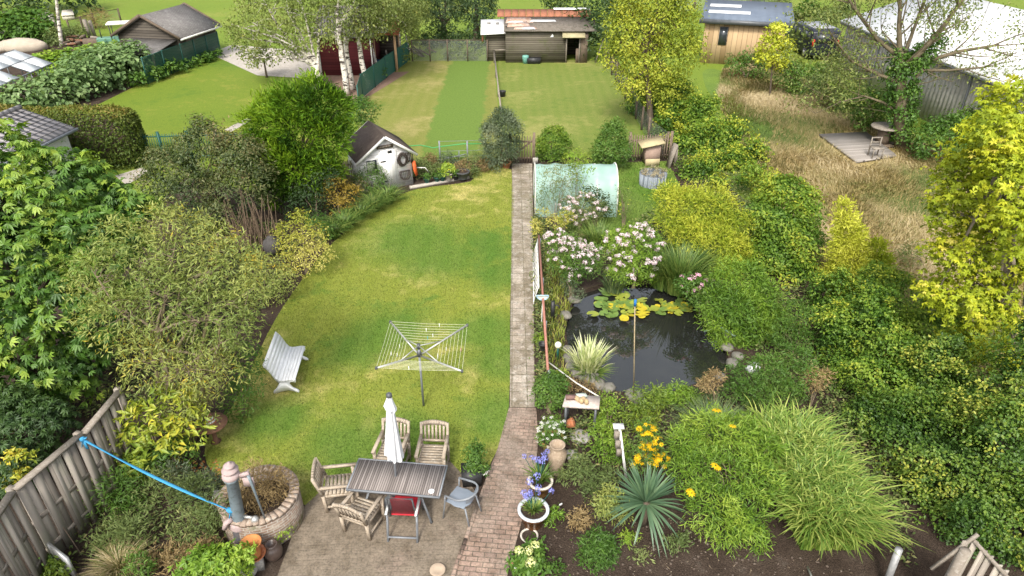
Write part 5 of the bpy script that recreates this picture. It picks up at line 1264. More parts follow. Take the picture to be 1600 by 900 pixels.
for i, (pts, lab) in enumerate(((((0, 44), (20, 34), (52, 24), (58, 36), (20, 50), (0, 56)), 'pale sheet stretched over the ground by the far hedge'), (((60, 22), (75, 16), (84, 24), (66, 33)), 'pale sheet left of the birch trunk'), (((97, 17), (113, 15), (116, 24), (96, 25)), 'pale sheet right of the birch trunk'))):
    q = [G(x, y, .35) for x, y in pts]; c = sum(q, Vector()) / len(q); cz = Vector((c.x, c.y, 0)); mb = MB()
    mb.prism([(p - cz) for p in reversed(q)], (0, 0, .05)); mb.prism([((p - cz) * .95 - Vector((0, 0, .35))) + Vector((0, 0, .02)) for p in reversed(q)], (0, 0, .30)); o = mb.build('ground_sheet', PALEW, loc=cz); setp(o, lab, 'sheet')
c = G(38, 78); o = MB().blob((0, 0, .25), (1.7, .8, .55), 3, .05, random.Random(3)).blob((-1.6, -.2, .2), (1.1, .7, .4), 3, .05, random.Random(4)).build('covered_heap', mat('beige tarpaulin', (.42, .36, .28), (.33, .28, .22), 2, .85), loc=c, smooth=True); setp(o, 'low heap under a beige tarpaulin behind the greenhouse', 'heap')
for i, (x, y, h, w_) in enumerate(((95, 64, 1.5, .13), (141, 60, 1.35, .22), (148, 58, 1.2, .2))):
    o = MB().box((0, 0, h / 2), (w_, w_, h), Matrix.Rotation(-.06, 3, 'Y')).build('post', GREYW, loc=G(x, y)); setp(o, ('pale leaning wooden post among the vegetables', 'thick grey gate post left of the tractor', 'second thick post touching the grey gate post')[i], 'post')
rng = random.Random(9)
t = thing('log_pile', 'pile of brown logs and scrap wood left of the tractor', 'pile', G(140, 70))
for i in range(26):
    a_ = rng.uniform(-.5, .5) + (0 if i % 3 else 1.4); c = Vector((rng.uniform(-1.6, 1.5), rng.uniform(-.5, .5), .1 + .55 * rng.random() * (1 - abs(i - 13) / 20))); d_ = Vector((math.cos(a_), math.sin(a_), rng.uniform(-.1, .15))) * rng.uniform(.4, .9)
    MB().tube([c - d_ * .5, c + d_ * .5], rng.uniform(.06, .11), 7).build('log', (OLDWOOD, RUST, GREYW)[i % 3], t)
o = MB().box((0, 0, .3), (1.2, .5, .6), rotz(.12)).build('crate', OLDWOOD, loc=G(148, 74)); setp(o, 'low brown wooden crate in front of the scrap wood', 'crate')
t = thing('wood_scraps', 'heap of old branches and boards at the back fence', 'pile', G(660, 92))
for i in range(9):
    a_ = rng.uniform(-.9, -.2); c = Vector((rng.uniform(-.6, .6), rng.uniform(.3, .7), rng.uniform(.1, .5))); d_ = Vector((math.cos(a_), .1, math.sin(a_))) * rng.uniform(.6, 1.3)
    MB().tube([c - d_ * .5, c + d_ * .5], .05, 6).build('branch', (OLDWOOD, GREYW)[i % 2], t)
# pot row by the shed
SHP = []
for i, (x, y, r, h, m, lab) in enumerate(((667, 285, .12, .18, GREENM, 'dark green plastic pot nearest the shed in the pot row'), (683, 283, .13, .18, GREENM, 'left one of two touching dark green pots in the row'), (692, 282, .12, .17, GREENM, 'right one of two touching dark green pots in the row'), (701, 281, .17, .30, mat('pale concrete pot', (.36, .33, .28), (.28, .26, .22), 5, .9), 'tall pale concrete pot of yellow flowers in the row'), (712, 280, .13, .18, BLACK, 'small black pot between the concrete pot and the wide tub'), (723, 279, .27, .32, mat('charcoal tub', (.055, .058, .062), (.075, .078, .08), 4, .7), 'wide charcoal tub at the end of the pot row'))):
    SHP.append(pot('plant_pot', lab, G(x, y, .10), r, h, m, group='pots in a row by the shed'))
SHP.append(pot('plant_pot', 'terracotta pot at the foot of the grey green bush by the gate', G(791, 262), .20, .26, TERRA))
t = thing('planter', 'square black planter with a climbing bush beside the bistro chair', 'planter', G(737, 751), .1)
MB().box((0, 0, .16), (.36, .34, .32), taper=1.12).build('box', BLACK, t)
o = MB().lathe([(.10, 0), (.24, .1), (.30, .32), (.24, .5), (.12, .56), (.13, .62), (.08, .64)], n=22).build('urn', mat('dark stone urn', (.055, .05, .047), (.085, .08, .075), 6, .8), loc=G(428, 397), smooth=True); setp(o, 'dark round urn half hidden between the yellow shrubs', 'urn')
# ================================================================== PLANTS
LM = leaf_mat
K = {}
K['ash'] = LM('broad green leaves', [(0, (.030, .080, .010)), (.4, (.066, .150, .018)), (.75, (.14, .24, .028)), (1, (.27, .36, .045))], gloss=.09)
K['rhodo'] = LM('leathery green leaves', [(0, (.022, .055, .012)), (.6, (.060, .115, .022)), (1, (.14, .19, .04))], gloss=.10)
K['willow'] = LM('olive willow leaves', [(0, (.095, .145, .030)), (.4, (.19, .24, .055)), (.80, (.30, .32, .085)), (.92, (.42, .36, .05)), (1, (.58, .42, .03))], gloss=.07)
K['laurel'] = LM('yellowing laurel leaves', [(0, (.07, .13, .015)), (.4, (.17, .24, .022)), (.8, (.32, .35, .035)), (1, (.50, .42, .04))], gloss=.1)
K['bright'] = LM('bright green leaves', [(0, (.07, .15, .015)), (.5, (.16, .27, .025)), (1, (.30, .38, .05))], gloss=.08)
K['conifer'] = LM('bright conifer sprays', [(0, (.030, .075, .008)), (.45, (.085, .175, .010)), (1, (.19, .29, .018))], gloss=.03)
K['bronze'] = LM('bronze tipped leaves', [(0, (.034, .064, .018)), (.5, (.085, .115, .032)), (.8, (.15, .15, .052)), (1, (.25, .17, .085))], gloss=.09)
K['beech'] = LM('clipped beech leaves', [(0, (.050, .085, .016)), (.45, (.115, .145, .026)), (.72, (.20, .175, .042)), (1, (.34, .235, .085))], gloss=.04)
K['birch'] = LM('birch leaves', [(0, (.085, .125, .030)), (.5, (.165, .205, .055)), (.9, (.26, .28, .085)), (1, (.40, .35, .08))], gloss=.05)
K['pollard'] = LM('grey willow leaves', [(0, (.022, .050, .016)), (.6, (.060, .105, .040)), (1, (.16, .20, .10))], gloss=.05)
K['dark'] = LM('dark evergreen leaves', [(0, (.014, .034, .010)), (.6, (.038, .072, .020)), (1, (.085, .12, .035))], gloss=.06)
K['robinia'] = LM('pale yellow green leaves', [(0, (.12, .18, .020)), (.45, (.24, .29, .030)), (1, (.46, .45, .06))], gloss=.04)
K['hedge'] = LM('field maple leaves', [(0, (.045, .105, .012)), (.45, (.105, .190, .020)), (.85, (.21, .285, .030)), (1, (.36, .38, .04))], gloss=.06)
K['horn'] = LM('hornbeam leaves', [(0, (.032, .078, .009)), (.45, (.085, .160, .018)), (.85, (.17, .235, .030)), (1, (.32, .34, .05))], gloss=.08)
K['gum'] = LM('sweet gum leaves', [(0, (.13, .18, .012)), (.45, (.27, .33, .018)), (.93, (.46, .46, .03)), (.985, (.50, .46, .05)), (1, (.52, .46, .08))], gloss=.05)
K['gold'] = LM('golden sprays', [(0, (.19, .26, .02)), (.5, (.38, .42, .035)), (1, (.60, .60, .10))], gloss=.03)
K['varieg'] = LM('variegated leaves', [(0, (.14, .18, .02)), (.5, (.33, .33, .045)), (1, (.58, .52, .18))], gloss=.06)
K['amber'] = LM('amber leaves', [(0, (.10, .11, .02)), (.5, (.24, .18, .03)), (1, (.40, .27, .045))], gloss=.05)
K['mid'] = LM('mid green leaves', [(0, (.032, .082, .012)), (.6, (.080, .160, .022)), (1, (.16, .25, .04))], gloss=.07)
K['olive'] = LM('grey green leaves', [(0, (.045, .075, .034)), (.6, (.105, .140, .075)), (1, (.22, .25, .16))], gloss=.07)
K['sage'] = LM('soft weed leaves', [(0, (.065, .100, .030)), (.5, (.13, .175, .055)), (.85, (.21, .24, .085)), (1, (.32, .27, .12))], gloss=.04)
K['dry'] = LM('dry brown leaves', [(0, (.12, .085, .040)), (.5, (.25, .18, .085)), (.8, (.34, .26, .13)), (1, (.20, .22, .06))], gloss=.02)
K['bamboo'] = LM('yellow bamboo leaves', [(0, (.10, .17, .015)), (.45, (.25, .32, .025)), (1, (.50, .50, .06))], gloss=.05)
K['sunfl'] = LM('pale green broad leaves', [(0, (.060, .115, .030)), (.5, (.140, .225, .075)), (1, (.27, .36, .15))], gloss=.08)
K['reed'] = LM('reed blades', [(0, (.045, .095, .018)), (.6, (.11, .185, .035)), (1, (.24, .29, .07))], gloss=.08)
K['zebra'] = LM('striped grass blades', [(0, (.060, .135, .020)), (.5, (.155, .25, .035)), (1, (.40, .44, .11))], gloss=.10)
K['fescue'] = LM('blue green blades', [(0, (.06, .105, .045)), (.6, (.125, .18, .075)), (1, (.23, .27, .11))], gloss=.08)
K['yucca'] = LM('yucca blades', [(0, (.055, .115, .060)), (.6, (.115, .195, .105)), (1, (.20, .29, .14))], gloss=.16, rough=.4)
K['iris'] = LM('white striped iris blades', [(0, (.22, .30, .09)), (.5, (.52, .55, .27)), (1, (.74, .72, .50))], gloss=.08)
K['hay2'] = HAY
def petal(name, a, b): return LM(name, [(0, a), (1, b)], gloss=.03, trans=.3)
F = dict(phlox=petal('pale pink petals', (.52, .36, .41), (.78, .66, .67)), yellow=petal('yellow petals', (.62, .36, .01), (.82, .56, .02)), blue=petal('blue petals', (.14, .15, .50), (.33, .34, .70)),
         white=petal('white petals', (.66, .66, .58), (.82, .82, .76)), cream=petal('cream petals', (.52, .56, .20), (.76, .76, .42)), pink=petal('pink petals', (.55, .24, .36), (.74, .48, .56)), lemon=petal('lemon petals', (.62, .62, .05), (.80, .76, .12)))
BARK_ = mat('brown bark', (.13, .10, .075), (.085, .068, .05), 6, .95, .1, bs=.6)
TWIG = mat('grey brown twigs', (.25, .20, .135), (.17, .135, .09), 6, .95, .1)
def birch_bark():
    m, nt, out = _new('white birch bark'); n = _noise(nt, _coord(nt, 'Object', (2.2, 2.2, 5.5)), 1.6, 5, .65); n2 = _noise(nt, _coord(nt, 'Object', (1, 1, 1)), .9, 3, .5)
    col = _mix(nt, _ramp(nt, n, [(.50, (0, 0, 0)), (.57, (1, 1, 1))]), (.62, .57, .50), (.055, .045, .038)); col = _mix(nt, _ramp(nt, n2, [(.45, (0, 0, 0)), (.7, (.5, .5, .5))]), col, (.42, .37, .30))
    _bsdf(nt, out, col, .8, .2, 0, n, .5, .02); return m
BIRCH = birch_bark()
_sd = [100]
def Bl(px, py, r, Y, sy=1.0, sz=1.0, sx=1.0):
    c = P(px, py, Y); q = r * mpp(px, py, Y); return (c.x, c.y, c.z, q * sx, q * sy, q * sz)
def plant(name, label, cat, base, blobs, mk, n, L, W, Y=None, group=None, stems=5, stem_r=.02, stem_m=None, rng_=None, leafname='foliage', **kw):
    """shrub or tree: base pixel on the ground, blobs = (px, py, r_px[, dY[, sy, sz]]), stems run from the base into the blobs"""
    _sd[0] += 1; sd = _sd[0]; rg = random.Random(sd)
    b = G(*base); Y0 = Y if Y is not None else b.y
    if Y is not None: b = Vector((P(base[0], base[1], Y0).x, Y0, 0))
    t = thing(name, label, cat, b, 0, group)
    bl = []
    for q in blobs:
        dY = q[3] if len(q) > 3 else 0; sy = q[4] if len(q) > 4 else 1.0; sz = q[5] if len(q) > 5 else 1.0
        bl.append(Bl(q[0], q[1], q[2], Y0 + dY, sy, sz))
    if isinstance(mk, str): mk = K[mk]
    crown(leafname, bl, n, L, W, mk, t, sd, **kw)
    if stems:
        mb = MB()
        for i in range(stems):
            q = bl[i % len(bl)]; e = Vector((q[0] + rg.uniform(-.5, .5) * q[3], q[1] + rg.uniform(-.2, .5) * q[4], q[2] + rg.uniform(-.2, .4) * q[5])) - b
            s = Vector((rg.uniform(-1, 1), rg.uniform(-1, 1), 0)) * stem_r * 2.5; m_ = s.lerp(e, .5) + Vector((rg.uniform(-.1, .1), rg.uniform(-.1, .1), .12 * e.length)); m_.x = s.x + (e.x - s.x) * .35; m_.y = s.y + (e.y - s.y) * .35
            mb.tube([s, m_, e], [stem_r, stem_r * .75, stem_r * .3], 6, cap=False)
        mb.build('stems', stem_m or TWIG, t)
    return t
def tree(name, label, base, trunk, blobs, mk, n, L, W, r=.12, bark=None, group=None, Y=None, limbs=True, twigs=2, cat='tree', **kw):
    """trunk = pixels (px, py) the bole passes through above the base; one limb to every blob, twigs inside it"""
    _sd[0] += 1; sd = _sd[0]; rg = random.Random(sd); b = G(*base); Y0 = Y if Y is not None else b.y
    if Y is not None: b = Vector((P(base[0], base[1], Y0).x, Y0, 0))
    t = thing(name, label, cat, b, 0, group); bl = []
    for q in blobs:
        dY = q[3] if len(q) > 3 else 0; sy = q[4] if len(q) > 4 else 1.0; sz = q[5] if len(q) > 5 else 1.0
        bl.append(Bl(q[0], q[1], q[2], Y0 + dY, sy, sz))
    if isinstance(mk, str): mk = K[mk]
    crown('crown', bl, n, L, W, mk, t, sd, **kw)
    pts = [Vector((0, 0, -.05))] + [P(x, y, Y0) - b for x, y in trunk]; m = len(pts)
    # finer bole with a slight wander
    fine = [pts[0]]
    for p, q in zip(pts[:-1], pts[1:]):
        for k in (1, 2, 3): fine.append(p.lerp(q, k / 3) + Vector((rg.uniform(-1, 1), rg.uniform(-1, 1), 0)) * r * .18)
    rs_ = [r * (1.25 if i == 0 else 1 - .55 * i / (len(fine) - 1)) for i in range(len(fine))]
    mb = MB(); mb.tube(fine, rs_, 10)
    tr = mb.build('trunk', bark or BARK_, t, smooth=True)
    if limbs:
        mb = MB()
        for q in bl:
            c = Vector(q[:3]) - b; s = fine[rg.randrange(len(fine) // 2, len(fine))]
            e = c + Vector((rg.uniform(-.2, .2) * q[3], rg.uniform(-.2, .2) * q[4], .15 * q[5])); m_ = s.lerp(e, .5) + Vector((0, 0, .06 * (e - s).length)) + Vector((rg.uniform(-.1, .1), rg.uniform(-.1, .1), 0)) * (e - s).length
            mb.tube([s, s.lerp(m_, .55) + Vector((0, 0, .03)), m_, e], [r * .42, r * .34, r * .24, r * .09], 6, cap=False)
            for _ in range(twigs):
                d_ = Vector((rg.gauss(0, 1), rg.gauss(0, 1), rg.gauss(.25, .6))).normalized(); a_ = m_.lerp(e, rg.uniform(.1, .95))
                f_ = a_ + Vector((d_.x * q[3], d_.y * q[4], d_.z * q[5])) * rg.uniform(.6, .95)
                mb.tube([a_, a_.lerp(f_, .5) + Vector((0, 0, .05 * q[5])), f_], [r * .14, r * .09, r * .03], 5, cap=False)
        mb.build('limbs', bark or BARK_, t, smooth=True)
    return t

# ---- left side
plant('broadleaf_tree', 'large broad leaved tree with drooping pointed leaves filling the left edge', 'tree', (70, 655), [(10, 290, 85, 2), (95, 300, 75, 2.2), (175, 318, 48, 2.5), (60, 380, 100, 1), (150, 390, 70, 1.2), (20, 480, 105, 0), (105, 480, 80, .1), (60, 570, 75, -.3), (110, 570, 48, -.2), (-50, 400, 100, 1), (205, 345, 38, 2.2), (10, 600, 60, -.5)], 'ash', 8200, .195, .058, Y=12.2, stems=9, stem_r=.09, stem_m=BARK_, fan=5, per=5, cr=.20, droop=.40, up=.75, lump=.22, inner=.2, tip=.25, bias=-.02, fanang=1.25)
plant('rhododendron', 'dense rhododendron with narrow leathery leaves behind the left board fence', 'shrub', (-60, 760), [(20, 690, 62), (75, 660, 40, .4), (10, 640, 40, .4), (-30, 730, 55, -.3), (-60, 670, 70), (30, 735, 40, -.3)], 'rhodo', 4200, .13, .034, Y=9.8, fan=5, per=6, cr=.12, droop=.1, up=.7, stem_r=.03, fanang=1.5, tip=.15)
plant('yellow_shrub', 'small shrub with yellow flower sprays among the rhododendron leaves', 'shrub', (25, 760), [(18, 712, 10), (42, 714, 10), (30, 742, 12), (8, 755, 12)], 'laurel', 450, .10, .04, Y=9.1, bias=.35, per=6, cr=.08, stems=0)
t = tree('willow_shrub', 'tall open willow with olive and yellow leaves and several pale leaning stems', (275, 692), [(262, 600), (245, 520)], [(150, 420, 42, .4), (215, 395, 58, .8), (285, 375, 56, 1.0), (355, 420, 55, .7), (392, 455, 36, .4), (180, 490, 48, 0), (260, 470, 62, .2), (335, 500, 56, .1), (375, 520, 30, 0), (230, 560, 46, -.3), (310, 575, 46, -.2), (355, 575, 28, -.1), (130, 450, 28, .3), (290, 640, 44, -.2), (250, 350, 30, 1.2), (340, 365, 26, 1.1)], 'willow', 15500, .118, .026, r=.085, bark=TWIG, twigs=14, per=7, cr=.20, droop=.25, up=.4, out=.5, lump=.25, inner=.25, under=.3, cat='tree')
mb = MB()
for pts, r in ((((275, 692), (300, 640), (270, 560), (250, 480)), .055), (((290, 700), (320, 640), (312, 560), (330, 470)), .06), (((265, 700), (262, 640), (238, 560), (236, 500)), .055), (((300, 700), (318, 650), (335, 580), (345, 500)), .045)):
    b_ = G(275, 692); mb.tube([G(*pts[0]) - b_] + [P(x, y, b_.y + .1 * i) - b_ for i, (x, y) in enumerate(pts[1:])], [r, r * .9, r * .65, r * .4], 8)
mb.build('stems', mat('olive bark', (.19, .155, .09), (.13, .105, .06), 5, .9, .1), t, smooth=True)
plant('laurel_shrub', 'low laurel with large glossy leaves turning yellow beside the board fence', 'shrub', (250, 735), [(225, 660, 32), (270, 640, 36, .2), (250, 690, 40, -.2), (205, 690, 28), (300, 670, 28), (225, 725, 24, -.3)], 'laurel', 1100, .19, .062, per=6, cr=.16, droop=.3, out=.4, inner=.2)
plant('bush', 'dark green leafy bush under the yellowing laurel', 'shrub', (275, 745), [(235, 725, 26), (275, 712, 30), (200, 735, 20, -.2)], 'mid', 1500, .085, .045, per=10, cr=.12)
plant('weeds', 'dark green weeds in the shaded bed by the birch brown soil', 'plant', (380, 650), [(385, 600, 28), (372, 625, 28), (385, 560, 24), (375, 655, 20)], 'mid', 2100, .085, .03, per=9, cr=.15)
for i, (b_, bl, k, lab) in enumerate((((165, 800), [(165, 790, 26), (185, 765, 28), (150, 815, 24), (205, 800, 30)], 'mid', 'dark leafy perennial clump by the foot of the board fence'),
        ((195, 850), [(180, 845, 28), (205, 830, 26), (215, 862, 20)], 'sage', 'grey green feathery perennial clump in the lower left bed'),
        ((270, 800), [(245, 770, 30), (275, 790, 36), (305, 775, 28), (260, 825, 30)], 'sage', 'broad grey green weed clump below the blue strap'),
        ((320, 840), [(310, 825, 34), (340, 835, 28), (290, 850, 30), (335, 795, 22)], 'sage', 'straggly olive weed clump left of the pump'),
        ((300, 880), [(280, 880, 28), (245, 885, 26), (320, 870, 22)], 'dry', 'brown dying plant clump at the lower left edge'),
        ((300, 770), [(295, 760, 20), (325, 760, 18), (270, 745, 20)], 'olive', 'pale lavender clump behind the weeds'))):
    plant('perennial', lab, 'plant', b_, bl, k, 1700, .11, .020, per=9, cr=.15, out=.7, droop=.05, up=.3, inner=.25, stem_r=.008)
plant('bright_shrub', 'low shrub with glossy yellow green leaves at the bottom edge below the pump', 'shrub', (340, 915), [(320, 880, 24), (350, 878, 26), (378, 868, 16), (335, 902, 30), (300, 895, 22), (370, 895, 22)], 'bright', 1200, .125, .045, fan=3, per=5, cr=.10, out=.4, up=.6)
plant('perennial', 'small bright green plant beside the pale sheet edge at the lower left', 'plant', (95, 900), [(92, 888, 16), (80, 895, 12)], 'laurel', 260, .10, .045, per=6, cr=.08, stems=0)
plant('perennial', 'little dark plant between the fence foot and the bright plant', 'plant', (78, 885), [(78, 880, 14)], 'mid', 240, .08, .04, per=6, cr=.08, stems=0)
plant('perennial', 'green fern like plant at the bottom edge right of the dry grass', 'plant', (218, 905), [(216, 885, 18), (228, 895, 14)], 'mid', 600, .09, .02, per=8, cr=.09, out=.6)
o = tuft('dry_grass', G(190, 892), .55, 800, .55, .012, HAY, None, 31, .9, .7, loc=G(190, 892)); setp(o, 'clump of dry tan grass on the lower left bed', 'grass clump')
plant('creeper', 'small green creeper growing up the brick well', 'plant', (447, 845), [(440, 832, 13), (452, 850, 11), (432, 872, 12), (420, 890, 13)], 'bright', 420, .06, .03, per=7, cr=.09, stems=0, zmin=.05)
plant('well_plants', 'dry brown and olive plants filling the brick well', 'plant', (404, 830), [(400, 760, 34), (430, 755, 24), (380, 775, 24), (415, 780, 26)], 'dry', 3000, .09, .014, Y=wc.y, per=9, cr=.14, out=.8, up=.2, inner=.3, stems=8, stem_r=.006)
_lx, _ly, _rs = scatter(gp([(265, 735), (300, 715), (345, 720), (350, 745), (310, 765), (270, 760)]), 120, 77)
_n = len(_lx); leaves('fallen_leaves', np.stack([_lx, _ly, .012 + 0 * _lx], 1), _rs.normal(size=(_n, 3)) * [1, 1, .05], np.tile([0, 0, 1.], (_n, 1)) + _rs.normal(size=(_n, 3)) * .15, np.full(_n, .10), .05, _rs.rand(_n), LM('fallen orange leaves', [(0, (.20, .07, .025)), (.6, (.38, .16, .05)), (1, (.45, .28, .10))], trans=.1))
setp(bpy.data.objects['fallen_leaves'], 'orange fallen leaves scattered on the bare soil', 'leaves', kind='stuff')

# ---- middle left border
plant('bronze_shrub', 'broad dense shrub with bronze tipped small leaves left of the conifer', 'shrub', (325, 352), [(270, 262, 38), (320, 240, 42), (375, 250, 40), (300, 300, 48, -.4), (365, 300, 46, -.4), (240, 290, 26), (325, 208, 26, .3), (400, 275, 30), (330, 330, 34, -.6)], 'bronze', 19000, .125, .046, per=12, cr=.22, lump=.2, stem_r=.05, tip=.2)
plant('golden_conifer', 'bright green feathery conifer, the widest behind the left border', 'conifer', (468, 318), [(455, 165, 30), (500, 160, 34), (522, 172, 24), (420, 195, 34), (468, 210, 48, -.3), (508, 215, 36, -.2), (415, 245, 36, -.3), (465, 265, 44, -.5), (502, 262, 28, -.3), (435, 290, 28, -.4)], 'conifer', 27000, .22, .040, per=10, cr=.26, out=1.1, droop=-.15, up=.25, lump=.32, tip=.25, bias=-.1, stem_r=.07, stems=6, stem_m=BARK_)
plant('dark_shrub', 'dark green shrub between the conifer and the windbreak net', 'shrub', (570, 235), [(560, 170, 20), (548, 195, 24), (572, 205, 22), (560, 230, 18), (580, 172, 14)], 'mid', 3200, .13, .05, per=10, cr=.2)
t = thing('dead_stems', 'thicket of bare brown stems under the conifer', 'stems', G(400, 392)); mb = MB(); rg = random.Random(12); b_ = G(400, 392)
for i in range(70):
    a_ = G(rg.uniform(368, 440), rg.uniform(376, 394)) - b_; e_ = a_ + Vector((rg.uniform(-.35, .35), rg.uniform(-.2, .2), rg.uniform(.9, 1.9))); mb.tube([a_, a_.lerp(e_, .5) + Vector((rg.uniform(-.08, .08), 0, 0)), e_], [.018, .014, .008], 5, cap=False)
mb.build('stems', mat('bare brown stems', (.20, .145, .10), (.13, .095, .065), 8, .95, .1), t)
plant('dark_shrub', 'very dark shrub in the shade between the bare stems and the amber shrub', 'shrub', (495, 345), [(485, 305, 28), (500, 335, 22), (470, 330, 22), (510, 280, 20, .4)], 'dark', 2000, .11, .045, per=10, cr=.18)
plant('variegated_shrub', 'rounded shrub with cream and yellow variegated leaves at the lawn edge', 'shrub', (480, 428), [(455, 385, 24), (485, 370, 26), (498, 400, 24), (470, 410, 26), (470, 345, 18), (445, 365, 16)], 'varieg', 3000, .085, .036, per=9, cr=.14, lump=.2)
plant('variegated_shrub', 'lower olive yellow shrub in front of the dark urn', 'shrub', (415, 470), [(410, 425, 30), (440, 435, 26), (395, 450, 28), (425, 455, 24)], 'willow', 2600, .085, .034, per=9, cr=.15, tip=.2)
plant('amber_shrub', 'amber orange leaved shrub in front of the palings', 'shrub', (530, 338), [(525, 300, 22), (545, 305, 20), (530, 322, 20), (512, 310, 14)], 'amber', 1900, .085, .035, per=9, cr=.14)
plant('green_shrub', 'round fresh green shrub under the shed window', 'shrub', (582, 305), [(580, 278, 22), (592, 288, 16), (565, 285, 16)], 'mid', 2100, .085, .034, per=9, cr=.14, bias=.15)
plant('brown_shrub', 'small brownish shrub between the amber and the green shrubs', 'shrub', (560, 312), [(558, 288, 14), (552, 300, 12)], 'bronze', 700, .08, .035, per=9, cr=.12, bias=.2)
plant('rose', 'dark shrub carrying one yellow bloom by the variegated shrub', 'shrub', (500, 380), [(495, 350, 18), (508, 362, 16)], 'mid', 900, .08, .035, per=9, cr=.13)
for i, (x, y, n, h, r) in enumerate(((606, 318, 260, 1.0, .5), (585, 330, 260, 1.0, .5), (562, 342, 240, .95, .45), (540, 358, 260, .95, .45), (522, 372, 220, .85, .4))):
    o = tuft('reed_clump', G(x, y), r, n, h, .028, K['reed'], None, 60 + i, 1.0, .8, loc=G(x, y)); setp(o, ('arching clump of strap leaves nearest the shed', 'arching clump of strap leaves second from the shed', 'arching clump of strap leaves in the middle of the row', 'arching clump of strap leaves second from the variegated shrub', 'arching clump of strap leaves nearest the variegated shrub')[i], 'grass clump', 'strap leaved clumps along the lawn edge')
plant('lime_bush', 'rounded lime green bush at the foot of the clipped hedge', 'shrub', (142, 282), [(138, 258, 17), (155, 265, 14), (122, 265, 13)], 'bright', 1300, .09, .045, per=10, cr=.15, bias=.2)
# clipped hedge
def clipped(name, label, x0, x1, y0, y1, h, n, L, mk, seed, rnd_top=.9, cat='hedge', R=.5):
    rs = np.random.RandomState(seed); t = thing(name, label, cat, ((x0 + x1) / 2, (y0 + y1) / 2, 0))
    lx, ly = x1 - x0, y1 - y0; A = np.array([lx * ly, lx * h, lx * h * .3, ly * h, ly * h]); f = rs.choice(5, n, p=A / A.sum()); u, v = rs.rand(n), rs.rand(n)
    pos = np.zeros((n, 3)); nr = np.zeros((n, 3))
    for k, (pf, nn) in enumerate(((lambda: (x0 + lx * u, y0 + ly * v, h + 0 * u), (0, 0, 1)), (lambda: (x0 + lx * u, y0 + 0 * u, h * v), (0, -1, 0)), (lambda: (x0 + lx * u, y1 + 0 * u, h * v), (0, 1, 0)), (lambda: (x0 + 0 * u, y0 + ly * u, h * v), (-1, 0, 0)), (lambda: (x1 + 0 * u, y0 + ly * u, h * v), (1, 0, 0)))):
        q = np.stack(pf(), 1); m = f == k; pos[m] = q[m]; nr[m] = nn
    # round the shoulders
    c = np.stack([np.clip(pos[:, 0], x0 + R, x1 - R), np.clip(pos[:, 1], y0 + R, y1 - R), np.minimum(pos[:, 2], h - R)], 1); d = pos - c; l = np.linalg.norm(d, axis=1, keepdims=True); pos = np.where(l > R, c + d / np.maximum(l, 1e-6) * R, pos); nr = np.where(l > R * .7, d / np.maximum(l, 1e-6), nr)
    w = .05 * (np.sin(pos[:, 0] * 1.7) + np.sin(pos[:, 0] * 4.1 + pos[:, 2] * 3) * .6 + np.sin(pos[:, 1] * 3.3))
    pos += nr * (w + rs.normal(size=n) * .035)[:, None]
    rnd = np.clip(.22 + .42 * np.clip(nr[:, 2], 0, 1) ** 2 * rnd_top + .10 * np.sin(pos[:, 0] * .9 + pos[:, 2]) + rs.normal(size=n) * .14, 0, 1)
    leaves('foliage', pos, rs.normal(size=(n, 3)), nr + rs.normal(size=(n, 3)) * .55, np.full(n, L) * rs.uniform(.6, 1.1, n), L * .6, rnd, mk, t)
    MB().box(((x0 + x1) / 2, (y0 + y1) / 2, h / 2 - .1), (lx - .7, ly - .7, h - .5)).build('branches', K['dark'] if False else BARK_, t, world=True)
    return t
hg = G(216, 266); clipped('clipped_hedge', 'tall clipped beech hedge with a browned flat top and rounded end', -46, hg.x, hg.y, hg.y + 1.7, 2.32, 52000, .13, K['beech'], 5, R=.55)

# ---- neighbours' kitchen garden, far left
def row_blobs(a, b, n, r, Y0=None, jit=.2, zc=.8):
    pa, pb = G(*a), G(*b); rg = random.Random(n * 7); out = []
    for i in range(n):
        p = pa.lerp(pb, (i + .5) / n); k = r * rg.uniform(1 - jit, 1 + jit); out.append((p.x, p.y + rg.uniform(-.2, .2), zc * rg.uniform(.85, 1.1), k, k, k * 1.05))
    return out
def shoots(blobs, seed=1, k=2):
    """upright leaders over every mound of a hedge"""
    rg = random.Random(seed); out = list(blobs)
    for (x, y, z, rx, ry, rz) in blobs:
        for _ in range(k):
            a = rg.uniform(0, 6.28); q = rg.uniform(.2, .75); s = rg.uniform(.22, .36)
            out.append((x + rx * q * math.cos(a), y + ry * q * math.sin(a), z + rz * rg.uniform(.75, 1.05), rx * s, ry * s, rz * s * rg.uniform(1.4, 2.2)))
    return out
def mass(name, label, cat, blobs, mk, n, L, W, **kw):
    _sd[0] += 1; b = Vector((sum(q[0] for q in blobs) / len(blobs), sum(q[1] for q in blobs) / len(blobs), 0)); t = thing(name, label, cat, b)
    crown('foliage', blobs, n, L, W, K[mk], t, _sd[0], **kw); return t
mass('artichoke_row', 'long thick row of pale leaved artichoke plants along the green mesh fence', 'plants', row_blobs((20, 182), (110, 160), 5, .85, zc=.6) + row_blobs((112, 158), (226, 120), 7, 1.05, zc=.95) + row_blobs((115, 142), (190, 116), 5, .85, zc=.9), 'sunfl', 7500, .30, .19, per=8, cr=.35, up=.9, droop=.45, fold=.1)
mass('squash_patch', 'patch of yellow green squash leaves in front of the tractor', 'plants', row_blobs((70, 118), (185, 88), 8, .75, zc=.32) + row_blobs((95, 128), (150, 112), 3, .75, zc=.35), 'bright', 2600, .34, .26, per=8, cr=.3, up=1.2, fold=.08)
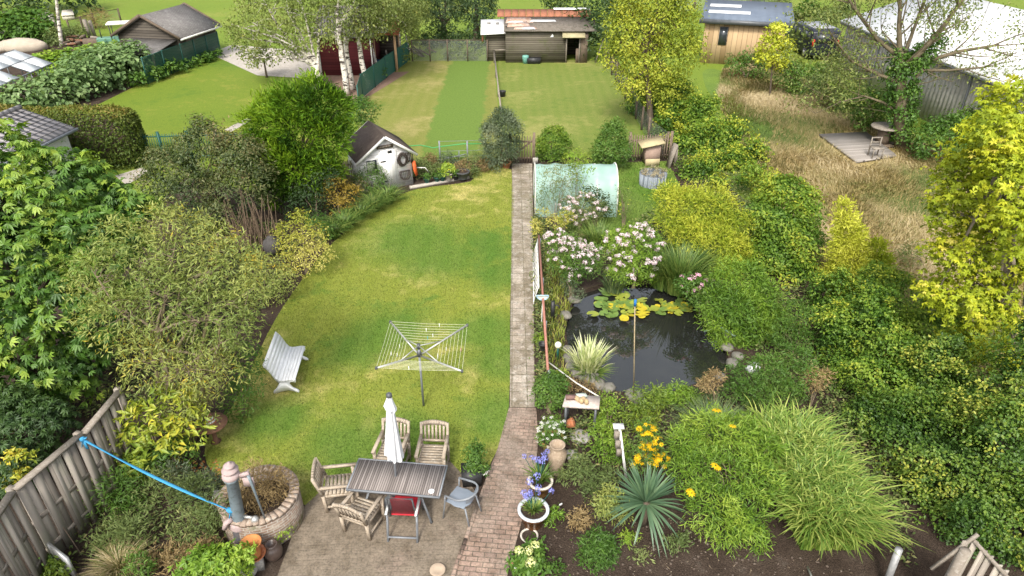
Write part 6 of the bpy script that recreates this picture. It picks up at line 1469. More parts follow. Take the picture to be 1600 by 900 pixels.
mass('cabbage_patch', 'heap of dark green squash leaves left of the leaning post', 'plants', row_blobs((5, 62), (80, 66), 6, 1.1, zc=.6) + row_blobs((30, 52), (75, 54), 4, 1.0, zc=.8), 'mid', 2800, .38, .28, per=8, cr=.35, up=1.1, fold=.08)
mass('weed_bank', 'olive weeds and tall grass around the leaning post', 'plants', row_blobs((80, 72), (130, 64), 5, .6, zc=.35) + row_blobs((90, 104), (110, 98), 2, .5, zc=.3), 'sage', 1600, .25, .08, per=8, cr=.3)
mass('fence_creeper', 'leafy creeper at the foot of the green mesh fence', 'plants', row_blobs((212, 136), (285, 112), 6, .42, zc=.4) + row_blobs((290, 110), (345, 90), 5, .28, zc=.2), 'mid', 1500, .22, .14, per=8, cr=.25)
mass('far_hedge', 'dark hedge and bushes in the far top left corner', 'hedge', [(*P(x, y, 66)[:3], r, r, r) for x, y, r in ((5, 2, 2.4), (40, -2, 2.6), (70, 2, 2.2), (100, -4, 2.6), (22, 12, 1.6), (60, 12, 1.5))], 'dark', 3600, .42, .22, per=9, cr=.6)
plant('lime_bush', 'lime green bush at the far left edge by the dark hedge', 'shrub', (4, 50), [(4, 34, 12), (-10, 36, 12)], 'bright', 700, .2, .11, per=8, cr=.25, bias=.2)
plant('bush', 'tall dry weeds beside the pasture behind the log pile', 'plant', (150, 45), [(140, 36, 12), (160, 34, 12), (150, 22, 10)], 'dry', 800, .35, .03, per=8, cr=.35, out=.8, stems=0)
b_ = G(97, 72); t = tree('birch_tree', 'single slim birch trunk at the top left between the pale sheets', (97, 72), [(92, 40), (88, 0), (84, -60)], [(60, -90, 60), (110, -100, 55)], 'birch', 900, .22, .12, r=.15, bark=BIRCH, group='birches', twigs=1)

# ---- birches
BG_ = 'birch trees by the burgundy shed'
tree('birch_tree', 'widest birch with a forking white trunk and low limbs left of the burgundy shed', (498, 138), [(497, 112), (495, 95)], [(400, 40, 34), (440, 20, 42), (470, 55, 30), (375, 62, 20), (360, 40, 16), (500, 25, 34, .5), (410, -10, 46, .6), (470, -25, 46, .4), (390, 92, 12, -.3), (445, 78, 18, .2)], 'birch', 8500, .165, .085, r=.22, bark=BIRCH, group=BG_, twigs=8, per=9, cr=.42, droop=.7, up=.3, lump=.3, inner=.3, under=.2)
for i, (b_, tr, bl, r, lab) in enumerate((((543, 148), [(536, 100), (530, 62), (526, 20)], [(535, 30, 28), (555, 10, 34), (520, 52, 18), (530, -25, 40)], .19, 'thick birch nearest the front with a leaning blotched trunk'),
        ((552, 140), [(545, 100), (541, 72), (538, 30)], [(560, 42, 18, .3), (580, -10, 40, .5)], .15, 'slimmer birch trunk just behind the thickest one'),
        ((578, 138), [(566, 100), (559, 60), (550, 10)], [(590, 25, 30), (575, 55, 14), (600, -15, 40)], .18, 'birch leaning left in front of the burgundy wall'),
        ((589, 115), [(582, 85), (576, 52), (570, 10)], [(615, 15, 28, .4), (640, 40, 16, .3), (600, 40, 16)], .18, 'birch beside the peach timber posts'),
        ((606, 100), [(602, 70), (600, 38), (598, 0)], [(630, 20, 26), (645, 0, 24)], .17, 'dark blotched birch in front of the lean-to'),
        ((618, 88), [(615, 60), (614, 30), (612, -5)], [(645, 58, 13), (640, 85, 10, -2.5), (636, 30, 22), (650, -20, 34)], .17, 'birch nearest the back fence with hanging twigs'),
        ((624, 82), [(623, 55), (622, 30), (620, -5)], [(660, 15, 14), (640, -20, 30)], .14, 'thin birch at the right end of the row'))):
    tree('birch_tree', lab, b_, tr, bl, 'birch', (3000 if i < 4 else 2400), .165, .085, r=r, bark=BIRCH, group=BG_, twigs=6, per=9, cr=.42, droop=.7, up=.3, lump=.3, inner=.3, under=.2)
tree('small_tree', 'thin young tree on the neighbour lawn left of the forking birch', (417, 121), [(413, 100), (410, 80)], [(408, 78, 14), (398, 92, 12), (420, 92, 10)], 'birch', 800, .16, .09, r=.07, group=None, twigs=3, per=8, cr=.3)
plant('bush', 'leafy bush at the foot of the burgundy shed corner', 'shrub', (590, 125), [(588, 118, 9), (598, 112, 7)], 'mid', 400, .15, .08, per=8, cr=.2, stems=0)
# pollard willows and trees behind the stable
tree('willow_tree', 'left dark pollard willow at the back fence', (694, 66), [(694, 50), (692, 38)], [(690, 15, 24), (678, 25, 16), (703, 28, 16), (692, -8, 26), (690, 42, 12, -.3)], 'pollard', 3400, .30, .07, r=.35, group=None, per=9, cr=.45, droop=.7, twigs=2)
tree('willow_tree', 'right dark pollard willow with a bare trunk foot', (744, 62), [(744, 48), (744, 36)], [(745, 10, 26), (730, 20, 15), (760, 20, 16), (746, -10, 26), (745, 34, 14, -.3)], 'pollard', 3400, .30, .07, r=.32, group=None, per=9, cr=.45, droop=.7, twigs=2)
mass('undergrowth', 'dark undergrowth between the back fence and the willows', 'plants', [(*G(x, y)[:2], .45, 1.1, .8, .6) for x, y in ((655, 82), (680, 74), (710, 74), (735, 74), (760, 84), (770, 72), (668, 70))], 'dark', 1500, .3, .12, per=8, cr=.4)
plant('bush', 'mixed weeds behind the wire fence left of the stable', 'plants', (715, 93), [(715, 84, 8), (735, 86, 8), (700, 86, 7)], 'sage', 900, .2, .06, per=8, cr=.3, stems=0)
mass('far_trees', 'dark trees behind the right end of the stable', 'trees', [(*P(x, y, Y)[:3], r, r, r) for x, y, Y, r in ((880, 6, 56, 1.9), (905, 14, 53, 1.7), (930, 22, 52, 2.0), (925, -4, 54, 2.2), (950, 40, 47, 1.5), (915, 42, 48.5, 1.2), (985, 2, 54, 2.4), (1010, 20, 52, 2.0), (935, 62, 46.6, 1.1))], 'dark', 7000, .30, .14, per=9, cr=.5, bias=.15)
# ---- right boundary
tree('robinia_tree', 'tall loose pale yellow green tree at the right end of the back lawn', (1018, 205), [(1012, 140), (1010, 95), (1012, 60)], [(985, 50, 32), (1025, 30, 38), (1062, 45, 32), (965, 38, 20), (1045, 85, 36), (1000, 95, 32), (1078, 80, 24), (960, 72, 15), (1040, 128, 30), (990, 128, 26), (1030, -8, 36), (1060, 5, 26), (950, 95, 12), (975, 0, 20)], 'robinia', 15000, .15, .075, r=.16, twigs=6, per=8, cr=.34, droop=.35, lump=.3, inner=.25, under=.4)
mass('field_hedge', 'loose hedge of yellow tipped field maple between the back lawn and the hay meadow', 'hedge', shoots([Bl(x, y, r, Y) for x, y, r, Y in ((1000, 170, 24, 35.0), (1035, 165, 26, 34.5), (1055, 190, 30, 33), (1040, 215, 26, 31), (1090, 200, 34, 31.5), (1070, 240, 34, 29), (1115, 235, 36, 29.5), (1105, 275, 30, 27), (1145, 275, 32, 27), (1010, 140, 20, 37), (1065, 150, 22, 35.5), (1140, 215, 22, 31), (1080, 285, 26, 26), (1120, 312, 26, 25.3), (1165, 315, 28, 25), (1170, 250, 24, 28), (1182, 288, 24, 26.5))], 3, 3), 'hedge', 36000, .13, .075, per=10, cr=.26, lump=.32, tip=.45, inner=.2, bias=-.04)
plant('amber_shrub', 'bush with golden yellow leaves in the hedge above the bamboo', 'shrub', (1200, 330), [(1195, 285, 20), (1205, 305, 20), (1190, 315, 16), (1175, 268, 12)], 'hedge', 2200, .12, .065, bias=.3, per=9, cr=.2, Y=23.5)
plant('tall_shrub', 'tall dense green shrub right of the yellow bamboo', 'shrub', (1225, 470), [(1225, 310, 34, 1.5), (1250, 340, 30, 1), (1215, 350, 38, .8), (1245, 385, 36, .3), (1210, 400, 38, .2), (1235, 430, 34, -.3), (1195, 330, 24, 1.2), (1262, 310, 16, 1.3)], 'hedge', 17000, .11, .06, Y=18.3, per=10, cr=.2, lump=.2, tip=.25, bias=-.05, stem_r=.05)
plant('gold_conifer', 'pointed golden yellow conifer standing before the hay meadow', 'conifer', (1330, 470), [(1321, 322, 8), (1322, 345, 14), (1325, 372, 22), (1327, 402, 30), (1330, 435, 36), (1332, 460, 34)], 'gold', 13000, .13, .03, Y=17.2, per=9, cr=.15, out=1.0, droop=-.1, up=.3, lump=.2, stems=1, stem_r=.06, bias=.2)
plant('gold_conifer', 'small golden conifer right of the pointed one', 'conifer', (1375, 460), [(1372, 388, 12), (1372, 415, 18), (1375, 440, 20)], 'gold', 4500, .12, .03, Y=17.0, per=9, cr=.14, out=1.0, droop=-.1, up=.2, stems=1, stem_r=.04, bias=-.1)
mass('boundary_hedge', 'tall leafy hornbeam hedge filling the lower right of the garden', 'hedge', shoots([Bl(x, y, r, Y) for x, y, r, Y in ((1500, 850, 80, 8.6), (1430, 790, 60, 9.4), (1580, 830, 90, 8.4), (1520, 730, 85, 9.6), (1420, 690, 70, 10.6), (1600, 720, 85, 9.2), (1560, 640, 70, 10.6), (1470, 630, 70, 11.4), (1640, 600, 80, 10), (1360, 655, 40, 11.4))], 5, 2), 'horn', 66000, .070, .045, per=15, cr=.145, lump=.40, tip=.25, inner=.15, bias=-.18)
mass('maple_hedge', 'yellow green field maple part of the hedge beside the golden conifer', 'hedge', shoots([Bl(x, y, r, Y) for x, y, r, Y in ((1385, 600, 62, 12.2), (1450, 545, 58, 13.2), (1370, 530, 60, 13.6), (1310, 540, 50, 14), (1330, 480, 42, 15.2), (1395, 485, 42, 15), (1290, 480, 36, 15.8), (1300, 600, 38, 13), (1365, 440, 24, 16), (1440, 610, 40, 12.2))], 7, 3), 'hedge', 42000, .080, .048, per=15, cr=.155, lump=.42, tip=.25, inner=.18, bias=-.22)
tree('sweet_gum', 'large yellow green sweet gum with star shaped leaves at the right edge', (1578, 640), [(1577, 540), (1576, 440), (1574, 340), (1574, 240)], [(1590, 170, 52, 1), (1560, 235, 60, .8), (1530, 300, 56, .6), (1600, 320, 66, .5), (1485, 272, 26, .8), (1475, 330, 32, .6), (1545, 390, 60, .2), (1490, 400, 40, .3), (1600, 440, 60, 0), (1510, 470, 48, 0), (1470, 455, 30, .2), (1555, 500, 48, -.2), (1500, 545, 36, 0), (1640, 260, 60, .6), (1600, 570, 36, -.3), (1572, 270, 44, -.7), (1582, 350, 46, -.6), (1560, 200, 36, -.2), (1600, 250, 40, -.3)], 'gum', 10500, .120, .044, r=.15, Y=12.4, bark=mat('grey bark', (.24, .20, .15), (.17, .145, .11), 6, .95, .1), twigs=4, fan=5, per=5, cr=.19, fanang=1.9, droop=.2, up=.75, lump=.28, inner=.25, tip=.15)
MB().tube([G(1592, 650) - G(1578, 640), P(1590, 560, 12.3) - G(1578, 640), P(1596, 450, 12.6) - G(1578, 640)], [.11, .10, .07], 9).build('second_stem', MATS['grey bark'], bpy.data.objects['sweet_gum'], smooth=True)
plant('perennial', 'tall yellow flowered weed in the hay near the golden conifers', 'plant', (1425, 470), [(1425, 400, 16), (1432, 440, 14), (1410, 425, 12)], 'sage', 600, .14, .025, Y=18.5, per=8, cr=.2, out=.7)
# scrub along the far meadow edge
for i, (b_, bl, k, n, lab) in enumerate((((1165, 122), [(1150, 102, 16), (1175, 98, 18), (1190, 108, 16)], 'mid', 1700, 'dark scrub bush in front of the timber house'),
        ((1250, 150), [(1235, 116, 20), (1260, 126, 24), (1245, 140, 16), (1278, 116, 16)], 'mid', 2600, 'dense scrub below the dark blue van'),
        ((1310, 172), [(1295, 130, 26), (1325, 150, 28), (1300, 158, 16)], 'sage', 2600, 'tangled olive scrub along the barn wall'),
        ((1370, 205), [(1350, 165, 26), (1378, 180, 26), (1345, 190, 14)], 'mid', 2600, 'dark bush left of the ivy clad trunk'),
        ((1475, 250), [(1455, 215, 26), (1490, 205, 28), (1440, 232, 16), (1510, 222, 22)], 'mid', 2800, 'dark bush right of the ivy clad trunk'),
        ((1545, 230), [(1535, 190, 28), (1565, 205, 26)], 'hedge', 2400, 'green bush between the barn and the sweet gum'),
        ((1290, 95), [(1318, 66, 10), (1306, 92, 10), (1316, 84, 10)], 'sage', 1200, 'ragged bush at the far end of the barn'))):
    plant('scrub_bush', lab, 'shrub', b_, bl, k, n, .16, .08, per=9, cr=.3, lump=.25, stem_r=.03)
tree('yellow_tree', 'small young tree with pale golden leaves before the dark blue van', (1203, 152), [(1205, 120), (1208, 85)], [(1212, 50, 13), (1206, 68, 17), (1222, 78, 15), (1198, 88, 14), (1214, 98, 14)], 'gold', 2300, .17, .11, r=.06, per=8, cr=.28, twigs=4, bias=.1)
# ivy clad tree with bare spreading limbs
b_ = G(1410, 232); t = thing('ivy_tree', 'half bare spreading tree with an ivy wrapped trunk before the white barn', 'tree', b_); Y0 = b_.y
mb = MB(); rg = random.Random(21); W_ = lambda x, y, d=0: P(x, y, Y0 + d) - b_
mb.tube([W_(1410, 232), W_(1408, 170), W_(1407, 110), W_(1405, 80)], [.34, .28, .22, .16], 10)
mb.build('trunk', mat('ivy tree bark', (.17, .14, .09), (.12, .10, .065), 6, .95, .1), t, smooth=True)
mb = MB(); tips = []
for pts, r in ((((1407, 110), (1440, 80), (1475, 40), (1510, -10)), .15), (((1406, 95), (1405, 40), (1408, -20)), .13), (((1408, 120), (1450, 95), (1500, 80), (1560, 70)), .12), (((1405, 90), (1370, 60), (1340, 20), (1320, -10)), .10), (((1407, 130), (1370, 115), (1330, 95), (1295, 50)), .09), (((1408, 150), (1440, 110), (1480, 110), (1540, 105)), .09), (((1407, 100), (1430, 40), (1450, -10)), .09), (((1409, 180), (1380, 160), (1350, 150), (1310, 160)), .06)):
    q = [W_(x, y, rg.uniform(-.5, .5) if i else 0) for i, (x, y) in enumerate(pts)]; mb.tube(q, [r * (1 - .6 * i / (len(q) - 1)) for i in range(len(q))], 7, cap=False)
    for i in range(1, len(q)):
        for _ in range(3):
            d_ = (q[i] - q[i - 1]).normalized() + Vector((rg.uniform(-1, 1), rg.uniform(-1, 1), rg.uniform(-.6, .9)))
            branches(mb, q[i - 1].lerp(q[i], rg.random()), d_, rg.uniform(1.0, 1.8), r * .32, 2, rg, .7, .1, 2, 5, tips)
mb.build('limbs', MATS['ivy tree bark'], t, smooth=True)
crown('ivy', [Bl(x, y, r, Y0) for x, y, r in ((1410, 210, 16), (1411, 180, 19), (1409, 150, 22), (1408, 122, 22), (1425, 105, 20), (1442, 85, 17), (1404, 95, 15), (1460, 65, 12))], 5200, .14, .10, K['mid'], t, 41, per=10, cr=.22, droop=.5, bias=-.1)
rs_ = np.random.RandomState(4); T_ = np.array([list(p + b_) for p in tips]); T_ = T_[rs_.rand(len(T_)) < .75]; kk = np.repeat(np.arange(len(T_)), 44); pos = T_[kk] + rs_.normal(size=(len(kk), 3)) * .30
leaves('crown', pos, rs_.normal(size=(len(kk), 3)), rs_.normal(size=(len(kk), 3)) * .5 + [0, 0, .8], np.full(len(kk), .14), .075, rs_.rand(len(kk)) * .8, K['birch'], t)
# far field trees along the top edge
for i, (x, y, r, k, lab) in enumerate(((1215, 12, 16, 'sage', 'grey green bush at the far field edge above the timber house'), (1262, 14, 12, 'mid', 'round dark bush at the far field edge above the van'), (1240, 30, 10, 'bronze', 'brownish bush behind the van'), (1290, 30, 14, 'sage', 'olive bush right of the van roof'), (1320, 14, 12, 'sage', 'olive bush at the far end of the barn roof'), (1180, 4, 10, 'mid', 'small bush on the far pasture behind the timber house'))):
    plant('far_bush', lab, 'shrub', (x, y + r), [(x, y, r), (x - r * .7, y + r * .4, r * .6), (x + r * .7, y + r * .3, r * .6)], k, 900, .28, .14, per=8, cr=.45, stems=0)
run_fence('post_fence', 'thin wire fence with posts across the far pasture', 'fence', [Vector((14, 66, 0)), Vector((24, 66, 0))], 1.3, OLDWOOD, WIRE, .14, 2.4, .03)
run_fence('post_fence', 'thin wire fence with posts at the pasture edge behind the log pile', 'fence', gp([(112, 56), (150, 44), (190, 36)]), 1.1, OLDWOOD, WIRE, .10, 2.0, .025)

# ---- back boundary and polytunnel
plant('olive_bush', 'tall grey green bush with narrow leaves beside the picket gate', 'shrub', (783, 262), [(783, 195, 20, .2), (775, 215, 24), (795, 205, 20), (780, 238, 24, -.2), (795, 230, 18), (788, 185, 14, .3)], 'olive', 10500, .115, .030, per=9, cr=.16, out=.7, lump=.2)
plant('box_bush', 'rounded yellow green bush right of the picket gate', 'shrub', (865, 252), [(865, 220, 22), (862, 235, 22), (878, 228, 16), (852, 226, 14)], 'hedge', 7000, .085, .045, per=10, cr=.14, tip=.2)
plant('box_bush', 'looser bright green bush behind the right end of the polytunnel', 'shrub', (957, 266), [(958, 212, 20), (950, 232, 24), (970, 236, 18), (945, 250, 18), (965, 195, 10)], 'mid', 6500, .10, .05, per=9, cr=.17, bias=.1)
plant('perennial', 'pale yellow green plants between the two rounded bushes', 'plant', (905, 262), [(900, 248, 14), (918, 250, 12), (888, 250, 10)], 'bright', 900, .09, .035, per=8, cr=.15, bias=.15)
for i, (x, y, r, k) in enumerate(((662, 262, 12, 'sage'), (682, 268, 11, 'sage'), (700, 250, 13, 'olive'), (722, 264, 12, 'dry'), (742, 252, 14, 'sage'), (755, 258, 10, 'dry'), (672, 250, 9, 'dry'), (735, 268, 9, 'sage'))):
    plant('perennial', ('grey green weed clump next to the shed corner', 'weed clump behind the touching green pots', 'dark clump behind the grey trellis post', 'brownish weed clump behind the wide tub', 'tall olive weed clump left of the olive bush', 'brown dry clump touching the olive bush', 'brown dry clump by the bent white pipe', 'low weed clump right of the wide tub')[i], 'plant', (x, y + r), [(x, y, r), (x + 5, y + 4, r * .7)], k, 700, .10, .025, per=8, cr=.14, out=.6, stem_r=.008)
def heads(t, pts, shape, m, name='flower_head', smin=.8, smax=1.2, rg=None):
    """copies of one flower head, each a part of the plant"""
    rg = rg or random.Random(len(pts)); first = None
    for p in pts:
        if first is None: first = shape(name, m, t); o = first
        else: o = first.copy(); COL.objects.link(o); adopt(o, t)
        o.location = p; s = rg.uniform(smin, smax); o.scale = (s, s, s); o.rotation_euler = (rg.uniform(-.4, .4), rg.uniform(-.4, .4), rg.uniform(0, 6))
def panicle(r, n, L, W, flat=.8, seed=1):
    def mk(name, m, t):
        rs = np.random.RandomState(seed); d = _unit(rs.normal(size=(n, 3))); d[:, 2] = np.abs(d[:, 2]) * .9 - .15; p = d * np.array([r, r, r * flat])
        return leaves(name, p + np.array(origin_of(t)), np.cross(d, rs.normal(size=(n, 3))), d + rs.normal(size=(n, 3)) * .3, np.full(n, L), W, rs.rand(n), m, t, fold=.1)
    return mk
def daisy(r, n, seed=1):
    def mk(name, m, t):
        a = np.arange(n) / n * 6.2832; d = np.stack([np.cos(a), np.sin(a), 0 * a - .15], 1); o = np.array(origin_of(t))
        return leaves(name, d * r * .12 + o, d, np.tile([0, 0, 1.], (n, 1)), np.full(n, r), r * .45, np.random.RandomState(seed).rand(n), m, t, fold=.05)
    return mk
def head_points(bl, n, seed, b, zlo=-.1, yfront=True, rho=1.02):
    rs = np.random.RandomState(seed); B = np.array(bl); w = B[:, 3] ** 2; out = []
    while len(out) < n:
        i = rs.choice(len(B), p=w / w.sum()); d = _unit(rs.normal(size=(1, 3)))[0]
        if d[2] < zlo or (yfront and d[1] > .55): continue
        p = B[i, :3] + d * B[i, 3:] * rho * rs.uniform(.92, 1.12)
        if any(np.sum(((p - B[j, :3]) / B[j, 3:]) ** 2) < .8 for j in range(len(B)) if j != i): continue
        out.append(Vector(p) - Vector(b))
    return out
def flowering(name, label, base, blobs, mk, n, L, W, fm, nf, shape, Y=None, zlo=0, cat='flowers', **kw):
    t = plant(name, label, cat, base, blobs, mk, n, L, W, Y=Y, **kw); b = t.location.copy(); Y0 = Y or b.y
    bl = [Bl(q[0], q[1], q[2], Y0 + (q[3] if len(q) > 3 else 0)) for q in blobs]
    heads(t, head_points(bl, nf, len(label), b, zlo), shape, fm); return t
PH = panicle(.068, 40, .036, .030)
flowering('phlox', 'pale pink phlox in front of the polytunnel, the highest of the three clumps', (905, 352), [(890, 325, 16), (915, 318, 16), (935, 325, 12), (900, 342, 18), (925, 340, 16)], 'sage', 4200, .085, .022, F['phlox'], 58, PH, Y=21.2, per=8, cr=.12, out=.4)
flowering('phlox', 'pale pink phlox leaning towards the garden path beside the red rail', (895, 445), [(868, 375, 16), (888, 390, 22), (905, 400, 22), (920, 415, 18), (880, 415, 18), (928, 395, 14), (895, 430, 16), (870, 405, 14)], 'mid', 6500, .085, .026, F['phlox'], 84, PH, Y=17.0, per=8, cr=.13, out=.3, bias=.12)
flowering('phlox', 'roundest pale pink phlox clump hanging over the back of the pond', (990, 445), [(965, 378, 20), (995, 370, 22), (1018, 382, 18), (975, 405, 24), (1005, 405, 24), (988, 425, 20), (965, 428, 16), (1012, 428, 16)], 'bright', 7500, .085, .026, F['phlox'], 96, PH, Y=17.3, per=8, cr=.13, out=.3, bias=-.1)
plant('tall_weeds', 'wispy tall olive weeds against the front of the polytunnel', 'plant', (868, 345), [(860, 280, 18), (880, 270, 16), (855, 305, 18), (880, 300, 20), (845, 320, 14), (900, 268, 12)], 'sage', 1900, .10, .022, Y=21.6, per=6, cr=.2, out=.7, up=.2, stems=16, stem_r=.007, inner=.3)
plant('young_tree', 'young green sapling in front of the polytunnel film', 'plant', (900, 318), [(902, 262, 12), (905, 285, 10), (898, 245, 7), (920, 265, 6)], 'bright', 500, .10, .04, Y=21.9, per=6, cr=.15, stems=4, stem_r=.012)
plant('dark_shrub', 'dark ivy like bush at the base of the polytunnel film', 'shrub', (930, 345), [(920, 305, 14), (938, 315, 14), (945, 330, 12)], 'dark', 900, .09, .05, Y=21.5, per=8, cr=.14, bias=.2)
flowering('evening_primrose', 'lemon flowered stems right of the polytunnel', (975, 345), [(972, 300, 10), (978, 320, 10), (968, 330, 12)], 'sage', 600, .09, .022, F['lemon'], 12, daisy(.05, 5), Y=21.3, per=7, cr=.12, out=.6)
plant('fern', 'upright yellow fern frond at the far end of the red rail', 'plant', (838, 378), [(836, 350, 8), (838, 362, 8)], 'varieg', 260, .12, .03, per=6, cr=.08, out=.5, stems=0)
plant('perennial', 'yellow green plants left of the pink phlox by the polytunnel', 'plant', (880, 365), [(868, 348, 12), (885, 340, 12), (850, 335, 9)], 'varieg', 700, .09, .03, Y=20.3, per=7, cr=.12, out=.5)
for i, (x, y, n, h, r, k, lab) in enumerate(((935, 385, 420, 1.0, .6, 'reed', 'bright green grass clump between the two lower phlox'), (1060, 452, 1100, 1.75, .75, 'reed', 'tall dark green reed clump behind the right of the pond'), (1035, 448, 420, 1.3, .5, 'reed', 'shorter reed clump touching the roundest phlox'), (960, 452, 300, .7, .5, 'fescue', 'drooping dark sedge at the back edge of the pond'), (1080, 425, 500, 1.5, .6, 'reed', 'reed clump under the yellow bamboo'))):
    o = tuft('reed_clump', G(x, y), r, n, h, .022, K[k], None, 80 + i, .55, .55, loc=G(x, y), inward=.6); setp(o, lab, 'grass clump')
plant('yellow_bamboo', 'arching yellow green bamboo right of the grass patch', 'bamboo', (1105, 445), [(1045, 315, 22, .8), (1075, 325, 30, .6), (1110, 330, 32, .8), (1140, 350, 28, .6), (1080, 370, 32, 0), (1120, 385, 36, 0), (1155, 395, 26, .2), (1050, 345, 22, .4), (1130, 420, 28, -.4), (1040, 300, 12, 1)], 'bamboo', 24000, .15, .022, Y=18.6, per=9, cr=.22, out=.8, droop=.3, up=.35, lump=.25, tip=.3, inner=.25)
plant('green_bamboo', 'fresh green bamboo clump over the right bank of the pond', 'bamboo', (1165, 555), [(1135, 435, 22, .6), (1165, 440, 28, .5), (1190, 470, 28, .3), (1150, 480, 32, 0), (1180, 510, 30, 0), (1140, 515, 26, -.2), (1165, 540, 24, -.3), (1205, 500, 22, .2), (1120, 470, 20, .2), (1125, 545, 18, -.4), (1112, 500, 14, 0)], 'bright', 17000, .13, .022, Y=14.9, per=9, cr=.18, out=.8, droop=.3, up=.35, lump=.25, tip=.1, bias=-.15)
flowering('hydrangea', 'dusky pink flowered shrub at the back right of the pond', (1095, 490), [(1085, 450, 20), (1105, 455, 18), (1095, 470, 18), (1070, 445, 14)], 'mid', 1800, .085, .045, F['pink'], 26, panicle(.055, 24, .035, .03), Y=15.9, per=8, cr=.13, bias=-.1)
# water lilies: pads as parts
def pad_mesh(name, t, r, m, seed):
    rg = random.Random(seed); pts = []
    for k in range(15):
        a = .35 + (6.2832 - .7) * k / 14; rr = r * rg.uniform(.94, 1.04); pts.append((rr * math.cos(a), rr * math.sin(a), .004 + rg.uniform(0, .012)))
    return MB().add([(0, 0, .0)] + pts, [(0, k + 1, k + 2) for k in range(14)]).build(name, m, t)
PADM = [mat('yellow green lily pad', (.26, .30, .05), (.19, .245, .035), 5, .35, .4, c3=(.36, .34, .05)), mat('green lily pad', (.11, .19, .045), (.15, .22, .05), 5, .35, .4), mat('yellow lily pad', (.50, .40, .03), (.40, .36, .03), 5, .4, .4, c3=(.40, .26, .03))]
def lily(label, c, rx, ry, n, seed, r0, extra=()):
    rg = random.Random(seed); o = G(c[0], c[1], -.13); t = thing('water_lily', label, 'water lily', o, 0, None); protos = [[], [], []]
    spots = [(c[0] + rg.gauss(0, rx * .5), c[1] + rg.gauss(0, ry * .5)) for _ in range(n)] + list(extra)
    for i, (x, y) in enumerate(spots):
        k = rg.choice((0, 0, 0, 0, 1, 1, 1, 2)) if (x, y) not in extra else 2
        if len(protos[k]) < 3: q = pad_mesh('lily_pad', t, r0 * rg.uniform(.8, 1.2), PADM[k], seed * 100 + i); protos[k].append(q)
        else: q = rg.choice(protos[k]).copy(); COL.objects.link(q); adopt(q, t)
        q.location = G(x, y, -.128 + .0011 * i) - o; q.rotation_euler = (rg.gauss(0, .10), rg.gauss(0, .10), rg.uniform(0, 6)); s = rg.uniform(.75, 1.2); q.scale = (s, s, s)
lily('water lily raft left of the marker pole with large yellow green pads', (965, 476), 36, 14, 70, 5, .130, ((975, 498), (1003, 494), (1008, 490), (975, 497), (1000, 490)))
lily('flatter raft of smaller lily pads right of the marker pole', (1052, 480), 34, 10, 62, 6, .105)
# iris, bank grass, shrubs along the path
o = tuft('striped_iris', G(918, 580), .42, 260, .95, .040, K['iris'], None, 91, .45, .35, loc=G(918, 580), inward=.7); setp(o, 'white striped iris clump standing in the left edge of the pond', 'iris')
o = tuft('water_grass', G(922, 588), .45, 150, .55, .03, K['reed'], None, 92, 1.1, .8, loc=G(922, 588)); setp(o, 'drooping green blades under the striped iris', 'grass clump')
BANK = gp([(852, 395), (895, 430), (893, 470), (882, 520), (884, 560), (880, 590), (858, 580), (852, 500), (846, 440)])
x, y, rs_ = scatter(BANK, 420, 9); n_ = len(x); a_ = rs_.uniform(0, 6.3, n_)
o = blades('bank_grass', np.stack([x, y, 0 * x], 1), .26 * rs_.uniform(.4, 1.2, n_), .018, np.stack([np.cos(a_), np.sin(a_), 0 * a_], 1) * (.8 * rs_.rand(n_))[:, None], LM('bank grass blades', [(0, (.10, .16, .02)), (.5, (.22, .27, .04)), (1, (.42, .38, .10))]), None, .5, 9, segs=2); setp(o, 'rough yellow green grass between the red rail and the pond', 'grass', kind='stuff')
plant('dark_shrub', 'compact dark green bush at the near end of the red rail', 'shrub', (858, 645), [(852, 605, 18), (868, 600, 18), (858, 622, 22), (874, 618, 14), (845, 620, 13)], 'mid', 3000, .065, .03, per=10, cr=.10)
plant('perennial', 'yellow green tuft behind the compact dark bush', 'plant', (872, 602), [(870, 590, 12), (880, 586, 9)], 'laurel', 420, .06, .03, per=8, cr=.08, stems=0)
plant('perennial', 'small bright plant at the path edge beside the black bucket', 'plant', (843, 540), [(841, 530, 9), (848, 535, 7)], 'bright', 300, .07, .03, per=7, cr=.07, stems=0)
plant('perennial', 'grey green herbs on the stones behind the ladder', 'plant', (893, 470), [(895, 455, 12), (888, 440, 12), (905, 462, 8)], 'olive', 700, .07, .02, per=8, cr=.1, out=.5)
plant('perennial', 'dry brown plants on the stones behind the potting table', 'plant', (905, 612), [(895, 600, 10), (915, 605, 10), (930, 610, 8)], 'dry', 600, .07, .02, per=8, cr=.1, out=.5, stems=0)
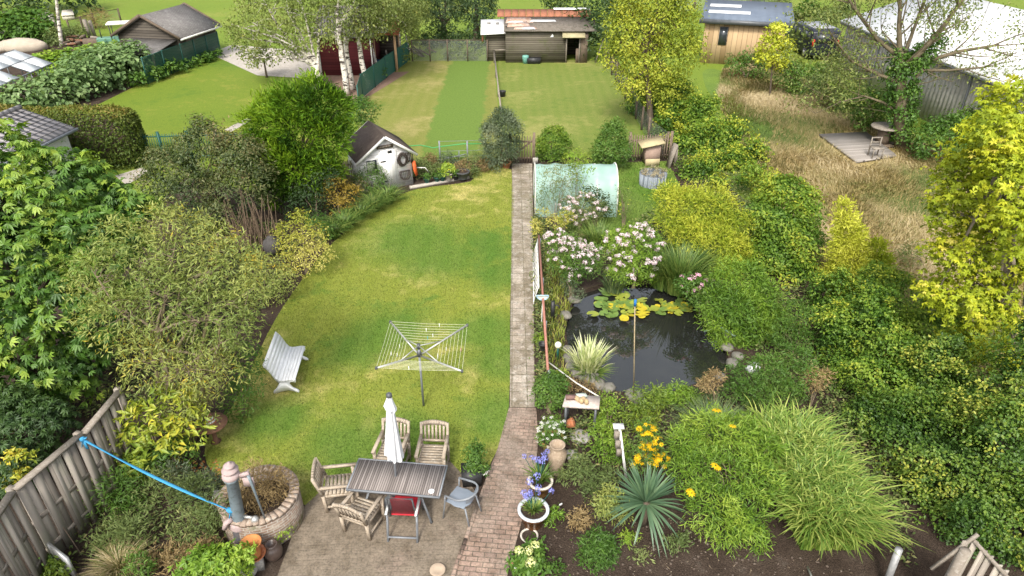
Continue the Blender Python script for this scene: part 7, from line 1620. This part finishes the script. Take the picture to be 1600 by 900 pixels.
# pots along the path
p_ = G(862, 703); t = POTS['daisy']; bl = [(p_.x, p_.y, .48, .30, .28, .20), (p_.x + .03, p_.y + .25, .50, .24, .2, .2), (p_.x - .05, p_.y - .1, .38, .26, .2, .15)]
crown('foliage', bl, 1500, .06, .022, K['mid'], t, 301, per=8, cr=.08, bias=.15); heads(t, head_points(bl, 42, 3, p_), daisy(.040, 6), F['white'], 'flower')
for key, px, nn, hh in (('aga1', (844, 769), 9, .72), ('aga2', (833, 818), 10, .62)):
    p_ = G(*px); t = POTS[key]; hz = .30 if key == 'aga1' else .34
    tuft('foliage', (p_.x, p_.y, hz), .22, 90, .45 if key == 'aga1' else .28, .028, K['reed'], t, 310 + nn, .8, .6); rg = random.Random(nn); pts = []; mb = MB()
    for i in range(nn):
        a_ = rg.uniform(0, 6.28); r_ = rg.uniform(.08, .34); q = Vector((r_ * math.cos(a_), r_ * math.sin(a_) + .22, hh + rg.uniform(-.08, .14))); pts.append(q); mb.tube([(q.x * .2, q.y * .2, hz), q], .006, 5, cap=False)
    mb.build('flower_stems', K['reed'] if False else GREENM, t); heads(t, pts, panicle(.062, 34, .045, .018, 1.0), F['blue'])
p_ = G(828, 890); bl = [Bl(828, 872, 18, p_.y), Bl(812, 880, 14, p_.y), Bl(842, 882, 14, p_.y), Bl(826, 892, 16, p_.y - .1), Bl(838, 855, 10, p_.y + .1)]
t = thing('hydrangea', 'low hydrangea with four large cream green flower heads at the bottom of the bed', 'flowers', p_); crown('foliage', bl, 900, .11, .06, K['mid'], t, 320, per=7, cr=.10, bias=.1)
heads(t, [P(811, 860, p_.y - .1) - p_, P(826, 860, p_.y - .1) - p_, P(829, 878, p_.y - .2) - p_, P(836, 851, p_.y) - p_], panicle(.095, 70, .042, .036, .85), F['cream'], smin=.75, smax=1.1)
o = MB().beam((0, 0, 0), (.02, -.03, .22), .05, .006).box((0, 0, .24), (.10, .01, .05)).build('plant_label', WHITEB, loc=G(803, 896)); setp(o, 'white plant label with a pink top stuck in the soil at the bottom', 'label')
MB().box((0.0, -.01, .285), (.09, .012, .045)).build('label_top', mat('pink card', (.62, .10, .20)), o)
for i, (x, y) in enumerate(((875, 790), (1232, 855))):
    pass
o = MB().box((0, 0, .05), (.07, .02, .035), rotz(.6)).build('plant_label', WHITEB, loc=G(876, 791)); setp(o, 'small white plant tag lying on the soil right of the blue flowers', 'label')
p_ = G(737, 751); plant('climber', 'narrow leafy climber growing from the square black planter', 'shrub', (737, 750), [(740, 700, 10), (737, 715, 13), (742, 730, 14), (750, 708, 8)], 'mid', 1100, .065, .032, Y=p_.y, per=8, cr=.10, bias=.1, zmin=.28, stems=5, stem_r=.008)
bl = [Bl(752, 733, 6, p_.y - .05), Bl(757, 728, 5, p_.y)]; t = flowering('pansies', 'white and yellow pansies at the right of the black planter', (757, 748), [(755, 735, 7), (760, 730, 5)], 'mid', 160, .05, .03, F['white'], 6, daisy(.045, 5), per=6, cr=.06, stems=0, zmin=.1)
for i, tp in enumerate(SHP):
    l = tp.location; r_, h_ = ((.14, .12), (.15, .14), (.15, .14), (.28, .22), (.15, .1), (.16, .10), (.22, .15))[i]; zb = (.26, .26, .25, .38, .26, .36, .28)[i]
    if i == 3: bl = [(l.x, l.y, l.z + .44, r_, r_, h_)]; crown('foliage', bl, 500, .10, .05, K['bright'], tp, 330 + i, per=7, cr=.1, bias=.2); heads(tp, head_points(bl, 18, 4, l), daisy(.05, 6), F['lemon'], 'flower')
    elif i != 5: crown('foliage', [(l.x, l.y, l.z + zb, r_, r_, h_)], 220, .09, .035, K['mid'] if i != 6 else K['dry'], tp, 330 + i, per=6, cr=.08)
# ---- lower right bed
t = tuft('yucca', G(1005, 822), .30, 10, .3, .02, K['yucca'], None, 1); bpy.data.objects.remove(t)
b_ = G(1005, 818); t = thing('yucca', 'blue green yucca rosette with sword shaped leaves on the bare soil', 'yucca', b_)
rs_ = np.random.RandomState(14); n_ = 120; el = rs_.uniform(-.35, 1.45, n_); az = rs_.uniform(0, 6.283, n_); cz = .55
d_ = np.stack([np.cos(az) * np.cos(el), np.sin(az) * np.cos(el), np.sin(el)], 1); L_ = .78 * rs_.uniform(.75, 1.1, n_); V, Fq, R_ = [], [], []
for i in range(n_):
    d = Vector(d_[i]); s = d.cross(Vector((0, 0, 1))).normalized() if abs(d.z) < .99 else Vector((1, 0, 0)); c0 = Vector((b_.x, b_.y, cz)) + d * .06; base_i = len(V); nrm = s.cross(d)
    for k in range(6):
        f = k / 5; p = c0 + d * L_[i] * f - Vector((0, 0, 1)) * (.30 * L_[i] * f ** 2.2 * (1.1 - max(0, math.sin(el[i])))); w = .062 * (.55 + 1.1 * f - 1.62 * f * f) if k < 5 else .002
        V += [p - s * w * .5 + nrm * w * .12, p, p + s * w * .5 + nrm * w * .12]; R_ += [rs_.rand() * .15 + .7 * ((i * 37) % 100) / 100] * 3
    for k in range(5):
        a = base_i + 3 * k; Fq += [(a, a + 1, a + 4, a + 3), (a + 1, a + 2, a + 5, a + 4)]
mesh_np('leaves', [tuple(v) for v in V], np.array(Fq).ravel(), np.arange(0, len(Fq) * 4, 4), K['yucca'], t, True, R_)
MB().tube([(0, 0, 0), (0, 0, .6)], [.09, .07], 10).build('trunk', BARK_, t)
plant('helianthus', 'large bushy perennial with whorls of fine bright green leaves and a few yellow blooms', 'plant', (1130, 862), [(1075, 690, 26, .6), (1110, 670, 30, .8), (1155, 680, 32, .7), (1190, 700, 26, .5), (1095, 730, 36, .2), (1140, 735, 42, .1), (1185, 750, 34, 0), (1110, 785, 38, -.3), (1160, 800, 38, -.4), (1130, 830, 30, -.6), (1070, 740, 24, .1), (1170, 842, 24, -.6)], 'bright', 13000, .125, .018, Y=8.9, per=11, cr=.13, out=.6, droop=.1, up=.45, lump=.25, bias=-.16, tip=.2, stems=26, stem_r=.010, leafname='foliage')
t = bpy.data.objects['helianthus']; heads(t, [P(x, y, 8.3) - t.location for x, y in ((1118, 727), (1122, 731), (1077, 766), (1080, 770), (1145, 665), (1120, 640))], daisy(.075, 9), F['yellow'], 'flower')
t = flowering('rudbeckia', 'orange yellow flower clusters behind the yucca', (1012, 740), [(1010, 672, 12), (1015, 705, 14), (998, 700, 10), (1025, 690, 10), (1005, 725, 16), (1030, 720, 14)], 'mid', 1500, .085, .02, F['yellow'], 70, daisy(.055, 8), Y=9.6, zlo=.15, per=8, cr=.12, out=.5, bias=.1, stems=14, stem_r=.006)
for i, (b_, bl, k, n_, lab) in enumerate((((950, 665), [(948, 630, 14), (958, 645, 16), (940, 655, 14)], 'bright', 1000, 'fresh green plant right of the potting table'),
        ((1005, 680), [(1000, 625, 16), (1015, 640, 18), (995, 650, 18), (1025, 620, 14), (1010, 665, 18)], 'laurel', 2600, 'tall yellowish plant in front of the pond'),
        ((945, 720), [(940, 680, 18), (960, 690, 18), (945, 705, 18), (970, 715, 14)], 'bright', 1700, 'bright leafy plants behind the wooden post'),
        ((930, 775), [(915, 745, 18), (935, 755, 18), (955, 745, 16), (925, 770, 14)], 'sage', 1500, 'yellow green perennials left of the yucca'),
        ((905, 755), [(900, 735, 14), (885, 745, 12), (910, 722, 12)], 'sage', 800, 'straggling plant right of the stone vase'),
        ((960, 812), [(945, 790, 18), (965, 800, 16), (955, 775, 14)], 'willow', 1300, 'olive bush touching the left of the yucca'),
        ((935, 892), [(932, 850, 18), (940, 868, 20), (925, 872, 18), (945, 850, 14)], 'mid', 2300, 'round leafy bush alone on the bare soil'),
        ((982, 850), [(980, 842, 9), (986, 840, 8)], 'bright', 200, 'little bright seedling below the yucca'),
        ((1060, 862), [(1055, 850, 11), (1065, 842, 9)], 'sage', 350, 'small yellow flecked plant below the yucca on the right'),
        ((1005, 872), [(1002, 868, 8)], 'sage', 130, 'tiny weed on the soil between the seedling and the bottom edge'),
        ((873, 892), [(870, 888, 9)], 'mid', 160, 'tiny green weed right of the hydrangea'),
        ((910, 820), [(905, 812, 15), (895, 825, 10)], 'dry', 500, 'brown dried plant left of the yucca'),
        ((865, 815), [(862, 808, 9), (870, 800, 7)], 'bright', 260, 'little green plant right of the brown glazed pot'),
        ((1115, 655), [(1105, 600, 12), (1118, 592, 12)], 'dry', 700, 'brown dried plant at the right front of the pond'),
        ((1190, 650), [(1165, 590, 26), (1200, 580, 28), (1235, 590, 26), (1185, 615, 28), (1225, 620, 26), (1150, 610, 20), (1250, 560, 20)], 'mid', 6500, 'tangled grey green bush above the blue green grass'),
        ((1075, 640), [(1060, 615, 16), (1078, 622, 14), (1045, 620, 12)], 'bright', 1700, 'yellow flowered weeds along the front of the pond'),
        ((1265, 640), [(1268, 600, 16), (1285, 588, 14)], 'dry', 700, 'brownish twiggy bush behind the big ornamental grass'),
        ((1240, 560), [(1225, 520, 22), (1245, 490, 20), (1215, 545, 18), (1250, 535, 18)], 'mid', 2200, 'dark bush between the bamboo and the hornbeam hedge'))):
    Yv = None; plant('perennial', lab, 'plant', b_, bl, k, n_, .085, .024, per=8, cr=.11, out=.5, droop=.1, up=.4, inner=.22, stem_r=.008, lump=.25)
o = tuft('fescue_clump', G(1112, 690), .75, 1700, 1.0, .011, K['fescue'], None, 95, .85, .65, loc=G(1112, 690), inward=.45); setp(o, 'fine blue green grass mound behind the bushy perennial', 'grass clump')
b_ = G(1292, 815); t = thing('ornamental_grass', 'huge mound of arching striped yellow green ornamental grass', 'grass clump', b_)
rs_ = np.random.RandomState(31); n_ = 8500; a_ = rs_.uniform(0, 6.283, n_); rr = np.sqrt(rs_.rand(n_)); cx = rs_.uniform(-.55, .45, n_); cy = rs_.uniform(-.8, 1.7, n_)
base = np.stack([b_.x - .22 - .06 * cy + cx, b_.y + .15 + cy, 0 * cx], 1); lean = np.stack([np.cos(a_) * .9 + cx * .3, np.sin(a_) * .8 - .25 + cy * .15, 0 * a_], 1) * (rr * .50)[:, None] + rs_.normal(size=(n_, 3)) * [.10, .10, 0]
blades('blades', base, 1.75 * rs_.uniform(.55, 1.05, n_), .033, lean, K['zebra'], t, .75, 31, np.clip(rs_.rand(n_) * .75 + .25 * rr, 0, 1), segs=5)
# ground cover under the hedges and border shrubs: nobody could count it
GC1 = gp([(1190, 480), (1250, 440), (1330, 520), (1420, 700), (1420, 900), (1330, 760), (1240, 620), (1180, 600)]); GC2 = gp([(60, 700), (140, 650), (330, 620), (420, 470), (480, 395), (440, 350), (300, 350), (150, 480), (60, 600)])
GC3 = gp([(840, 345), (900, 420), (960, 440), (1090, 440), (1180, 420), (1180, 320), (1060, 300), (1000, 345), (930, 375)]); GC4 = gp([(905, 640), (960, 620), (1070, 620), (1180, 600), (1230, 640), (1100, 720), (980, 740), (900, 740), (880, 690)])
GC5 = gp([(560, 275), (645, 285), (740, 262), (790, 255), (790, 246), (640, 252), (560, 250)]); GC6 = gp([(1042, 250), (1180, 400), (1260, 440), (1180, 270), (1060, 140), (950, 100), (1000, 190)]); GC7 = gp([(110, 770), (200, 740), (330, 760), (345, 830), (300, 890), (160, 880), (110, 860)])
X, Y_, = [], []
for i, (pl, den) in enumerate(((GC1, 90), (GC2, 70), (GC3, 90), (GC4, 90), (GC5, 110), (GC6, 70), (GC7, 30), (gp([(833, 340), (852, 345), (860, 470), (858, 590), (838, 600), (836, 480)]), 190))):
    x, y, rs_ = scatter(pl, den, 200 + i); X.append(x); Y_.append(y)
x, y = np.concatenate(X), np.concatenate(Y_); rs_ = np.random.RandomState(3); n_ = len(x); k_ = np.repeat(np.arange(n_), 4); m_ = len(k_)
pos = np.stack([x[k_] + rs_.normal(size=m_) * .06, y[k_] + rs_.normal(size=m_) * .06, .03 + rs_.rand(m_) * .16], 1)
ok = ~in_poly(pos[:, 0], pos[:, 1], POND); pos = pos[ok]; m_ = len(pos)
o = leaves('ground_cover', pos, rs_.normal(size=(m_, 3)) * [1, 1, .4], rs_.normal(size=(m_, 3)) * .5 + [0, 0, 1], .11 * rs_.uniform(.5, 1.2, m_), .045, rs_.rand(m_), K['sage']); setp(o, 'low weeds and leafy ground cover under the shrubs', 'ground cover', kind='stuff')
# clods and pebbles on the bare soil
rg = random.Random(44); SBp = gp([(850, 790), (960, 800), (1050, 810), (1180, 850), (1330, 890), (1300, 930), (820, 930)]); x, y, rs_ = scatter(SBp, 42, 27); mb = MB()
for i in range(len(x)): r_ = rg.choice((.012, .016, .022, .03)); mb.blob((x[i], y[i], .008), (r_, r_ * rg.uniform(.7, 1.2), r_ * .7), 1, .25, rg)
o = mb.build('soil_clods', mat('clods', (.085, .064, .050), (.16, .13, .105), 1.5, .95, .1, coords='World')); setp(o, 'small clods and pebbles on the bare soil', 'clods', kind='stuff')
# twigs and chips on the bare soil
SB = gp([(850, 790), (960, 800), (1050, 810), (1180, 850), (1330, 890), (1300, 930), (820, 930)])
x, y, rs_ = scatter(SB, 45, 17); n_ = len(x)
o = leaves('soil_litter', np.stack([x, y, .012 + 0 * x], 1), rs_.normal(size=(n_, 3)) * [1, 1, .08], np.tile([0, 0, 1.], (n_, 1)) + rs_.normal(size=(n_, 3)) * .2, .035 * rs_.uniform(.3, 1.2, n_) * np.where(rs_.rand(n_) < .08, 4.5, 1), .011, rs_.rand(n_) ** 1.6, LM('dry litter', [(0, (.12, .09, .06)), (.6, (.28, .22, .15)), (1, (.45, .38, .28))], trans=.05)); setp(o, 'dry twigs and leaf scraps on the bare soil', 'litter', kind='stuff')
